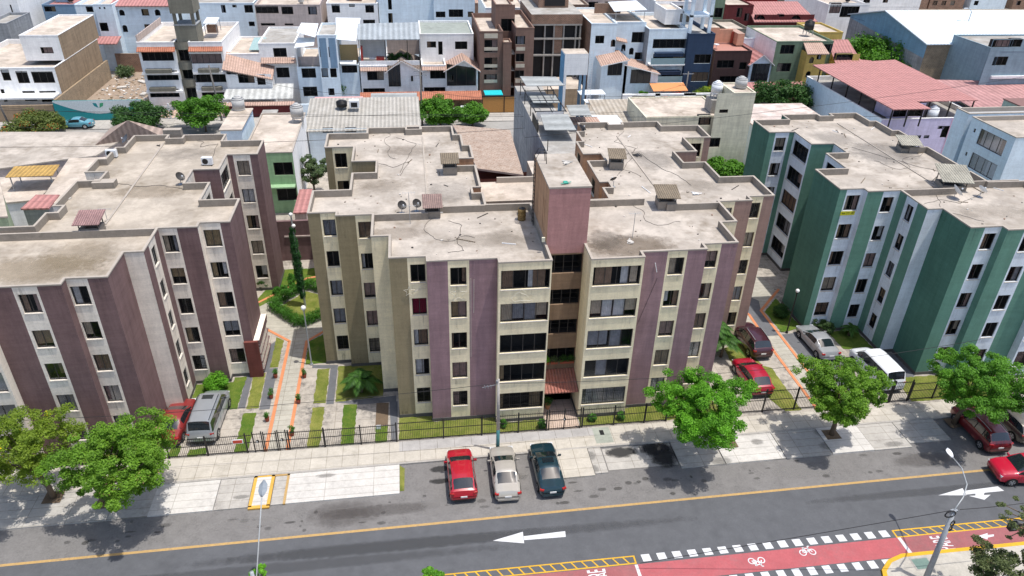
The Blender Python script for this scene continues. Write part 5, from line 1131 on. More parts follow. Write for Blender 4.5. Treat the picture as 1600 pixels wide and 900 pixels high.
for sg in (-1, 1): m.poly([(c[0]+sg*.05, 111.288, c[1]-.4), (c[0]+sg*.6, 111.288, c[1]-.1), (c[0]+sg*.75, 111.288, c[1]+.35), (c[0]+sg*.25, 111.288, c[1]+.3)], M_tealp if sg < 0 else simple('emblem_green', (.05, .32, .16), .6))
part('leaf_emblem', m, t)
for k, (x, y, l) in enumerate(((-46.5, 128, 'pale broken slab lying on the rubble of the empty lot, nearest the brick side wall'), (-42, 124, 'small light rubble heap on the empty lot near the apartment block'), (-44, 131, 'twig and plaster pile in the middle of the empty lot'))):
    m = MB(); [m.obox((random.uniform(-1, 1), random.uniform(-.8, .8), .15+.1*i), (random.uniform(.4, 1.3), random.uniform(.3, .7), .12), random.uniform(0, 3), M_pad) for i in range(1)]
    m.obox((0, 0, .15), (1.4, .8, .2), .4+k, M_pad); single('rubble', m, l, 'rubble', (x, y, .03), world=False)
for k, (a, b, l) in enumerate(((640, 340, 'green bush at the back of the empty lot behind the tan wall'), (740, 390, 'dark sprawling shrub at the back of the empty lot'), (800, 440, 'dry brown shrub lying over the rubble of the empty lot'), (850, 390, 'shrub at the back right corner of the empty lot'))):
    x, y = tg(1, a, b+30, .5); bush(l, x, y, 1.9, 1.8, 100+k, [L_dark, L_pale, L_pale, L_dark][k], 20, 120, .12)
m = MB(); rs2 = np.random.RandomState(9)
for k in range(420):
    x, y, s_ = rs2.uniform(-49.3, -39.3), rs2.uniform(112.5, 136), rs2.uniform(.06, .4)*(1.6 if rs2.rand() < .1 else 1); m.obox((x, y, s_*.2+.03), (s_, s_*rs2.uniform(.4, 1), s_*.45), rs2.uniform(0, 3), [M_pad, M_pad2, M_brick2, H_brown, H_w][int(rs2.randint(0, 5))])
o = link('gravel_debris', m.mesh('gravel_debris')); tag(o, 'loose rubble and stones scattered over the empty lot', 'rubble', kind='stuff')
# --- white apartment block with red tile bands and grey-green stair core
h = hs('apartment_building', 'three-storey white apartment block with red tile trim and a tall grey-green tank tower', -33, 116, 'apartment building')
for (x0, x1, ws, tx) in ((-38.7, -33.5, fw(1, 116, (900, 330, 1115, 388), (930, 452, 1145, 512), (950, 570, 1150, 620, 'd')), 0), (-31.5, -26.8, fw(2, 116, (390, 345, 605, 405), (415, 470, 630, 525), (470, 590, 620, 625, 'd')), 1)):
    block(h, x0, x1, 116, 130, 0, 10.0, H_w, ws, side=H_w, roof=M_flat, ph=.6)
    m = MB(); m.sheet([(x0-.05, 115.3, 8.85), (x1+.05, 115.3, 8.85), (x1+.05, 115.98, 9.35), (x0-.05, 115.98, 9.35)], .1, M_rtile3); part('tile_trim', m, h)
    for zz in (6.6, 3.9): m = MB(); m.box(x0+.6+tx*.2, x1-1.0, 115.2, 115.99, zz-.85, zz-.35, H_gg); m.box(x0-.03, x1+.03, 115.55, 115.985, zz-1.2, zz-.25 if 0 else zz-.86, H_w); part('balcony', m, h)
block(h, -33.49, -31.51, 116.3, 122, 0, 9.6, H_gg, [(-33.2, -31.8, 7.2, 8.9, 'd'), (-33.2, -31.8, 4.6, 6.1, 'd'), (-33.2, -31.8, .3, 3.2, 'd')], roof=M_flatd)
m = MB()
for zz in (6.1, 3.6, 9.0):
    n = 8
    for k in range(n):
        a, b = math.pi*k/n, math.pi*(k+1)/n; cx = -32.5
        m.poly([(cx-1.0*math.cos(a), 116.25-.75*math.sin(a), zz), (cx-1.0*math.cos(b), 116.25-.75*math.sin(b), zz), (cx-1.0*math.cos(b), 116.25-.75*math.sin(b), zz+1.05), (cx-1.0*math.cos(a), 116.25-.75*math.sin(a), zz+1.05)], H_gg)
part('curved_balcony', m, h)
m = MB()
for x in (-33.1, -30.6):
    for y in (116.6, 119.6): m.box(x, x+.4, y, y+.4, 9.6, 13.9, H_gg)
m.box(-33.15, -30.15, 116.55, 120.05, 9.6, 12.2, H_gg); m.box(-33.3, -30.0, 116.4, 120.2, 13.9, 16.4, H_gg, M_flatd); m.box(-33.2, -30.1, 116.5, 120.1, 12.2, 12.35, H_grey); part('tank_tower', m, h)
m = MB(); m.sheet([(-30.2, 121, 11.6), (-28.3, 121, 11.6), (-28.3, 124, 11.9), (-30.2, 124, 11.9)], .08, M_poly); [m.box(x, x+.08, y, y+.08, 10, 11.6, M_grey) for x in (-30.1, -28.4) for y in (121.1, 123.8)]; m.box(-30, -28.4, 122, 122.2, 10, 11.2, M_brick); part('roof_shelter', m, h)
m = MB(); [m.box(-38.6+.0, -38.5, 116.3+1.1*k, 116.35+1.1*k, 10, 11.0, H_pinkc) for k in range(12)]; m.box(-38.66, -38.5, 116.2, 129, 10, 10.9, H_pinkc); part('roof_wall', m, h)
# front garden gate / white railing
t = thing('lattice_fence', 'white lattice railing and gate before the white apartment block', 'fence', (-33, 111.6, 0)); m = MB()
for k in range(62): x = -38+k*.19; m.tube([(x, 111.6, .1), (x+.9*(1 if k % 2 else -1), 111.62, 1.9)], .022, M_white, 4)
for z in (.1, 1.9): m.box(-38.1, -26.3, 111.55, 111.65, z-.04, z+.04, M_white)
part('lattice', m, t)
for x in (-38, -34.8, -31.6, -29, -26.4): m = MB(); m.box(x-.09, x+.09, 111.5, 111.7, 0, 2.3, M_white); part('post', m, t)
m = MB(); m.poly([(-38, 112, .03), (-26.5, 112, .03), (-26.5, 115.9, .03), (-38, 115.9, .03)], concrete('orange_white_tiles', (.52, .40, .30), (.6, .3, .18), 1.2, .9)); struct('forecourt', m)

# --- pale houses with sloping pink tile roofs
h = hs('house', 'pale blue-white house with sloping pink tiled roofs and a white garage roof', -22, 116)
block(h, -26.7, -21.95, 117.5, 129, 0, 7.9, H_w, [], roof=M_flat); block(h, -21.94, -16.6, 117.5, 129, 0, 9.4, H_w, fw(2, 117.5, (925, 307, 1018, 365), (945, 432, 1035, 495)), roof=M_flatd)
block(h, -26.7, -20.2, 114.6, 117.4, 0, 5.0, H_w, fw(2, 114.6, (700, 475, 812, 530), (820, 478, 882, 542, 'd')), flat=False)
m = MB(); m.sheet([(-27.0, 114.2, 6.5), (-20.0, 114.2, 4.9), (-20.0, 118, 6.2), (-27.0, 118, 8.2)], .15, M_rtile); m.sheet([(-21.8, 116.6, 6.7), (-16.7, 116.6, 6.7), (-16.7, 117.6, 7.4), (-21.8, 117.6, 7.4)], .1, M_rtile); part('tiled_roof', m, h)
m = MB(); m.sheet([(-27.2, 111.8, 2.7), (-17.0, 111.8, 2.7), (-17.2, 115.5, 3.9), (-20, 115.5, 3.9), (-20.2, 114.4, 3.5), (-26.9, 114.4, 3.5)], .12, ribbed('greyish_white_sheet', (.56, .57, .55), 0, .9)); part('garage_roof', m, h)
m = MB(); m.box(-27, -16.8, 111.35, 111.6, 0, 1.8, H_red); m.sheet([(-27, 110.9, 2.0), (-16.8, 110.9, 2.0), (-16.8, 111.7, 2.3), (-27, 111.7, 2.3)], .1, M_rtile); part('front_wall', m, h)
m = MB(); m.sheet([(-23.8, 119.5, 8.0), (-20.6, 119.5, 8.0), (-21.4, 122, 9.3), (-23.2, 122, 9.3)], .05, simple('skylight_green', (.3, .42, .42), .2)); part('skylight', m, h)
# --- glazed blue house with white awnings
h = hs('house', 'light blue house with a glazed stair bay and white awnings on its terrace', -12, 116)
block(h, -16.5, -12.0, 116, 128, 0, 6.2, H_b, fw(3, 116, (125, 437, 222, 497), (135, 555, 232, 615)), roof=M_flat, ph=.1)
block(h, -12.98, -10.2, 115.4, 124, 0, 11.0, H_b, fw(3, 115.4, (240, 300, 285, 365), (297, 300, 342, 365), (252, 437, 300, 495), (308, 437, 355, 495), (297, 565, 340, 610, 'd')), roof=M_flatd)
m = MB()
for x in (-12.7, -11.35): m.box(x, x+1.0, 115.36, 115.395, 6.2, 10.6, H_bb)
part('blue_panels', m, h)
block(h, -10.19, -7.3, 116.6, 128, 0, 6.3, H_b, fw(3, 116.6, (382, 412, 485, 465)), roof=M_flat, ph=.1)
m = MB()
for pts in ([(95, 205, 116, 9.2), (215, 238, 116, 9.0), (235, 150, 121, 10.2), (125, 145, 121, 10.2)], [(80, 305, 115, 8.4), (205, 290, 115, 8.9), (215, 240, 117.5, 9.6), (105, 240, 117.5, 9.3)], [(350, 250, 116, 9.0), (475, 262, 116, 9.0), (505, 115, 126, 10.8), (345, 112, 126, 10.8)], [(375, 408, 115.6, 6.5), (478, 410, 115.6, 6.5), (478, 385, 117, 6.9), (365, 385, 117, 6.9)]):
    cs = [(tf(3, a, b, Y)[0], Y, tf(3, a, b, Y)[1]) for a, b, Y, _ in pts]; m.sheet(cs, .07, M_poly)
part('awning', m, h)
m = MB(); m.box(-16.4, -13.1, 117.0, 117.15, 6.2, 7.5, H_pinkc); part('terrace_wall', m, h); m = MB(); m.box(-10.1, -7.4, 118.5, 118.65, 6.3, 8.9, simple('blind_ochre', (.45, .33, .16), .8)); m.box(-16.4, -16.3, 116, 124, 6.2, 8.6, H_w); part('terrace_wall', m, h)
m = MB(); m.box(-16.4, -7.4, 111.4, 111.7, 0, 1.9, H_b); part('front_wall', m, h)
# --- twin white gable houses
def gable(root, x0, x1, xp, y0, y1, ze, zp, mt, roofm, over=.4):
    m = MB(); m.poly([(x0, y0, 0), (x1, y0, 0), (x1, y0, ze), (xp, y0, zp), (x0, y0, ze)], mt); m.poly([(x0, y1, 0), (x1, y1, 0), (x1, y1, ze), (xp, y1, zp), (x0, y1, ze)], mt)
    m.poly([(x0, y0, 0), (x0, y1, 0), (x0, y1, ze), (x0, y0, ze)], mt); m.poly([(x1, y0, 0), (x1, y1, 0), (x1, y1, ze), (x1, y0, ze)], mt); part('wall', m, root)
    m = MB(); s1 = (zp-ze)/(xp-x0); s2 = (zp-ze)/(x1-xp)
    m.sheet([(x0-over, y0-over, ze-s1*over+.1), (xp, y0-over, zp+.1), (xp, y1, zp+.1), (x0-over, y1, ze-s1*over+.1)], .12, roofm, H_w); m.sheet([(xp, y0-over, zp+.1), (x1+over, y0-over, ze-s2*over+.1), (x1+over, y1, ze-s2*over+.1), (xp, y1, zp+.1)], .12, roofm, H_w); part('gable_roof', m, root)
def flatwin(root, x0, x1, z0, z1, y, nm=2, zr=None, name='window'):
    """window set into a thin box proud of a gable wall; zr lifts the right upper corner"""
    m = MB(); zr = z1 if zr is None else zr
    m.poly([(x0, y-.02, z0), (x1, y-.02, z0), (x1, y-.02, zr), (x0, y-.02, z1)], simple('dark_pane', (.02, .023, .028), .08, 0, .1, 2, .6))
    o = part(name, m, root); f = MB()
    for a, b, c, d in ((x0, x1, z0, z0+.08),): f.box(a, b, y-.07, y-.022, c, d, M_frame)
    for k in range(nm+1): x = x0+(x1-x0)*k/nm; zt = z1+(zr-z1)*k/nm; f.box(x-.035, x+.035, y-.07, y-.022, z0, zt, M_frame)
    part('frame', f, o)
for (nm_, lab, x0, xm, x1, xp, tt) in (('house', 'white gabled house with a covered roof terrace full of plants', -7.1, -3.0, 2.0, -.8, 3), ('house', 'white gabled house with a pink tiled roof and a wooden terrace door', 2.3, 6.0, 11.0, 8.8, 3)):
    h = hs(nm_, lab, xm, 116); a = (x0 < 0)
    block(h, x0, xm, 116, 128, 0, 6.3, H_w, fw(3, 116, (545, 455, 655, 512), (520, 565, 662, 600, 'd')) if a else fw(3, 116, (948, 448, 1047, 502), (910, 558, 1047, 600, 'd')), roof=M_flat, ph=.5)
    m = MB(); m.sheet([(x0, 115.4, 5.7), (xm, 115.4, 5.7), (xm, 115.98, 6.1), (x0, 115.98, 6.1)], .1, M_rtile); part('tile_trim', m, h)
    gable(h, xm+.01, x1, xp, 115.6, 124, 5.6, 7.1, H_w, ribbed('brown_roof_tiles', (.24, .19, .16), 0, .35, row=.6) if a else M_rtile)
    flatwin(h, xm+.15, xp-.25 if a else x1-.35, 3.2, 5.9 if a else 6.6, 115.6, 3, 6.6 if a else 5.9); flatwin(h, xp+1.4 if a else xp-1.9, xp+1.65 if a else xp-1.6, 4.0, 4.8, 115.6, 1); flatwin(h, xm+.4, xm+2.2, .4, 1.9, 115.6, 2); flatwin(h, x1-2.2, x1-.4, .4, 1.9, 115.6, 2)
    if a:
        m = MB(); m.sheet([(-7.2, 117, 10.0), (2.2, 117, 10.0), (2.2, 121.5, 11.6), (-7.2, 121.5, 11.4)], .12, M_corrg); part('terrace_roof', m, h)
        m = MB(); [m.box(x, x+.1, 117.1, 117.2, 6.2, 10, M_frame) for x in (-7.1, -3.2, .2, 2.0)]; m.box(-7.1, -3.1, 121, 121.2, 6.3, 9.8, H_w); m.box(-3.0, 2.1, 123, 123.2, 6.3, 9.8, H_pinkc); m.box(-7.1, 2, 116.1, 116.2, 6.3, 7.0, H_w); part('terrace', m, h)
        m = MB(); m.box(-4.6, -3.4, 117.6, 118.6, 6.3, 7.1, simple('terrace_red', (.4, .05, .04), .6)); m.cyl((-5.2, 118), .5, 6.9, 7.0, M_white, 14); m.box(-6.9, -6.6, 117.2, 118.4, 6.3, 8.8, simple('terrace_red', (.4, .05, .04), .6)); part('terrace_furniture', m, h)
        for k, (x, z) in enumerate(((-2.2, 7.0), (-1.0, 7.3), (.2, 7.4))): bush(['leafy potted shrub on the covered terrace, left', 'leafy potted shrub on the covered terrace, middle', 'leafy potted shrub on the covered terrace, right'][k], x, 118.5, .9, 1.5, 120+k, L_dark, 12, 120, .1, z=6.2)
    else:
        block(h, 2.3, 10.7, 120, 130, 0, 10.1, H_w, fw(3, 120, (928, 265, 988, 305), (1000, 265, 1030, 350, 'd'), (1108, 265, 1187, 315)), roof=concrete('greenish_roof', (.30, .33, .30), stain=.6))
# --- brown-clad apartment tower
h = hs('apartment_building', 'narrow brown-clad and beige apartment building with grid windows and an open stair', 15.5, 116, 'apartment building')
Hbe = plaster('beige_paint', (.58, .52, .42), .15)
block(h, 11.3, 14.9, 116, 130, 0, 11.3, H_terr, fw(4, 116, (232, 255, 315, 335), (232, 368, 315, 447), (230, 475, 312, 530)), roof=M_flat, ph=.7, rev=Hbe); block(h, 14.91, 16.2, 115.4, 118, 0, 9.8, H_terr, [], roof=M_flat)
block(h, 14.3, 16.9, 121, 127, 0, 14.3, H_terr, fw(4, 121, (340, 120, 425, 200, 'd')), roof=M_flat); block(h, 16.91, 19.75, 116, 130, 0, 11.8, H_terr, fw(4, 116, (433, 230, 492, 285), (433, 342, 487, 395), (428, 450, 485, 500)), roof=M_flat, ph=.7, rev=Hbe)
m = MB()
for a, b, c, d in [(12.0, 14.1, 10.3, 11.0)]+[(12.0, 14.1, z-.55, z-.05) for z in (9.0, 6.4, 4.0)]+[(17.0, 18.4, z-.6, z-.05) for z in (9.0, 6.4, 4.0)]: m = MB(); m.box(a, b, 115.96, 115.99, c, d, Hbe); part('beige_band', m, h)
m = MB(); [m.box(16.3, 16.88, 116.2, 119, z, z+.1, M_kerb) for z in (2.6, 5.2, 7.8)]; [m.box(16.25, 16.3, 116.2, 118.5, z+.5, z+.55, M_black) for z in (2.6, 3, 5.2, 5.6, 7.8, 8.2)]; part('stair_landing', m, h)
# --- unfinished brick frame
h = hs('unfinished_building', 'unfinished brick and concrete frame with dark open floors', 24, 121, 'building')
m = MB(); m.box(20.2, 28.2, 121.3, 133, 0, 11.9, M_dark, M_flatd)
for z in (1.6, 6.5, 9.1, 11.3): m.box(20.1, 28.3, 120.6, 121.3, z-.12, z+.12, M_kerb)
for x in (20.2, 22.2, 23.7, 25.3, 27.3, 28.0): m.box(x, x+.22, 120.8, 121.25, 0, 11.3, M_kerb)
m.box(23.75, 25.2, 120.95, 121.29, 6.7, 11.2, M_brick); m.box(20.0, 28.3, 120.6, 133.1, 11.42, 12.9, M_brick, M_flatd); part('frame', m, h)
m = MB(); m.box(22.0, 27.0, 126, 134, 12.9, 15.6, M_brick, M_flat); m.box(23, 26.4, 125.9, 125.99, 13.2, 15.2, M_dark); part('upper_storey', m, h)
m = MB(); m.box(20.2, 27.8, 113.5, 120.5, 0, 3.0, H_brown, M_flat); part('front_annexe', m, h)
# --- pale house with brick side, curved pink roofs
h = hs('house', 'pale blue house with arched windows, a bare brick side wall and pink tiled roofs', 34, 117)
block(h, 29.2, 33.4, 118, 131, 0, 12.0, H_b, fw(5, 118, (125, 228, 178, 278), (225, 252, 250, 300, 'a')), side=M_brick, roof=M_flat)
block(h, 33.41, 38.2, 119, 131, 0, 12.0, H_b, fw(5, 119, (360, 205, 437, 272), (292, 283, 315, 328, 'a'), (342, 305, 366, 350, 'a'), (378, 335, 420, 380)), side=H_grey, roof=M_flat)
def tq(t, *q): return [(tf(t, a, b, Y)[0], Y, tf(t, a, b, Y)[1]) for a, b, Y in q]
def underroof(root, pts, mt, y0, y1, wins=()):   # walls up to a sloping front eave
    (xa, _, za), (xb, _, zb) = pts[0], pts[1]; m = MB(); za -= .12; zb -= .12
    m.poly([(xa+.2, y0, 0), (xb-.2, y0, 0), (xb-.2, y0, zb), (xa+.2, y0, za)], mt); m.poly([(xa+.2, y0, 0), (xa+.2, y1, 0), (xa+.2, y1, za+1), (xa+.2, y0, za)], mt); m.poly([(xb-.2, y0, 0), (xb-.2, y1, 0), (xb-.2, y1, zb+1), (xb-.2, y0, zb)], mt); part('wall', m, root)
    for (wa, wb, wc, wd) in wins: flatwin(root, wa, wb, wc, wd, y0, 3)
e1 = tq(5, (160, 422, 114.2), (345, 382, 114.2), (268, 318, 118.6), (120, 347, 118.6)); e2 = tq(5, (308, 412, 114.2), (540, 472, 114.2), (450, 398, 118.2), (350, 372, 118.2))
underroof(h, e1, H_b, 114.6, 118); underroof(h, e2, H_b, 114.6, 118)
for w_ in fw(5, 114.6, (208, 402, 288, 480), (355, 445, 470, 530)): flatwin(h, *w_[:4], 114.6, 3)
m = MB(); m.sheet(e1, .14, M_rtile, H_w); m.sheet(e2, .14, M_rtile, H_w); m.sheet([(33.6, 118.2, 9.4), (35.4, 118.2, 9.0), (35.4, 119.3, 9.5), (33.6, 119.3, 9.9)], .1, M_rtile); part('tiled_roof', m, h)
m = MB(); cs = [(tf(5, a, b, Y)[0], Y, tf(5, a, b, Y)[1]) for a, b, Y in ((245, 72, 121), (455, 62, 121), (385, 2, 127), (205, 12, 127))]; m.sheet(cs, .08, M_poly); [m.box(x, x+.08, 121, 121.1, 12, cs[0][2]-.1, M_grey) for x in (cs[0][0]+.3, cs[1][0]-.4)]; m.box(31.5, 36, 126, 126.2, 12, 13.6, M_brick); part('roof_shelter', m, h)
# --- white and navy modern block
h = hs('apartment_building', 'modern white block with glass balconies, a dark navy bay and an open tank tower', 43, 116, 'apartment building')
block(h, 38.3, 44.6, 116.6, 130, 0, 11.4, H_b, fw(5, 116.6, (495, 250, 705, 308), (495, 345, 700, 410), (545, 478, 690, 520)), side=H_grey, roof=M_flat, ph=.5)
block(h, 44.61, 49.0, 115.8, 128, 0, 10.8, H_navy, fw(5, 115.8, (760, 348, 858, 405), (742, 462, 842, 520)), roof=M_flatd, ph=.5, rev=H_b)
m = MB()
for z in (6.2, 3.3): m.box(38.6, 44.4, 115.2, 116.59, z-.15, z, H_w); m.box(38.7, 44.3, 115.25, 115.3, z, z+1.0, simple('balcony_glass', (.22, .33, .36), .1, 0, .05, 2, .6)); m.box(39.4, 44, 115.2, 116.3, z+1.7, z+1.8, H_navy); m.box(39.2, 44, 115.4, 115.6, z+1.2, z+1.85, H_navy)
part('balcony', m, h)
m = MB(); [m.box(x, x+.5, y, y+.4, 10.8, 16.2, H_b) for x in (44.7, 47.9) for y in (116.5, 119.6)]; m.box(44.7, 48.4, 116.5, 120, 13.2, 13.5, H_b); m.box(44.6, 48.5, 116.4, 120.1, 16.2, 18.6, H_b); part('tank_tower', m, h)
block(h, 41.8, 44.6, 120, 126, 11.4, 13.7, H_w, fw(5, 120, (668, 88, 732, 140)), roof=M_flat)
# --- dark brown front with apricot terrace
h = hs('house', 'dark brown faced house with an apricot roof terrace', 52, 116)
block(h, 49.6, 55.9, 116.2, 130, 0, 8.0, H_choc, fw(5, 116.2, (905, 385, 1005, 435), (1048, 398, 1085, 445), (920, 487, 1055, 525, 'd')), side=H_oran, roof=simple('terrace_terracotta', (.40, .20, .16), .8), ph=.2, cap=H_choc)
m = MB(); m.box(49.6, 52.0, 121.5, 124, 8.0, 10.6, H_oran, M_flat); m.box(52.2, 54.6, 122, 122.3, 8, 10.2, H_oran); m.box(54.7, 55.9, 120, 124, 8, 9.9, H_oran, M_rtile); m.box(54.2, 54.65, 121.5, 121.6, 8.05, 9.9, simple('door_red', (.28, .05, .03), .5)); part('terrace_rooms', m, h)
m = MB(); m.cyl((50.6, 118.5), .45, 8.5, 8.6, M_white, 12); m.cyl((50.6, 118.5), .05, 8, 8.5, M_white, 6); part('round_table', m, h)
h = hs('house', 'small gabled house with dark timber face squeezed beside the sage green house', 57.5, 116)
gable(h, 55.95, 59.6, 57.8, 116, 126, 6.0, 7.4, H_b, M_rtile2); flatwin(h, 56.4, 59.3, 3.1, 6.0, 116, 4); flatwin(h, 56.5, 59.3, .3, 2.2, 116, 2)
# --- sage and yellow house
h = hs('house', 'sage green house with a yellow stair tower and red tiled corner roof', 64, 116)
block(h, 59.7, 69.6, 116, 128, 0, 9.5, H_ol, fw(6, 116, (495, 287, 570, 345), (472, 404, 548, 458), (770, 282, 812, 340)), side=H_w, roof=M_flat, ph=.3)
block(h, 64.3, 67.6, 113.9, 115.98, 0, 8.2, H_yl, fw(6, 113.9, (678, 365, 698, 403, 'a'), (727, 340, 746, 380, 'a'), (655, 455, 676, 495, 'a')), flat=False)
m = MB(); m.sheet([(64.1, 113.5, 8.1), (67.9, 113.5, 8.1), (67.5, 116.6, 9.6), (64.4, 116.6, 9.6)], .14, M_rtile, M_rtile); part('tower_roof', m, h)
block(h, 69.61, 73.6, 114, 122, 0, 6.5, H_yl, fw(6, 114, (850, 345, 945, 388)), flat=False)
m = MB(); m.sheet([(69.3, 113.5, 6.6), (74.0, 113.5, 6.6), (73.6, 118.5, 9.2), (69.8, 118.5, 9.2)], .14, M_rtile2); m.sheet([(73.9, 112.5, 4.2), (79.5, 112.5, 4.0), (78.5, 118, 5.8), (74, 118, 6.2)], .14, M_rtile2); part('tiled_roof', m, h)
block(h, 70.0, 74.6, 122.1, 130, 0, 9.6, H_yl, [], roof=M_flat)
tank('black water tank with grey lid on the yellow back room roof', 67.5, 121, 9.5, .8, 1.5, M_black, stand=.8)
# --- dark red house farther back
h = hs('house', 'dark red house with arched windows and red sheet roofs, behind the sage green house', 70, 140)
block(h, 66, 77.6, 138, 150, 0, 8.2, H_red, fw(6, 138, (335, 97, 385, 147, 'a'), (560, 97, 612, 145, 'a'), (480, 93, 512, 108)), flat=False)
m = MB(); m.sheet([(65.4, 137.4, 8.3), (78.2, 137.4, 8.3), (77.2, 145, 10.6), (66.4, 145, 10.6)], .2, M_rtile2); m.sheet([(64.5, 133.5, 3.6), (69, 133.5, 3.6), (69, 137.9, 5.4), (64.5, 137.9, 5.4)], .15, M_rtile2); part('tiled_roof', m, h)
block(h, 60.5, 65.99, 140, 152, 0, 10.8, H_red, fw(6, 140, (262, 85, 283, 135), (215, 50, 238, 110)), roof=M_flat); block(h, 66.2, 76, 151, 158, 0, 13, plaster('scarlet_paint', (.35, .03, .03)), [], roof=M_flat)
# --- houses of the row behind, left to right
def simplehouse(label, x0, x1, y0, y1, zt, mt, wins, roof=None, side=None, extra=None, z0=0):
    h = hs('house', label, (x0+x1)/2, y0); block(h, x0, x1, y0, y1, z0, zt, mt, wins, side=side, roof=roof or M_flat, ph=.4)
    if extra: extra(h)
    elif x1-x0 > 5:
        q = np.random.RandomState(int(abs(x0*37+y0*11)) % 99999)
        if q.rand() < .65: a = q.uniform(x0+.5, x1-3.2); b = q.uniform(y0+2, y1-3.2); m = MB(); m.box(a, a+q.uniform(1.8, 2.8), b, b+2.2, zt-.3, zt+q.uniform(1.4, 2.3), [mt, M_brick, H_grey, H_w][int(q.randint(0, 4))], [M_flat, M_corr, M_rtile][int(q.randint(0, 3))]); part('roof_room', m, h)
        if q.rand() < .6: a = q.uniform(x0+.8, x1-1); b = q.uniform(y0+1, y1-1); m = MB(); [m.cyl((a, b), r1, zt-.3+z1_, zt-.3+z2_, M_tank if q.rand() < .5 else M_black, 12, r2) for r1, z1_, z2_, r2 in ((.5, .3, 1.3, .5), (.5, 1.3, 1.55, .22))]; m.cyl((a, b), .3, zt-.4, zt, M_kerb, 8); part('roof_tank', m, h)
        if q.rand() < .6: a = q.uniform(x0+1, x1-1); b = q.uniform(y0+1, y1-1); m = MB(); m.tube([(a, b, zt-.3), (a, b, zt+2.2)], .03, M_grey, 4); m.tube([(a-.5, b, zt+2), (a+.5, b, zt+2)], .02, M_grey, 4); part('roof_aerial', m, h)
        if q.rand() < .35: a = q.uniform(x0+.5, x1-3.2); b = q.uniform(y0+1, y1-4); m = MB(); m.sheet([(a, b, zt+1.7), (a+2.6, b, zt+1.7), (a+2.6, b+2.5, zt+2.0), (a, b+2.5, zt+2.0)], .06, [M_poly, M_corr, M_rtile2][int(q.randint(0, 3))]); [m.box(a+u_, a+u_+.07, b+v_, b+v_+.07, zt-.3, zt+1.65, M_grey) for u_ in (.1, 2.4) for v_ in (.1, 2.3)]; part('roof_shelter', m, h)
    return h
def ztop(t, x, y, Y): return tf(t, x, y, Y)[1]
def byt(label, t, Y, d, xl, yt, xr, mt, wins=(), roof=None, side=None, extra=None):
    x0, z = tf(t, xl, yt, Y); x1, z1 = tf(t, xr, yt, Y); return simplehouse(label, x0, x1, Y, Y+d, (z+z1)/2, mt, fw(t, Y, *wins), roof, side, extra)
def tiletop(x0, x1, y0, y1, z, mt, rise=1.2):
    def f(h): m = MB(); m.sheet([(x0-.3, y0-.5, z), (x1+.3, y0-.5, z), (x1+.3, y1, z+rise), (x0-.3, y1, z+rise)], .15, mt); part('tiled_roof', m, h)
    return f
byt('long white house with small arched windows and a pink tiled roof, behind the empty lot', 1, 141, 10, 715, 38, 1100, H_b, ((757, 62, 800, 100, 'a'), (778, 160, 820, 205, 'a'), (900, 58, 955, 100), (985, 60, 1028, 100, 'a'), (920, 155, 970, 210), (975, 155, 1010, 180)), extra=lambda h: tiletop(tf(1, 715, 38, 141)[0], tf(1, 1100, 38, 141)[0], 141, 151, ztop(1, 715, 38, 141)+.1, M_rtile2, 2.2)(h))
byt('white cubic house with a red tiled porch roof behind the empty lot', 1, 139, 9, 595, 28, 712, H_b, ((632, 145, 698, 200), (630, 45, 645, 58), (660, 45, 675, 58)), extra=lambda h: tiletop(tf(1, 620, 228, 138)[0], tf(1, 750, 228, 138)[0], 136.5, 138.9, ztop(1, 620, 262, 138), M_rtile2, .6)(h))
byt('pale house with a narrow terrace, left of the white cubic house', 1, 140, 9, 475, 30, 594, H_b, ((545, 40, 600, 78),))
byt('pale blue stepped house far behind the brown party wall', 1, 150, 10, 265, 30, 470, H_bb, ((278, 40, 360, 75),), roof=M_rtile2)
byt('brown earth-coloured house at the back beyond the trees', 1, 165, 9, 150, 22, 275, H_brown, ((200, 50, 240, 90),), extra=lambda h: tiletop(tf(1, 150, 22, 165)[0], tf(1, 275, 22, 165)[0], 165, 172, ztop(1, 150, 15, 165), M_rtile2)(h))
byt('tall white house at the upper left corner', 1, 145, 14, -120, -30, 95, H_w, ((60, 30, 95, 110),), roof=M_flat)
byt('grey-white low house at the left edge behind the white house', 1, 135, 9, -100, 150, 40, H_grey, (), roof=M_flatd)
byt('pale house behind the tank tower with small dark windows', 2, 143, 12, 400, 20, 800, H_b, ((592, 32, 628, 82), (665, 30, 695, 48), (740, 32, 802, 82), (770, 138, 812, 168)), roof=M_flatd)
byt('pinkish beige house with a wide dark window band, behind the pale roofs', 2, 136, 12, 808, 30, 1225, H_pinkc, ((812, 38, 965, 86), (978, 42, 1058, 92), (1148, 42, 1210, 94), (848, 148, 942, 164, 'd'), (1000, 150, 1058, 162, 'd')))
byt('white two-storey house with three dark windows above the awnings', 3, 138, 12, 285, 22, 612, H_w, ((318, 28, 375, 82), (430, 26, 468, 44), (533, 30, 592, 82), (520, 126, 600, 180)), roof=M_flat)
byt('large blank light blue building with a narrow strip of glass blocks', 3, 139, 20, 613, -60, 970, H_b, ((678, -10, 706, 62), (680, 84, 712, 150)))
byt('light blue building with a dark window band, right of the blank blue wall', 3, 137, 18, 971, -40, 1235, H_b, ((985, 74, 1047, 112), (1068, 60, 1160, 110), (1190, 74, 1225, 110)))
byt('low white terrace house behind the brown-clad building', 4, 138, 14, 240, 50, 500, H_w, ((300, 60, 340, 90),))
byt('light blue house above the unfinished frame', 4, 150, 12, 570, 0, 775, H_b, ())
byt('grey-brown brick house right of the unfinished frame', 4, 142, 12, 775, 30, 900, M_brick, ())
byt('cream house with a dark door above the brick houses', 4, 150, 12, 895, 0, 985, H_pinkc, ((897, 12, 955, 78, 'd'),))
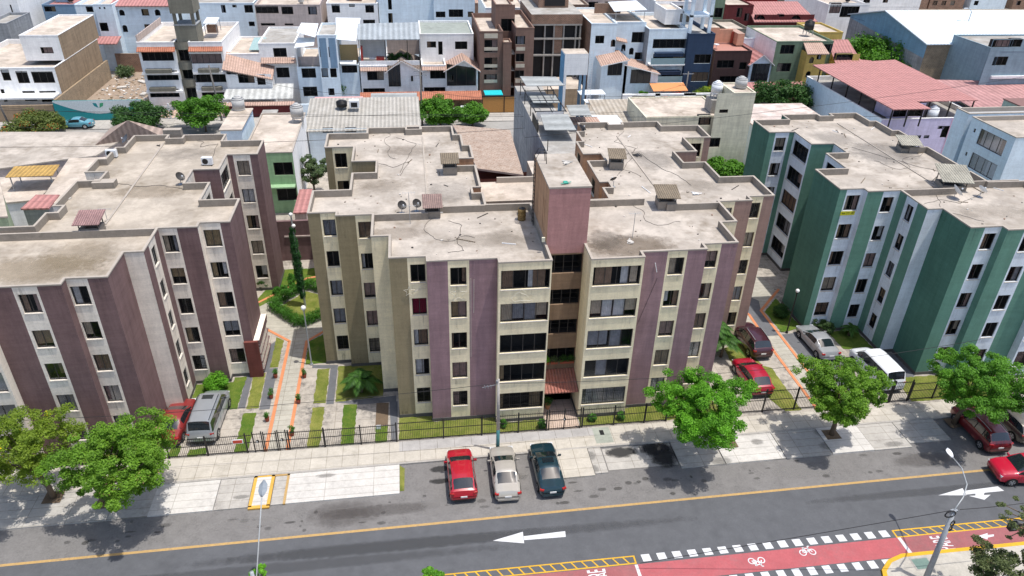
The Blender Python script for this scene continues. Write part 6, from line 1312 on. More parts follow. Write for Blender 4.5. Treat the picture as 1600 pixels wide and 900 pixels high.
byt('white house with an open terrace room behind the arched-window house', 5, 134, 12, 510, 10, 740, H_w, ((512, 38, 628, 118, 'd'), (645, 36, 682, 60)))
byt('olive house with peeling white side beside the dark red house', 5, 138, 14, 885, -20, 960, H_ol, ((890, 50, 930, 112),), side=H_w)
byt('grey flat-roofed house below the dark red house', 5, 128, 8, 960, 185, 1112, H_gg, (), roof=M_flat)
byt('white low house left of the sage green house', 6, 124, 8, 238, 245, 392, H_b, (), roof=M_flatd)
byt('white office building with big dark windows at the top right', 6, 155, 20, 800, 30, 1060, H_w, ((812, 18, 866, 85), (880, 40, 980, 110)), roof=M_flat)
byt('grey-brown dark house at the top edge right of the red roofs', 6, 170, 12, 600, 0, 830, H_gg, ((690, 0, 720, 40), (750, 5, 800, 40)))
byt('white long building at the top right behind the warehouse', 7, 186, 20, 150, 40, 560, H_w, ((205, -10, 240, 20), (330, -10, 355, 18)), roof=M_flat)
byt('blue-grey building behind the warehouse ridge', 7, 200, 14, 630, -10, 870, H_b, ((700, 0, 760, 20),)); byt('brown flat building behind the warehouse at the top right corner', 7, 205, 14, 875, 0, 1240, H_pinkc, ())
# far filler houses along the top edge, each its own
rs_ = np.random.RandomState(4)
LM = [(70, 'the upper left garden trees'), (190, 'the brown party wall'), (290, 'the grey-green tank tower'), (420, 'the pinkish beige house'), (560, 'the glazed blue house'), (690, 'the blank blue wall'), (790, 'the brown-clad building'), (880, 'the unfinished frame'), (980, 'the arched-window house'), (1090, 'the navy block'), (1190, 'the dark red house'), (1290, 'the white office building'), (1400, 'the warehouse gable'), (1500, 'the warehouse ridge'), (1590, 'the right warehouse end')]
SEEN = set()
def farlabel(c_, x_, Y0, w, k):
    lm = min(LM, key=lambda q: abs(q[0]-x_))[1]; row = {160: 'just beyond', 176: 'one row beyond', 194: 'two rows beyond', 214: 'at the top edge beyond'}[Y0]
    for adj in (('wide' if w > 11 else 'narrow'), 'low', 'boxy', 'plain', 'squat'):
        l = '%s %s house, %s roof, %s %s' % (adj, c_, ['beige', 'grey', 'beige', 'tiled'][k % 4], row, lm)
        if l not in SEEN: SEEN.add(l); return l
    return l
FAR = [('white', H_w), ('pale blue', H_b), ('pinkish beige', H_pinkc), ('raw brown', H_brown), ('brick', M_brick), ('grey', H_grey)]
k = 0; cnt = {}
for Y0 in (160, 176, 194, 214):
    x = -118 + (Y0 % 7)
    while x < 175:
        w = float(rs_.uniform(8, 14)); nm_, mt = FAR[int(rs_.randint(0, 6))]; z = float(rs_.uniform(5.5, 9.5)) if Y0 < 200 else float(rs_.uniform(5, 9)); px_, py_ = 0, 0
        q = MC @ (np.array([x+w/2, Y0, z])-CAM); px_ = q[0]/q[2]*FPX+800; py_ = q[1]/q[2]*FPX+450
        if -40 < px_ < 1640 and py_ > -45 and not (60 < x < 90 and Y0 < 165) and not (x > 82 and Y0 < 180):
            wins = [(x+1+i*2.6, x+2.3+i*2.6, zz, zz+1.2) for i in range(int((w-1.5)/2.6)) for zz in (1.0, 3.9) if rs_.rand() < .8]
            cnt[Y0] = cnt.get(Y0, 0)+1; where = 'left' if px_ < 530 else ('middle' if px_ < 1060 else 'right')
            simplehouse(farlabel(nm_, px_, Y0, w, k), x, x+w, Y0, Y0+9, z, mt, wins, [M_flat, M_flatd, M_flat, M_rtile][k % 4]); k += 1
        x += w+float(rs_.uniform(.3, 2.5))
# --- warehouse
h = hs('warehouse', 'large warehouse with a bright white sheet roof and blue gable end', 110, 128, 'warehouse')
wx = 86.5; m = MB(); m.poly([(wx, 116, 0), (wx, 140.5, 0), (wx, 140.5, 8.8), (wx, 116, 8.8)], H_grey); m.poly([(wx-.01, 116, 6.6), (wx-.01, 140.5, 8.4), (wx-.01, 140.5, 9.0), (wx-.01, 129.5, 11.6), (wx-.01, 116, 9.0)], plaster('warehouse_blue', (.20, .36, .50), .15)); m.poly([(wx, 116, 0), (160, 116, 0), (160, 116, 9), (wx, 116, 9)], M_brick2); m.poly([(160, 116, 0), (160, 141, 0), (160, 141, 9), (160, 129.5, 11.8), (160, 116, 9)], H_grey); part('wall', m, h)
m = MB(); m.sheet([(wx-.4, 115.6, 9.0), (160.5, 115.6, 9.0), (160.5, 129.5, 11.8), (wx-.4, 129.5, 11.8)], .15, M_corrw); m.sheet([(wx-.4, 129.5, 11.8), (160.5, 129.5, 11.8), (160.5, 141, 9.0), (wx-.4, 141, 9.0)], .15, M_corrw); part('roof', m, h)
# --- front walls, gates along the back street
t = thing('garage_gate', 'wide golden-brown timber garage gate in a dark frame on the back street', 'gate', (13.5, 111.3, 0)); m = MB(); m.box(11.3, 18.0, 111.3, 111.5, .15, 2.6, simple('golden_timber', (.42, .21, .06), .6)); part('gate_panel', m, t); m = MB(); [m.box(x, x+.12, 111.24, 111.29, .1, 2.7, M_black) for x in (11.2, 14.6, 17.8)]; m.box(11.2, 18, 111.24, 111.29, 2.6, 2.75, M_black); part('gate_frame', m, t)
t = thing('front_wall', 'front wall with brown timber panels and orange tiled coping before the gabled houses', 'wall', (4, 111.3, 0)); m = MB(); m.box(-7, 11.1, 111.3, 111.6, 0, 2.3, M_woodv); part('timber_panels', m, t); m = MB(); m.sheet([(-7.2, 110.9, 2.4), (11.2, 110.9, 2.4), (11.2, 113, 3.1), (-7.2, 113, 3.1)], .12, M_rtile3); part('tile_coping', m, t)
t = thing('front_wall', 'long front wall with red tiled coping and dark brown gates before the brown faced house', 'wall', (55, 111.3, 0)); m = MB(); m.box(49, 66, 111.3, 111.6, 0, 2.4, simple('dark_timber', (.10, .045, .03), .6)); part('gates', m, t); m = MB(); m.sheet([(48.8, 110.7, 2.6), (64.5, 110.7, 2.6), (64.5, 113.4, 3.7), (48.8, 113.4, 3.7)], .14, M_rtile2); part('tile_coping', m, t)
t = thing('front_wall', 'white front wall with an orange awning before the navy block', 'wall', (42, 111.6, 0)); m = MB(); [m.box(a, b, 111.4, 111.8, 0, 2.6, H_w) for a, b in ((33.5, 35), (38.8, 39.6), (43.5, 45.5))]; m.box(35, 49, 111.4, 111.7, 2.3, 2.6, H_w); m.box(35, 38.8, 111.5, 111.6, 0, 2.3, M_woodv); m.box(45.5, 48.8, 111.5, 111.6, 0, 2.2, M_woodv); part('wall_panel', m, t); m = MB(); m.sheet([(38.6, 112, 2.9), (44.3, 112, 2.9), (44.3, 114.5, 3.5), (38.6, 114.5, 3.5)], .08, simple('orange_awning', (.62, .26, .10), .7)); part('awning', m, t)
m = MB(); m.box(11.8, 14.6, 112.3, 114.8, 2.5, 2.62, simple('turquoise_tarp', (.02, .50, .55), .5)); [m.box(x, x+.07, 112.4, 112.47, 0, 2.5, M_grey) for x in (11.85, 14.5)]; single('tarp_canopy', m, 'bright turquoise tarp canopy behind the golden garage gate', 'canopy', (13.2, 113.5, 0))
m = MB(); m.box(-62, -50.4, 111.4, 111.7, 0, 2.4, H_brown); single('front_wall', m, 'brown front wall of the white house left of the teal painted wall', 'wall', (-56, 111.5, 0))
# water tower building
h = hs('water_tower', 'blue and white open water tower house with an outside ladder, before the unfinished frame', 26, 105, 'water tower')
A = [tf(4, 722, 345, 101), tf(4, 900, 350, 101)]; wx0, wx1 = A[0][0]+.6, A[1][0]
m = MB(); zt = A[0][1]; m.box(wx0, wx1, 101, 104, zt-2.9, zt, H_w, M_flat); [m.box(x, x+.35, y, y+.35, 0, zt-2.9, c_) for x, c_ in ((wx0, H_w), (wx1-.5, H_bb)) for y in (101, 103.6)]; m.box(wx0-.03, wx0+.1, 101.2, 103.9, 0, zt-.2, plaster('sky_blue_paint', (.16, .36, .56))); part('tower', m, h)
m = MB(); [m.box(wx1+.15, wx1+.2, 100.9-.0, 100.95, 0, zt+.9, M_white), m.box(wx1+.6, wx1+.65, 100.9, 100.95, 0, zt+.9, M_white)]; [m.box(wx1+.2, wx1+.6, 100.9, 100.94, z*.35, z*.35+.04, M_white) for z in range(int((zt+.8)/.35))]; part('ladder', m, h)

# ============================================================ NEAR ROW BEHIND THE BLOCKS
def polyhouse(label, pts, Z, roof, wallm, th=.15, extra=None, name='house', cat='house'):
    """house from its roof outline at level Z"""
    h = hs(name, label, sum(p[0] for p in pts)/len(pts), sum(p[1] for p in pts)/len(pts), cat); m = MB(); m.prism(inset(pts, .12) if th > .1 else pts, 0, Z-th, wallm); part('wall', m, h); m = MB(); m.sheet([(*p, Z) for p in pts], th-.003, roof); part('roof', m, h)
    if extra: extra(h)
    return h
def rect(t, xa, ya, xb, yb, Z):   # axis-parallel rectangle from the front-left and back-right roof corners
    a = tg(t, xa, ya, Z); b = tg(t, xb, yb, Z); x0, x1 = sorted((a[0], b[0])); y0, y1 = sorted((a[1], b[1])); return [(x0, y0), (x1, y0), (x1, y1), (x0, y1)]
polyhouse('long low house with a beige flat roof behind the maroon block, left edge', [gz(a, b, 6) for a, b in ((-200, 270), (0, 263), (106, 248), (150, 243), (200, 212), (150, 206), (8, 206), (-200, 214))], 6, M_roof, H_pinkc)
h = polyhouse('low grey-walled house with a hipped pinkish roof, just behind the maroon block', [(-30.5, 71), (-23, 71), (-23, 79), (-30.5, 79)], 5.8, M_flat, H_grey)
m = MB(); ap = (*gz(200, 188, 8.4), 8.4); cs = [(*gz(148, 227, 6), 6), (*gz(250, 212, 6), 6), (*gz(262, 203, 6), 6), (*gz(172, 200, 6), 6)]
for i in range(4): m.poly([cs[i], cs[(i+1) % 4], ap], ribbed('old_hip_tiles', (.40, .31, .26), 0, .5, c2=(.33, .25, .21)))
part('hip_roof', m, h)
h = polyhouse('low beige-roofed room under the yellow canopy beside the maroon block', [gz(a, b, 5.6) for a, b in ((-10, 318), (58, 312), (95, 277), (-5, 277))], 5.6, M_flat, H_w)
h = hs('house', 'white windowless house wall rising between the low roofs and the maroon block', -30, 62); pa, pb, pc = gz(60, 318, 6.5), gz(108, 247, 6.5), gz(150, 247, 6.5); m = MB(); m.prism([pa, (pa[0]+4, pa[1]), (pb[0]+4, pb[1]), pb], 0, 6.5, H_w, M_flat); part('wall', m, h)
m = MB(); cy_ = [gz(8, 277, 7.2), gz(82, 274, 7.2), gz(93, 257, 7.2), gz(22, 260, 7.2)]; m.sheet([(*p, 7.2) for p in cy_], .06, ribbed('yellow_plastic_sheet', (.52, .33, .10), 0, .4)); [m.box(p[0]-.04, p[0]+.04, p[1]-.04, p[1]+.04, 5.0, 7.12, M_grey) for p in inset(cy_, .3)]; single('yellow_canopy', m, 'yellow-brown sheet canopy on posts at the left edge, behind the maroon block', 'canopy', (cy_[0][0], cy_[0][1], 5))
polyhouse('small red tiled roof house in the gap left of the maroon block', [gz(a, b, 6.6) for a, b in ((32, 326), (76, 325), (93, 304), (56, 304))], 6.6, M_rtile2, H_grey); polyhouse('pale green house at the left edge beside the maroon block', [gz(a, b, 9) for a, b in ((-60, 340), (12, 338), (0, 283), (-60, 286))], 9, M_flat, plaster('pistachio_paint', (.46, .55, .36)))
# green house
h = hs('house', 'small light green two-storey house with white side wall between the maroon and centre blocks', -15, 77.5)
block(h, -17.8, -12.6, 77.5, 91, 0, 7.1, H_lg, fw(10, 77.5, (85, 238, 190, 300), (102, 368, 210, 427)), side=H_w, roof=M_flat, ph=.1, cap=M_cap)
m = MB(); m.box(-17.0, -12.7, 76.6, 77.49, 3.3, 3.45, H_lg); part('balcony_ledge', m, h)
t = thing('garden_wall', 'dark maroon garden wall between the maroon and centre blocks', 'wall', (-11, 66.5, 0)); m = MB(); m.box(-14.5, -7.4, 66.3, 66.6, 0, 4.3, M_maroon); m.box(-12.6, -7.4, 66.2, 66.29, 2.6, 2.75, H_pinkc); part('wall_panel', m, t)
h = polyhouse('low house with a red tiled porch roof beside the green house', [(-12.3, 71), (-10.9, 71), (-10.9, 77), (-12.3, 77)], 3.0, M_rtile2, H_pinkc)
h = polyhouse('light blue house with a beige roof and white stair, right of the street tree', rect(2, 580, 830, 800, 690, 5.6), 5.6, M_flat, H_b)
h = polyhouse('light blue low house with cluttered roof behind the green house', rect(2, 800, 830, 960, 700, 5.2), 5.2, M_flatd, H_b)
tank('grey cylindrical water tank on a post base, left one on the light blue house', *tg(2, 710, 700, 5.6), 5.6, .8, 1.7)
tank('grey water tank on a block plinth, above the green house', *tg(2, 1085, 760, 7.4), 6.4, .75, 1.6, stand=1.2)
# long corrugated roof
h = hs('house', 'pale blue long low house under a weathered corrugated roof', -6, 91)
block(h, -12.4, 1.2, 90, 99, 0, 5.0, H_b, fw(3, 90, (260, 825, 330, 848), (405, 822, 478, 845)), flat=False)
m = MB(); m.sheet([(-12.9, 89.6, 5.2), (1.4, 89.6, 5.2), (1.4, 99.3, 6.4), (-12.9, 99.3, 6.4)], .1, M_corr); part('corrugated_roof', m, h)
m = MB(); m.box(-5, 1.2, 99.4, 101.5, 0, 6.3, H_w, M_alu); part('back_room', m, h)
tank('black water tank lying low behind the corrugated roof', *tg(3, 385, 680, 6.3), 6.3, .7, .8, M_black)
m = MB(); a = tg(3, 470, 690, 6.4); m.box(a[0]-.7, a[0]+.5, a[1], a[1]+1, 6.4, 7.3, M_white); m.box(a[0]-.5, a[0]+.3, a[1]-.02, a[1]+.02, 6.5, 7.1, M_dark); single('roof_vent', m, 'white vent box with a dark grille behind the corrugated roof', 'vent', (a[0], a[1], 6.4))
h = polyhouse('low house with a pale pink roof behind the corrugated roof', rect(3, 200, 660, 520, 615, 4.0), 4.0, simple('pink_roof_sheet', (.55, .33, .33), .7), H_w)
# leaf-strewn tiled roof
h = hs('house', 'house with a sloping leaf-strewn old tile roof behind the centre block', 8.5, 75)
m = MB(); m.sheet([(*gz(746, 263, 8.4), 8.4), (*gz(818, 273, 8.0), 8.0), (*gz(797, 203, 8.6), 8.6), (*gz(707, 195, 9.2), 9.2)], .2, M_mossy, H_pinkc); part('tiled_roof', m, h)
m = MB(); m.box(5.9, 11.0, 69, 81, 0, 7.3, H_red); part('wall', m, h)
block(h, 5.9, 11.6, 67.4, 68.9, 0, 7.6, simple('brown_red_wall', (.14, .05, .04), .8), [(7.2, 10.2, 4.9, 7.1)], flat=False)
m = MB(); m.box(5.6, 12.4, 56.4, 60.5, 0, 10.2, M_parin, M_flat); m.box(7.4, 12.4, 60.2, 60.4, 10.2, 10.7, M_cap); m.box(10.6, 12.4, 60.41, 63.5, 0, 10.9, M_cap, M_flat); single('rear_wing', m, 'grey walled service wing with a cream parapet behind the pink stair tower', 'building', (9, 58, 0))
# tall grey building with sheet roofs
h = hs('house', 'tall narrow grey building topped with grey sheet canopies, behind the pink stair tower', 16, 88)
m = MB(); x0, x1 = 14.0, 17.6; m.box(x0, x1, 70.5, 96, 0, 8.6, plaster('pale_grey_render', (.40, .42, .44), .4), M_flatd); part('wall', m, h)
m = MB()
for q_, z_ in ((((500, 548), (745, 545), (690, 490), (460, 487)), 10.6), (((545, 655), (715, 655), (690, 602), (515, 605)), 9.3), (((620, 830), (820, 830), (765, 730), (590, 730)), 9.9)): m.sheet([(*tg(4, a, b, z_), z_) for a, b in q_], .08, M_alu)
part('sheet_canopy', m, h)
m = MB(); [m.box(x, x+.08, y, y+.08, 8.6, z, M_black) for x in (x0+.1, x1) for y, z in ((72, 9.8), (78.5, 9.8), (83.5, 10.1), (88, 10.4), (91.8, 10.5))]
[m.box(x, x+.08, 80, 92, 10.1, 10.2, M_black) for x in (x0+.1, 16, x1)]; [m.box(x0+.1, x1, y, y+.08, 10.2, 10.28, M_black) for y in (80, 84, 88)]; m.box(x0, x0+.1, 77.6, 81.4, 8.6, 9.7, M_black); m.box(x0+.5, x1, 81.3, 81.4, 8.6, 9.8, H_w); part('canopy_frame', m, h)
m = MB(); m.sheet([(*tg(4, a, b, 7.4), 7.4) for a, b in ((785, 737), (915, 735), (890, 668), (755, 672))], .08, M_alu); m.box(18.2, 23.4, 78, 92, 0, 5.2, H_grey, M_flatd); part('lower_canopy', m, h)
# shacks
h = polyhouse('timber walled shed under a wide weathered sheet roof with a pink eave', [(25.5, 86), (33.5, 86), (33.5, 97), (25.5, 97)], 3.6, M_flat, M_woodv)
m = MB(); m.sheet([(25.0, 85.8, 4.4), (33.6, 85.8, 4.2), (30.8, 98, 6.0), (24.5, 98, 6.0)], .08, ribbed('worn_sheet', (.46, .42, .36), 0, .6, c2=(.30, .25, .19))); m.sheet([(25.2, 84.3, 4.0), (33.7, 84.3, 3.9), (33.6, 85.78, 4.15), (25.0, 85.78, 4.3)], .06, simple('pink_sheet', (.50, .22, .22), .7)); part('sheet_roof', m, h)
for l, (a, b, c, d), Z in (('small white sheet awning above the shacks, upper one', (845, 605, 985, 572), 5.6), ('small white sheet awning above the shacks, lower one', (880, 655, 990, 632), 5.2)):
    r_ = rect(4, a, b, c, d, Z); m = MB(); m.sheet([(*p, Z) for p in r_], .08, M_poly); [m.box(p[0]-.04+(.2 if i in (0, 3) else -.2), p[0]+.04+(.2 if i in (0, 3) else -.2), p[1]-.04, p[1]+.04, 0, Z-.09, M_grey) for i, p in enumerate(r_)]; single('awning', m, l, 'awning', (r_[0][0], r_[0][1], 0))
polyhouse('low room with a pinkish tiled terrace beside the white roof', rect(4, 800, 790, 950, 745, 6), 6, M_rtile, H_grey); polyhouse('low room with a bright white sheet roof behind the right rear roof', rect(4, 955, 795, 1080, 735, 5.6), 5.6, M_poly, H_w)
polyhouse('shack with dark grey sheet roof right of the timber shed', rect(5, 435, 740, 540, 665, 3.6), 3.6, ribbed('brownish_sheet', (.24, .20, .17), 0, .5), H_brown); polyhouse('shack with bright galvanised sheet roof', rect(5, 530, 715, 660, 660, 4.0), 4.0, ribbed('bright_sheet', (.56, .60, .64), 0, .6), H_brown)
polyhouse('little shack with a dark flat cover on the cream house', rect(5, 650, 690, 760, 650, 5.5), 5.5, ribbed('brownish_sheet2', (.24, .20, .17), 0, .5), H_brown)
# cream stained house with tank block
h = hs('house', 'stained cream house with a peeling tank tower, behind the right rear roofs', 36, 85)
block(h, 29.0, 39.4, 85.5, 94, 0, 7.4, H_cream, fw(5, 85.5, (788, 740, 858, 800)), roof=M_flat, ph=.1)
block(h, 39.41, 42.2, 84.6, 89, 0, 10.6, H_cream, fw(5, 84.6, (918, 700, 970, 722, 'd'), (858, 882, 915, 940)), roof=M_flat, ph=.1)
tank('grey round water tank on top of the stained cream tower', 41.2, 87, 10.6, .75, 1.3); tank('white square-shouldered water tank on the ledge of the cream tower', 38.6, 88, 9.0, .7, 1.5, M_white, stand=.6)
m = MB(); m.box(37.8, 39.5, 87, 89.2, 7.4, 9.0, M_kerb); single('tank_plinth', m, 'concrete plinth under the white tank of the stained cream house', 'plinth', (38.6, 88, 7.4))
polyhouse('low house with a pinkish flat roof and blue-white walls right of the cream house', [(40.2, 70.5), (45.2, 70.5), (45.2, 78.5), (40.2, 78.5)], 6.0, roofmat('pinkish_flat_roof', (.52, .44, .40)), H_b); polyhouse('wide low house with pinkish roof before the dark garden tree', [(44, 80), (55, 80), (55, 96), (44, 96)], 5.6, roofmat('pinkish_flat_roof', (.52, .44, .40)), H_b)
# banana-like planting
for k, (a, b) in enumerate(((1105, 248), (1120, 258), (1140, 268), (1152, 262))): x, y = gz(a, b, 1.5); bush(['leafy green garden bush between the centre and green blocks, farthest left', 'leafy green garden bush between the centre and green blocks, second from the left', 'broad-leaved garden bush before the white wall, nearest', 'broad-leaved garden bush against the green block'][k], x, y, 1.7, 2.6, 140+k, L_bg, 22, 110, .2)
# pink awning house
h = hs('house', 'lilac and pink house with a huge open red tiled roof deck', 66, 95)
block(h, 60.6, 74.8, 85.5, 106, 0, 6.6, H_lil, fw(7, 85.5, (540, 865, 565, 885), (590, 865, 618, 885), (680, 805, 712, 825), (712, 805, 778, 878)), side=H_b, roof=M_flatd, ph=.6, cap=H_w)
m = MB(); m.box(70.6, 74.78, 85.46, 85.49, 0, 6.55, H_pink); part('pink_face', m, h)
m = MB(); zr0, zr1 = 8.6, 9.3
m.sheet([(60.2, 83.3, zr0), (65.4, 83.3, zr0), (65.2, 86.2, zr0+.06), (74.0, 86.2, zr0+.06), (74.6, 106.3, zr0+.3), (59.8, 103.8, zr0+.3)], .12, M_rtile2); part('deck_roof', m, h)
m = MB(); [m.box(x-.07, x+.07, y-.07, y+.07, 6.0, zr0-.05, M_black) for x, y in ((60.8, 84.2), (60.75, 88), (60.75, 91.5), (60.75, 95), (60.75, 99), (60.75, 103), (63, 84.2), (65, 84.2), (67.5, 86.6), (70.5, 86.6), (73.8, 86.6), (74.4, 95), (74.4, 103))]; part('deck_posts', m, h)
block(h, 62.2, 66.8, 86.3, 90, 6.3, 8.4, H_lil, [(62.5, 64.4, 6.6, 8.2, 'd'), (64.6, 66.6, 6.6, 8.2, 'd')], flat=False)
tank('white water tank with faint lettering on the pink house roof', 68.3, 86.6, 6.2, .75, 1.7, M_white)
h = polyhouse('open parking shed with a long pink sheet roof at the right', [(83, 96), (110, 96), (110, 107), (83, 107)], .3, M_yard, M_yard, .1)
m = MB(); m.sheet([(81.5, 95.5, 4.6), (112, 95.5, 4.6), (112, 104.5, 5.3), (81.5, 108, 5.3)], .12, ribbed('pink_sheet_roof', (.50, .27, .26), 0, .9)); [m.box(x, x+.2, y, y+.2, 0, 4.6, M_black) for x in (82, 87, 92, 97, 102, 107) for y in (96, 104)]; m.box(83, 105, 101, 101.2, 0, 3.6, H_mt); part('sheet_roof', m, h)
h = hs('house', 'blue-grey two-storey house at the right edge before the warehouse', 96, 104)
block(h, 90.8, 108, 104.9, 116, 0, 10.4, H_bg, fw(7, 104.9, (1035, 255, 1145, 302), (1150, 250, 1205, 300), (1040, 362, 1110, 418)), side=H_bg, roof=M_flatd, ph=.2); m = MB(); m.box(90.7, 108, 104.6, 104.89, 6.2, 6.6, H_w); part('white_band', m, h)
polyhouse('mint green flat house at the right edge with a brown roof', [(84.5, 84.5), (100, 84.5), (100, 94), (84.5, 94)], 6.4, simple('brown_roof', (.20, .11, .10), .8), H_mt); polyhouse('low building with a brown corrugated roof left of the mint green house', [(74.8, 85), (84.3, 85), (84.3, 93.5), (74.8, 93.5)], 4.4, ribbed('brown_corrugated', (.33, .24, .19), 0, .5), H_grey)
m = MB(); m.sheet([(77, 97, 3.9), (83, 97, 3.9), (81.5, 101.5, 4.3), (75.5, 101.5, 4.3)], .08, M_corrg); [m.box(x, x+.1, 97.1, 97.2, 0, 3.9, M_black) for x in (77.2, 82.7)]; [m.box(x, x+.1, 101.2, 101.3, 0, 4.2, M_black) for x in (76, 81.2)]; single('canopy', m, 'pale grey sheet canopy between the red roof deck and the mint house', 'canopy', (79, 99, 0))
# pale blue neighbour block at the right edge
h = hs('apartment_building', 'pale blue five-storey block at the right edge behind the green block', 62, 66, 'apartment building')
def atg(x, y, Z=HT): return tg(11, x, y, Z)
a = atg(480, 125); b = atg(800, 310); X0 = (a[0]+b[0])/2; y0, y1 = b[1], a[1]
block(h, X0, 78, y0, y1, 0, HT, H_b, [], side=H_b, roof=M_roof, ph=.4, swins=[(.9, 4.6, 11.0, 12.6), (.9, 4.6, 8.5, 10.1), (5.2, 5.5, 11.9, 12.3), (5.2, 5.5, 9.4, 9.8)], sside=-1, cap=M_cap)
block(h, X0+.3, 78, y1+.9, 69.2, 0, HT, H_b, [], roof=simple('grey_membrane', (.36, .37, .38), .7), ph=.4, cap=M_cap); m = MB(); m.box(X0+.8, 78, y1+.003, y1+.897, 0, HT-.6, H_bb, M_flatd); part('link_wall', m, h)

# ============================================================ BACKGROUND TREES, POLES, CARS
tree('green tree on the back street pavement between the two white lattice gates', *gz(322, 206), 5, 3.2, 2.2, 3.0, 201, L_bg, 60, 240, .16, 1.00, name='street_tree', group='back street trees')
tree('wide dark green tree before the teal painted wall', *gz(225, 204), 4, 3.4, 1.4, 2.2, 202, L_dark, 60, 240, .16, 1.00, name='street_tree', group='back street trees')
tree('orange-flowered shrubby tree on the back street at the left', *gz(62, 214), 4, 3.3, 1.4, 1.9, 203, L_or, 66, 216, .15, 1.00, name='street_tree', group='back street trees')
tree('broad rounded bright green tree on the back street, behind the leaf-strewn roof', *gz(688, 200), 4, 3.0, 1.9, 2.4, 204, L_bg, 60, 240, .16, 1.00, name='street_tree', group='back street trees')
tree('smaller rounded green tree beside it, right of the broad one', *gz(738, 199), 3, 2.2, 1.3, 1.9, 205, L_bg, 45, 240, .16, 1.00, name='street_tree', group='back street trees')
tree('bright green garden tree before the light blue glazed house', *tg(3, 420, 640, 0), 4, 2.6, 1.8, 2.6, 206, L_bg, 45, 216, .16, 1.00, name='garden_tree')
tree('grey-green leafless-looking tree beside the green house', *gz(492, 305), 5, 1.7, 2.0, 3.0, 207, L_pale, 45, 192, .1, 0.75, name='garden_tree')
tree('large dark garden tree before the red coping wall, right of the pinkish roofs', *gz(1222, 190), 6, 4.2, 2.6, 3.4, 208, L_dark, 75, 228, .18, 1.12, name='garden_tree')
tree('big green tree beside the warehouse wall', *gz(1385, 125), 8, 6.2, 3.2, 4.6, 209, L_bg, 90, 216, .26, 1.50, name='garden_tree')
tree('second green tree half hidden by the red roof deck', *gz(1425, 135), 7, 5.0, 2.6, 3.4, 210, L_bg, 60, 204, .26, 1.50, name='garden_tree')
tree('dark leafy tree at the upper left behind the white house', *gz(35, 70), 8, 3.0, 2.8, 4.4, 211, L_dark, 51, 180, .2, 1.25, name='garden_tree')
tree('tall thin dark tree at the upper left before the brown house', *gz(55, 62), 9, 1.9, 3.6, 5.0, 212, L_dark, 45, 168, .2, 1.00, name='garden_tree')
tree('garden shrubbery tree with small flowers before the arched-window house', *gz(985, 145), 4, 3.2, 1.4, 1.8, 213, L_pale, 51, 192, .14, 0.88, name='garden_tree')
tree('small round green tree beside the white arch wall', *gz(1003, 168), 3, 1.3, 1.0, 1.6, 214, L_bg, 24, 180, .13, 0.75, name='garden_tree')
tree('yellow flowering tree before the navy block', *gz(1108, 165), 3, 2.2, 1.2, 1.8, 215, L_yel, 39, 180, .14, 0.88, name='garden_tree'); tree('dark green bushy tree right of the cream tank tower', *gz(1150, 172), 3, 2.0, 1.3, 1.8, 216, L_dark, 39, 180, .14, 0.88, name='garden_tree')
tree('green hedge tree under the hipped roofs at the far top right', *gz(1290, 30), 7, 3.4, 2.6, 4.0, 217, L_dark, 39, 156, .26, 1.25, name='garden_tree')
def upole(label, x, y, h, lean=0, arms=2, name='utility_pole'):
    t = thing(name, label, 'utility pole', (x, y, 0)); m = MB(); m.tube([(0, 0, 0), (lean, 0, h)], [.16, .10], simple('dark_pole', (.16, .15, .14), .9), 8); part('pole', m, t, True, world=False)
    if arms: m = MB(); [m.box(lean-.9, lean+.9, -.05, .05, h-.4-.6*k, h-.3-.6*k, M_grey) for k in range(arms)]; part('crossarm', m, t, world=False)
upole('wooden-looking utility pole beside the rounded tree on the back street', *gz(660, 200), 8.6); upole('utility pole before the light blue house roofs', *gz(347, 190), 8.2, -.4, 1); upole('leaning utility pole at the left edge by the orange shrub', *gz(19, 205), 6.5, -.8, 0); upole('short dark utility pole before the navy block', *gz(1068, 165), 5.5, 0, 1); upole('slanted dark pole by the pink parking shed', *gz(1470, 130), 9, 1.0, 0); upole('second dark pole by the pink parking shed', *gz(1478, 128), 9, 1.4, 0); upole('grey pole against the warehouse wall', *gz(1440, 105), 8, 0, 0)
def slight(label, x, y, h, dx=1.2):
    t = thing('street_light', label, 'street light', (x, y, 0)); m = MB(); m.tube([(0, 0, 0), (0, 0, h-.6), (dx*.4, 0, h), (dx, 0, h)], [.09, .07, .05, .04], M_pole, 6); part('pole', m, t, True, world=False); m = MB(); m.obox((dx+.3, 0, h), (.7, .25, .12), 0, M_white); part('lamp_head', m, t, world=False)
slight('thin street light before the glazed blue house', *gz(478, 165), 7.5, -1.2); slight('street light rising over the pink parking shed near the warehouse', *gz(1482, 128), 13, -1.6); slight('street light beside the sage green house', *gz(1213, 150), 7.2, -1.2); slight('tall street light mast before the dark red house', *gz(1272, 45), 11, .8)
for a, b, l, Z in (((0, 172), (1600, 180), 'black cable over the back street, upper', 7.6), ((0, 230), (820, 200), 'black cable crossing behind the block roofs, left half', 10), ((820, 215), (1600, 120), 'black cable crossing behind the block roofs, right half', 10), ((1320, 24), (1600, 85), 'cable running across the warehouse wall', 9)):
    A_ = gz(*a, Z); B_ = gz(*b, Z); wire(l, (*A_, Z), (*B_, Z), .5, .022)
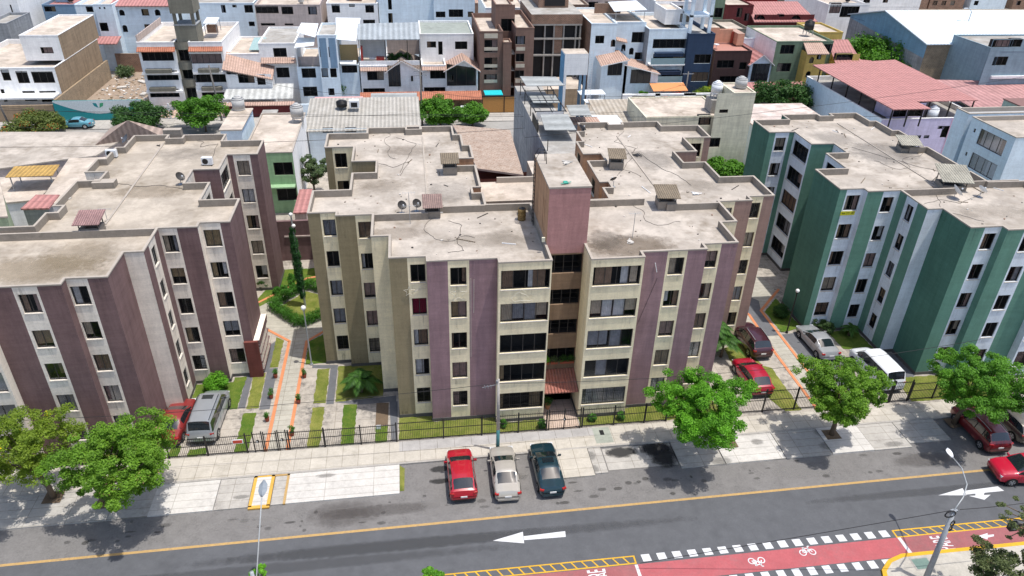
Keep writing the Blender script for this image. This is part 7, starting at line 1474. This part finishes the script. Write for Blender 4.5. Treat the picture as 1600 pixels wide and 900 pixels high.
for k, (a, b, l, Z) in enumerate((((0, 168), (640, 178), 'black service cable along the far side of the back street, left', 7.0), ((640, 178), (1200, 160), 'black service cable along the far side of the back street, right', 7.2), ((347, 110), (560, 148), 'sagging cable from the slanted pole towards the glazed blue house', 7.4), ((658, 140), (860, 150), 'cable from the round tree pole towards the grey canopies', 8), ((1068, 130), (1180, 150), 'upper cable from the short dark pole to the right', 5.4), ((1068, 132), (930, 150), 'upper cable from the short dark pole to the left', 5.4), ((0, 196), (300, 190), 'lower cable over the parked aqua car', 6))):
    A_ = gz(*a, Z); B_ = gz(*b, Z); wire(l, (*A_, Z), (*B_, Z), .7, .02)
car('sedan', 'light blue-green parked car on the back street before the teal painted wall', *gz(121, 200), R(88), paint('aqua', (.10, .30, .38)), lite=True, z=.14, group='cars on the back street')
car('hatch', 'white car in the forecourt behind the white lattice railing', *gz(300, 174), R(5), paint('white', (.74, .77, .80), 0, .35), lite=True, z=.03, group='cars on the back street'); car('hatch', 'pale blue car behind the golden garage gate', *gz(808, 152), R(3), paint('paleblue', (.45, .60, .68)), lite=True, z=.03, group='cars on the back street')
car('sedan', 'white car half hidden behind the rounded tree on the back street', *gz(722, 181), R(80), paint('white', (.74, .77, .80), 0, .35), lite=True, z=.14, group='cars on the back street'); car('hatch', 'red car in the garage opening before the navy block', *gz(1052, 160), R(80), paint('cherry', (.50, .008, .022)), lite=True, z=.03, group='cars on the back street')

# ============================================================ THINGS ON THE ROOFS
ZR_ = HT-.5
def rp(px_, py_, Z=None): Z = ZR_ if Z is None else Z; x, y = gz(px_, py_, Z); return x, y, Z
M_rust = ribbed('old_brown_sheet', (.26, .21, .15), 0, .16)
def hatchbox(label, px_, py_, rz=0, mt=None, w=1.15, d=1.0, h=.65, tilt=.35, sup=.45):
    x, y, z = rp(px_, py_); t = thing('roof_hatch', label, 'roof hatch', (x, y, z), rz, 'roof hatches with sheet covers')
    m = MB()
    for a, b, c, e in ((-w/2, w/2, -d/2, -d/2+.12), (-w/2, w/2, d/2-.12, d/2), (-w/2, -w/2+.12, -d/2+.12, d/2-.12), (w/2-.12, w/2, -d/2+.12, d/2-.12)): m.box(a, b, c, e, 0, h, M_parin)
    m.box(-w/2+.12, w/2-.12, -d/2+.12, d/2-.12, .05, .1, M_dark); part('curb', m, t, world=False)
    m = MB(); z0, z1 = h+sup, h+sup+tilt; m.sheet([(-w*.65, -d*.75, z0), (w*.65, -d*.75, z0), (w*.65, d*.75, z1), (-w*.65, d*.75, z1)], .05, mt or M_rust); part('cover', m, t, world=False)
    m = MB(); [m.box(a-.03, a+.03, b-.03, b+.03, h, z0+(z1-z0)*(b+d*.75)/(1.5*d)-.04, M_frame) for a in (-w/2+.06, w/2-.06) for b in (-d/2+.06, d/2-.06)]; part('prop', m, t, world=False); return t
hatchbox('roof hatch with a pink corrugated curved cover on the maroon block roof', 146, 364, 0, ribbed('pink_corrugated', (.40, .24, .23), 0, .14), 1.3, 1.1, .55)
hatchbox('roof hatch with a slatted reddish cover between the two left roofs of the centre block', 676, 336, 0, ribbed('reddish_slats', (.36, .25, .22), 0, .14), 1.1, 1.1, .5)
hatchbox('roof hatch with a grey-brown sheet cover on the left rear roof', 703, 270, 0); hatchbox('roof hatch with a tilted brown cover on the right rear roof', 962, 262, R(-8)); hatchbox('roof hatch with a wide brown corrugated cover behind the right front roof', 1039, 323, R(-6), None, 1.35, 1.2)
hatchbox('roof hatch with a light sheet cover near the middle of the green block roof', 1416, 235, R(-12), ribbed('light_sheet', (.42, .40, .33), 0, .2), 1.5, 1.2, .35); hatchbox('roof hatch with a big tilted cover at the front parapet of the green block roof', 1484, 292, R(-14), ribbed('light_sheet', (.42, .40, .33), 0, .2), 1.9, 1.5, .35, .7, .5)
def dish(label, px_, py_, r=.42, rz=0, mt=None, mast=.5, grp='satellite dishes on the roofs', Z=None):
    x, y, z = rp(px_, py_, Z); t = thing('satellite_dish', label, 'satellite dish', (x, y, z), rz, grp); m = MB(); m.tube([(0, 0, 0), (0, 0, mast)], .025, M_grey, 6); m.box(-.15, .15, -.15, .15, 0, .03, M_grey); part('mast', m, t, world=False)
    m = MB(); n = 14; R0 = Matrix.Rotation(R(50), 4, 'X')
    for a in range(3):
        for b in range(n):
            q = []
            for i, j in ((a, b), (a, b+1), (a+1, b+1), (a+1, b)):
                rr = r*i/3; th = 2*math.pi*j/n; v = R0 @ Vector((rr*math.cos(th), rr*math.sin(th), .35*rr*rr/r)); q.append((v.x, v.y, v.z+mast+.1))
            m.poly(q if a else [q[0], q[2], q[3]], mt or M_grey)
    v = R0 @ Vector((0, 0, r*1.0)); m.tube([(0, -r*.6, mast-.1), (v.x, v.y, v.z+mast)], .015, M_frame, 5); m.obox((v.x, v.y, v.z+mast), (.08, .08, .1), 0, M_white); part('dish', m, t, world=False); return t
dish('dark satellite dish on the left rear roof, left one beside the aerial', 628, 333, .35, R(30), M_frame); dish('dark satellite dish on the left rear roof, right one beside the aerial', 651, 330, .35, R(30), M_frame); dish('round dark dish at the back corner of the right rear roof', 908, 212, .42, R(120), simple('dark_dish', (.08, .09, .11), .5), .6)
dish('small dish beside the inner corner of the maroon roof', 283, 288, .38, R(60), M_frame); dish('white dish at the back left of the maroon roof', 200, 228, .42, R(-60), simple('dark_dish', (.08, .09, .11), .5)); dish('pale dish at the front parapet of the green roof, beside the big hatch', 1490, 310, .55, R(80), M_white); dish('small pale dish right of the big hatch on the green roof', 1530, 308, .4, R(100), M_white); dish('small dish on the left back edge of the right rear roof', 958, 292, .3, R(200), M_frame)
def aerial(label, px_, py_, h=1.6, n=5, w=.5, rz=0):
    x, y, z = rp(px_, py_); t = thing('tv_aerial', label, 'aerial', (x, y, z), rz, 'television aerials on the roofs'); m = MB(); m.tube([(0, 0, 0), (0, 0, h)], .02, M_grey, 5); part('mast', m, t, world=False); m = MB(); m.tube([(-.45, 0, h), (.45, 0, h)], .012, M_grey, 4); [m.tube([(-.4+.8*k/(n-1), -w*.5, h), (-.4+.8*k/(n-1), w*.5, h)], .008, M_grey, 4) for k in range(n)]; part('elements', m, t, world=False); return t
aerial('thin aerial between the two dark dishes on the left rear roof', 640, 333); aerial('aerial with a wire grid in the middle of the right front roof', 988, 372, 1.9, 7, .7); aerial('thin leaning aerial on the maroon roof', 168, 345, .9, 3, .3)
aerial('tall thin aerial at the front edge of the left front roof', 641, 350, 1.4, 3, .3)
for px_, py_, l in ((176, 246, 'white air conditioner unit on the back left corner of the maroon roof'), (325, 258, 'white air conditioner unit beside the deep notch of the maroon roof')):
    x, y, z = rp(px_, py_); t = thing('air_conditioner', l, 'air conditioner', (x, y, z), R(-5), 'air conditioners on the maroon roof'); m = MB(); m.box(-.42, .42, -.17, .17, .08, .68, M_white); part('casing', m, t, world=False); m = MB(); c = []; [c.append((-.12+.24*math.cos(2*math.pi*k/16), -.175, .38+.24*math.sin(2*math.pi*k/16))) for k in range(16)]; m.poly(c, M_black); part('fan_grille', m, t, world=False); m = MB(); m.box(-.38, -.3, -.2, .2, 0, .08, M_black); m.box(.3, .38, -.2, .2, 0, .08, M_black); part('foot', m, t, world=False)
x, y, z = rp(815, 343); t = thing('barrel', 'rusty ochre drum standing on the left front roof beside the stair tower', 'barrel', (x, y, z)); m = MB(); mo = concrete('rusty_ochre', (.30, .20, .08), (.12, .06, .03), 3, .9); [m.cyl((0, 0), a, b, c, mo, 18, d) for a, b, c, d in ((.29, 0, .27, .29), (.31, .27, .31, .31), (.29, .31, .57, .29), (.31, .57, .61, .31), (.29, .61, .88, .29))]; part('drum', m, t, True, world=False); m = MB(); m.cyl((0, 0), .25, .881, .89, M_dark, 18); part('opening', m, t, world=False)
t = thing('roof_ladder', 'black caged ladder fixed on the left side of the pink stair tower', 'ladder', (8.4, 46.9, 12.8)); m = MB()
for y in (46.4, 47.0): m.tube([(8.35, y, 12.8), (8.35, y, 17.8), (8.6, y, 18.3), (9.0, y, 18.3), (9.1, y, 17.4)], .03, M_black, 6)
for k in range(17): m.tube([(8.35, 46.4, 13.0+.3*k), (8.35, 47.0, 13.0+.3*k)], .018, M_black, 5)
part('ladder', m, t)
m = MB(); a = rp(695, 334); m.obox((a[0]+.6, a[1]+.3, ZR_+.08), (2.2, .22, .08), .15, M_white); m.obox((a[0]+.9, a[1]+.5, ZR_+.05), (1.6, .3, .06), .05, M_pad); single('plank_pile', m, 'long white plank and boards lying beside the slatted hatch on the left front roof', 'planks', (a[0], a[1], ZR_))
def scrap(label, px_, py_, seed, n=7, mt=None, s=.5, Z=None, name='scrap_pile'):
    x, y, z = rp(px_, py_, Z); rs = np.random.RandomState(seed); m = MB()
    q = Vector((0, 0, 0.03)); 
    for k in range(n): v = Vector((rs.uniform(-s, s), rs.uniform(-s, s), rs.uniform(.03, .25*s+.05))); m.tube([q, v], .03, mt or M_grey, 4); q = v
    m.obox((0, 0, .04), (s*1.1, s*.7, .05), rs.uniform(0, 3), mt or M_grey); single(name, m, label, 'scrap', (x, y, z), world=False)
scrap('crumpled foil and debris on the right rear roof', 1087, 303, 1, 8, M_white, .45); scrap('tangled dark wire heap near the middle of the right rear roof', 995, 243, 2, 9, M_wire, .5); scrap('broken base pile at the foot of the grid aerial', 985, 378, 3, 7, M_pad, .4); scrap('dark pipe joint on the back of the maroon roof', 247, 228, 4, 4, M_frame, .2); scrap('boards and wire on the tower roof, back part', 886, 255, 5, 5, M_pad, .5, 17.42); scrap('blue-green hose and plate on the tower roof, front part', 884, 286, 6, 4, simple('hose_green', (.03, .3, .22), .5), .4, 17.42)
scrap('fallen bamboo frame on the left of the maroon roof', 168, 290, 8, 9, M_frame, .55); scrap('pale flat tray left on the maroon roof edge', 107, 311, 9, 3, M_pad, .35)
# chimney-like blocks on the roofs
for px_, py_, l, w, d, h_ in ((165, 292, 'concrete block plinth under the bamboo frame on the maroon roof', 1.6, .8, .5), (272, 215, 'raised concrete block on the back parapet of the maroon roof', 1.5, .6, .8), (645, 205, 'raised block on the back parapet of the left rear roof', 1.2, .5, .5)):
    x, y, z = rp(px_, py_); m = MB(); m.box(-w/2, w/2, -d/2, d/2, 0, h_, M_parin, M_cap); single('roof_block', m, l, 'roof block', (x, y, z), world=False)
def joint(name_root, a, b, w=.14, root=None):
    p = rp(*a); q = rp(*b); A = Vector(p); B = Vector(q); d = (B-A).normalized(); n = Vector((-d.y, d.x, 0))*w/2; m = MB(); m.sheet([tuple(A-n+Vector((0, 0, .06))), tuple(B-n+Vector((0, 0, .06))), tuple(B+n+Vector((0, 0, .06))), tuple(A+n+Vector((0, 0, .06)))], .058, M_cap); part('roof_joint', m, root)
joint('', (257, 223), (165, 351), root=maroon); joint('', (660, 214), (667, 304), root=center); joint('', (964, 213), (1024, 293), root=center); joint('', (1308, 193), (1459, 288), .08, root=green)
joint('', (560, 200), (780, 420), .01, root=center) if 0 else None
def rwire(label, pts, r=.014, Z=None):
    P_ = []
    for i, (a, b) in enumerate(pts): x, y, z = rp(a, b, Z); P_.append(Vector((x, y, z+.02)))
    out = []
    for a, b in zip(P_, P_[1:]):
        for k in range(5): f = k/5; out.append(a.lerp(b, f)+Vector((math.sin(k*1.7+a.x)*.06, math.cos(k*2.1+a.y)*.06, 0)))
    out.append(P_[-1]); m = MB(); m.tube(out, r, M_wire, 4); single('roof_cable', m, label, 'cable', tuple(out[0]), 'loose cables lying on the roofs')
rwire('loose cable looping over the left front roof below the white plank', [(700, 345), (722, 352), (714, 378), (725, 392), (700, 395)]); rwire('loose cable curving over the left rear roof', [(592, 255), (615, 262), (640, 252), (625, 275)]); rwire('loose cable on the right rear roof, from hatch to back', [(965, 275), (985, 250), (992, 232), (960, 222), (975, 205)])
rwire('loose cable running along the right side of the right rear roof', [(1000, 240), (1030, 262), (1060, 275), (1080, 290)]); rwire('loose cable bundle across the middle of the maroon roof', [(175, 285), (215, 292), (250, 290), (285, 295)]); rwire('loose cable ring at the back of the maroon roof', [(300, 218), (318, 222), (312, 230), (340, 225), (330, 250)]); rwire('loose cable along the maroon front roof towards the aerial', [(0, 372), (60, 370), (120, 366), (168, 345)]); rwire('loose cable crossing the green block roof diagonally', [(1330, 230), (1380, 245), (1440, 262), (1500, 275), (1560, 285)]); rwire('loose cable curl on the green block front roof', [(1440, 320), (1470, 312), (1500, 318), (1540, 300)])
rwire('loose cable on the back of the left rear roof', [(620, 215), (650, 225), (640, 240), (625, 270)])
M_wf = simple('dull_tinsel', (.62, .60, .52), .7)
# star and comet light frames hung on the centre facade, banners, drying cloth
def starframe(label, X, Z, r, y, n=5, mt=None):
    m = MB(); pts = []
    for k in range(2*n): a = math.pi/2+math.pi*k/n; rr = r if k % 2 == 0 else r*.42; pts.append((rr*math.cos(a), -.02, rr*math.sin(a)))
    m.tube(pts+[pts[0]], .016, M_wf, 5, False); single('star_frame', m, label, 'decoration', (X, y, Z), 'unlit star decorations on the facade', world=False)
starframe('small white wire star with a comet tail between the top left windows', -.55, 10.75, .38, 41.6); starframe('big white wire star between the second column windows', 2.62, 10.75, .6, 40.95)
m = MB(); [m.tube([(0, 0, 0), (.5, 0, .2+.12*k), (1.1, 0, .3+.2*k)], .013, M_wf, 4) for k in range(3)]; single('comet_tail', m, 'white wire comet tail trailing from the small star', 'decoration', (-.3, 41.6, 10.65), world=False)
m = MB(); m.tube([(-.7, 0, -.1), (-.2, 0, .35), (.3, 0, .1), (.7, 0, -.35), (.1, 0, -.3), (-.5, 0, -.35), (-.7, 0, -.1)], .014, M_wf, 4); m.tube([(-.2, 0, .35), (0, 0, .55), (.25, 0, .3)], .014, M_wf, 4); single('wire_figure', m, 'pale wire figure decoration under the top bay window', 'decoration', (6.7, 40.33, 10.7), world=False)
for x, z0, z1, l in ((3.42, 5.6, 11.9, 'long thin pale pipe stain strip at the left edge of the wide mauve band'), (3.62, 9.2, 11.8, 'short pale strip beside the long one on the mauve band')): m = MB(); m.tube([(x, 40.97, z0), (x+.02, 40.97, z1)], .012, M_wf, 5); single('down_pipe', m, l, 'pipe', (x, 40.97, z0))
m = MB(); m.tube([(16.0, 40.97, 11.2), (15.0, 40.97, 7.4)], .012, M_wire, 4); m.tube([(15.7, 40.95, 12.4), (15.9, 40.93, 11.7)], .03, M_white, 5); single('hanging_cable', m, 'white pipe stub and slanting cable on the mauve wall right of the bay windows', 'cable', (16, 40.97, 11))
m = MB(); m.box(12.4-4.15, 12.4-3.95, 42.3, 42.44, 13.6, 13.9, H_cream); single('meter_box', m, 'small cream meter box on the corner of the pink stair tower', 'box', (8.35, 42.4, 13.6))

# weathering and small litter on the flat roofs
rs9 = np.random.RandomState(31)
def inpoly(x, y, pts):
    c = False; n = len(pts)
    for i in range(n):
        (x1, y1), (x2, y2) = pts[i], pts[i-1]
        if (y1 > y) != (y2 > y) and x < (x2-x1)*(y-y1)/(y2-y1)+x1: c = not c
    return c
for k, (a, b, rx_, ry_, op_, c_) in enumerate(((985, 385, 2.4, 1.3, .75, (.15, .11, .07)), (945, 375, 1.0, 1.2, .6, (.10, .085, .07)), (60, 420, 3.0, 1.4, .6, (.20, .15, .08)), (120, 400, 1.8, 1.6, .5, (.20, .15, .08)), (230, 300, 2.2, 1.0, .5, (.19, .14, .08)), (620, 365, 1.6, .8, .5, (.17, .13, .09)), (700, 300, 1.5, 1.5, .35, (.14, .13, .12)), (760, 375, 2.6, .8, .4, (.19, .16, .12)), (600, 290, 1.6, 1.0, .4, (.2, .16, .11)), (1020, 250, 1.5, 1.8, .45, (.13, .12, .11)), (1080, 290, 2.0, .9, .4, (.2, .17, .13)), (1380, 240, 2.4, 2.2, .5, (.13, .125, .12)), (1450, 300, 1.6, .8, .45, (.15, .13, .1)), (1550, 330, 2.4, 1.0, .4, (.2, .17, .13)), (1300, 215, 1.5, 1.5, .35, (.15, .14, .13)), (640, 235, 1.8, 1.0, .4, (.2, .16, .12)), (290, 240, 1.8, 1.2, .35, (.13, .12, .11)))):
    x, y, z = rp(a, b); blob('roof_stain', x, y, rx_, ry_, z+.004+k*.0004, c_, op=op_*.6)
deb = MB(); roofs = [ptsA, ptsC, ptsG]; n_ = 0
while n_ < 240:
    P_ = roofs[int(rs9.randint(0, 3))]; x = rs9.uniform(min(p[0] for p in P_)+.3, max(p[0] for p in P_)-.3); y = rs9.uniform(min(p[1] for p in P_)+.3, max(p[1] for p in P_)-.3)
    if not inpoly(x, y, P_): continue
    n_ += 1; s_ = rs9.uniform(.03, .12)
    if rs9.rand() < .12: deb.obox((x, y, ZR_+.03), (rs9.uniform(.4, 1.6), .05, .05), rs9.uniform(0, 3), [M_frame, M_rust, M_white][int(rs9.randint(0, 3))])
    else: deb.obox((x, y, ZR_+s_*.3), (s_, s_*rs9.uniform(.5, 1.6), s_*.6), rs9.uniform(0, 3), [M_pad, M_frame, M_brick, M_parin][int(rs9.randint(0, 4))])
tag(link('roof_litter', deb.mesh('roof_litter')), 'small stones, sticks and litter scattered over the flat roofs', 'litter', kind='stuff')
for k, (P_, l) in enumerate(((ptsA, 'thin tangled cable wandering over the left rear roof near its back edge'), (ptsA, 'thin cable straying across the left front roof towards the facade'), (ptsC, 'thin cable tangle winding over the right rear roof middle'), (ptsC, 'thin cable snaking towards the front of the right roofs'), (ptsG, 'thin cable wandering across the middle of the green roof'), (ptsG, 'thin cable along the rear half of the green roof'))):
    for tr in range(200):
        x = rs9.uniform(min(p[0] for p in P_)+2, max(p[0] for p in P_)-2); y = (rs9.uniform(58, 63) if k % 2 == 0 else rs9.uniform(43, 52)); th = rs9.uniform(0, 6); pts = []
        for s_ in range(34):
            th += rs9.uniform(-.55, .55); x += .28*math.cos(th); y += .28*math.sin(th)
            if not inpoly(x, y, P_): break
            pts.append((x, y, ZR_+.02))
        if len(pts) > 22: break
    if len(pts) > 3: m = MB(); m.tube(pts, .012, M_wire, 4); single('roof_cable', m, l, 'cable', pts[0], 'loose cables lying on the roofs')
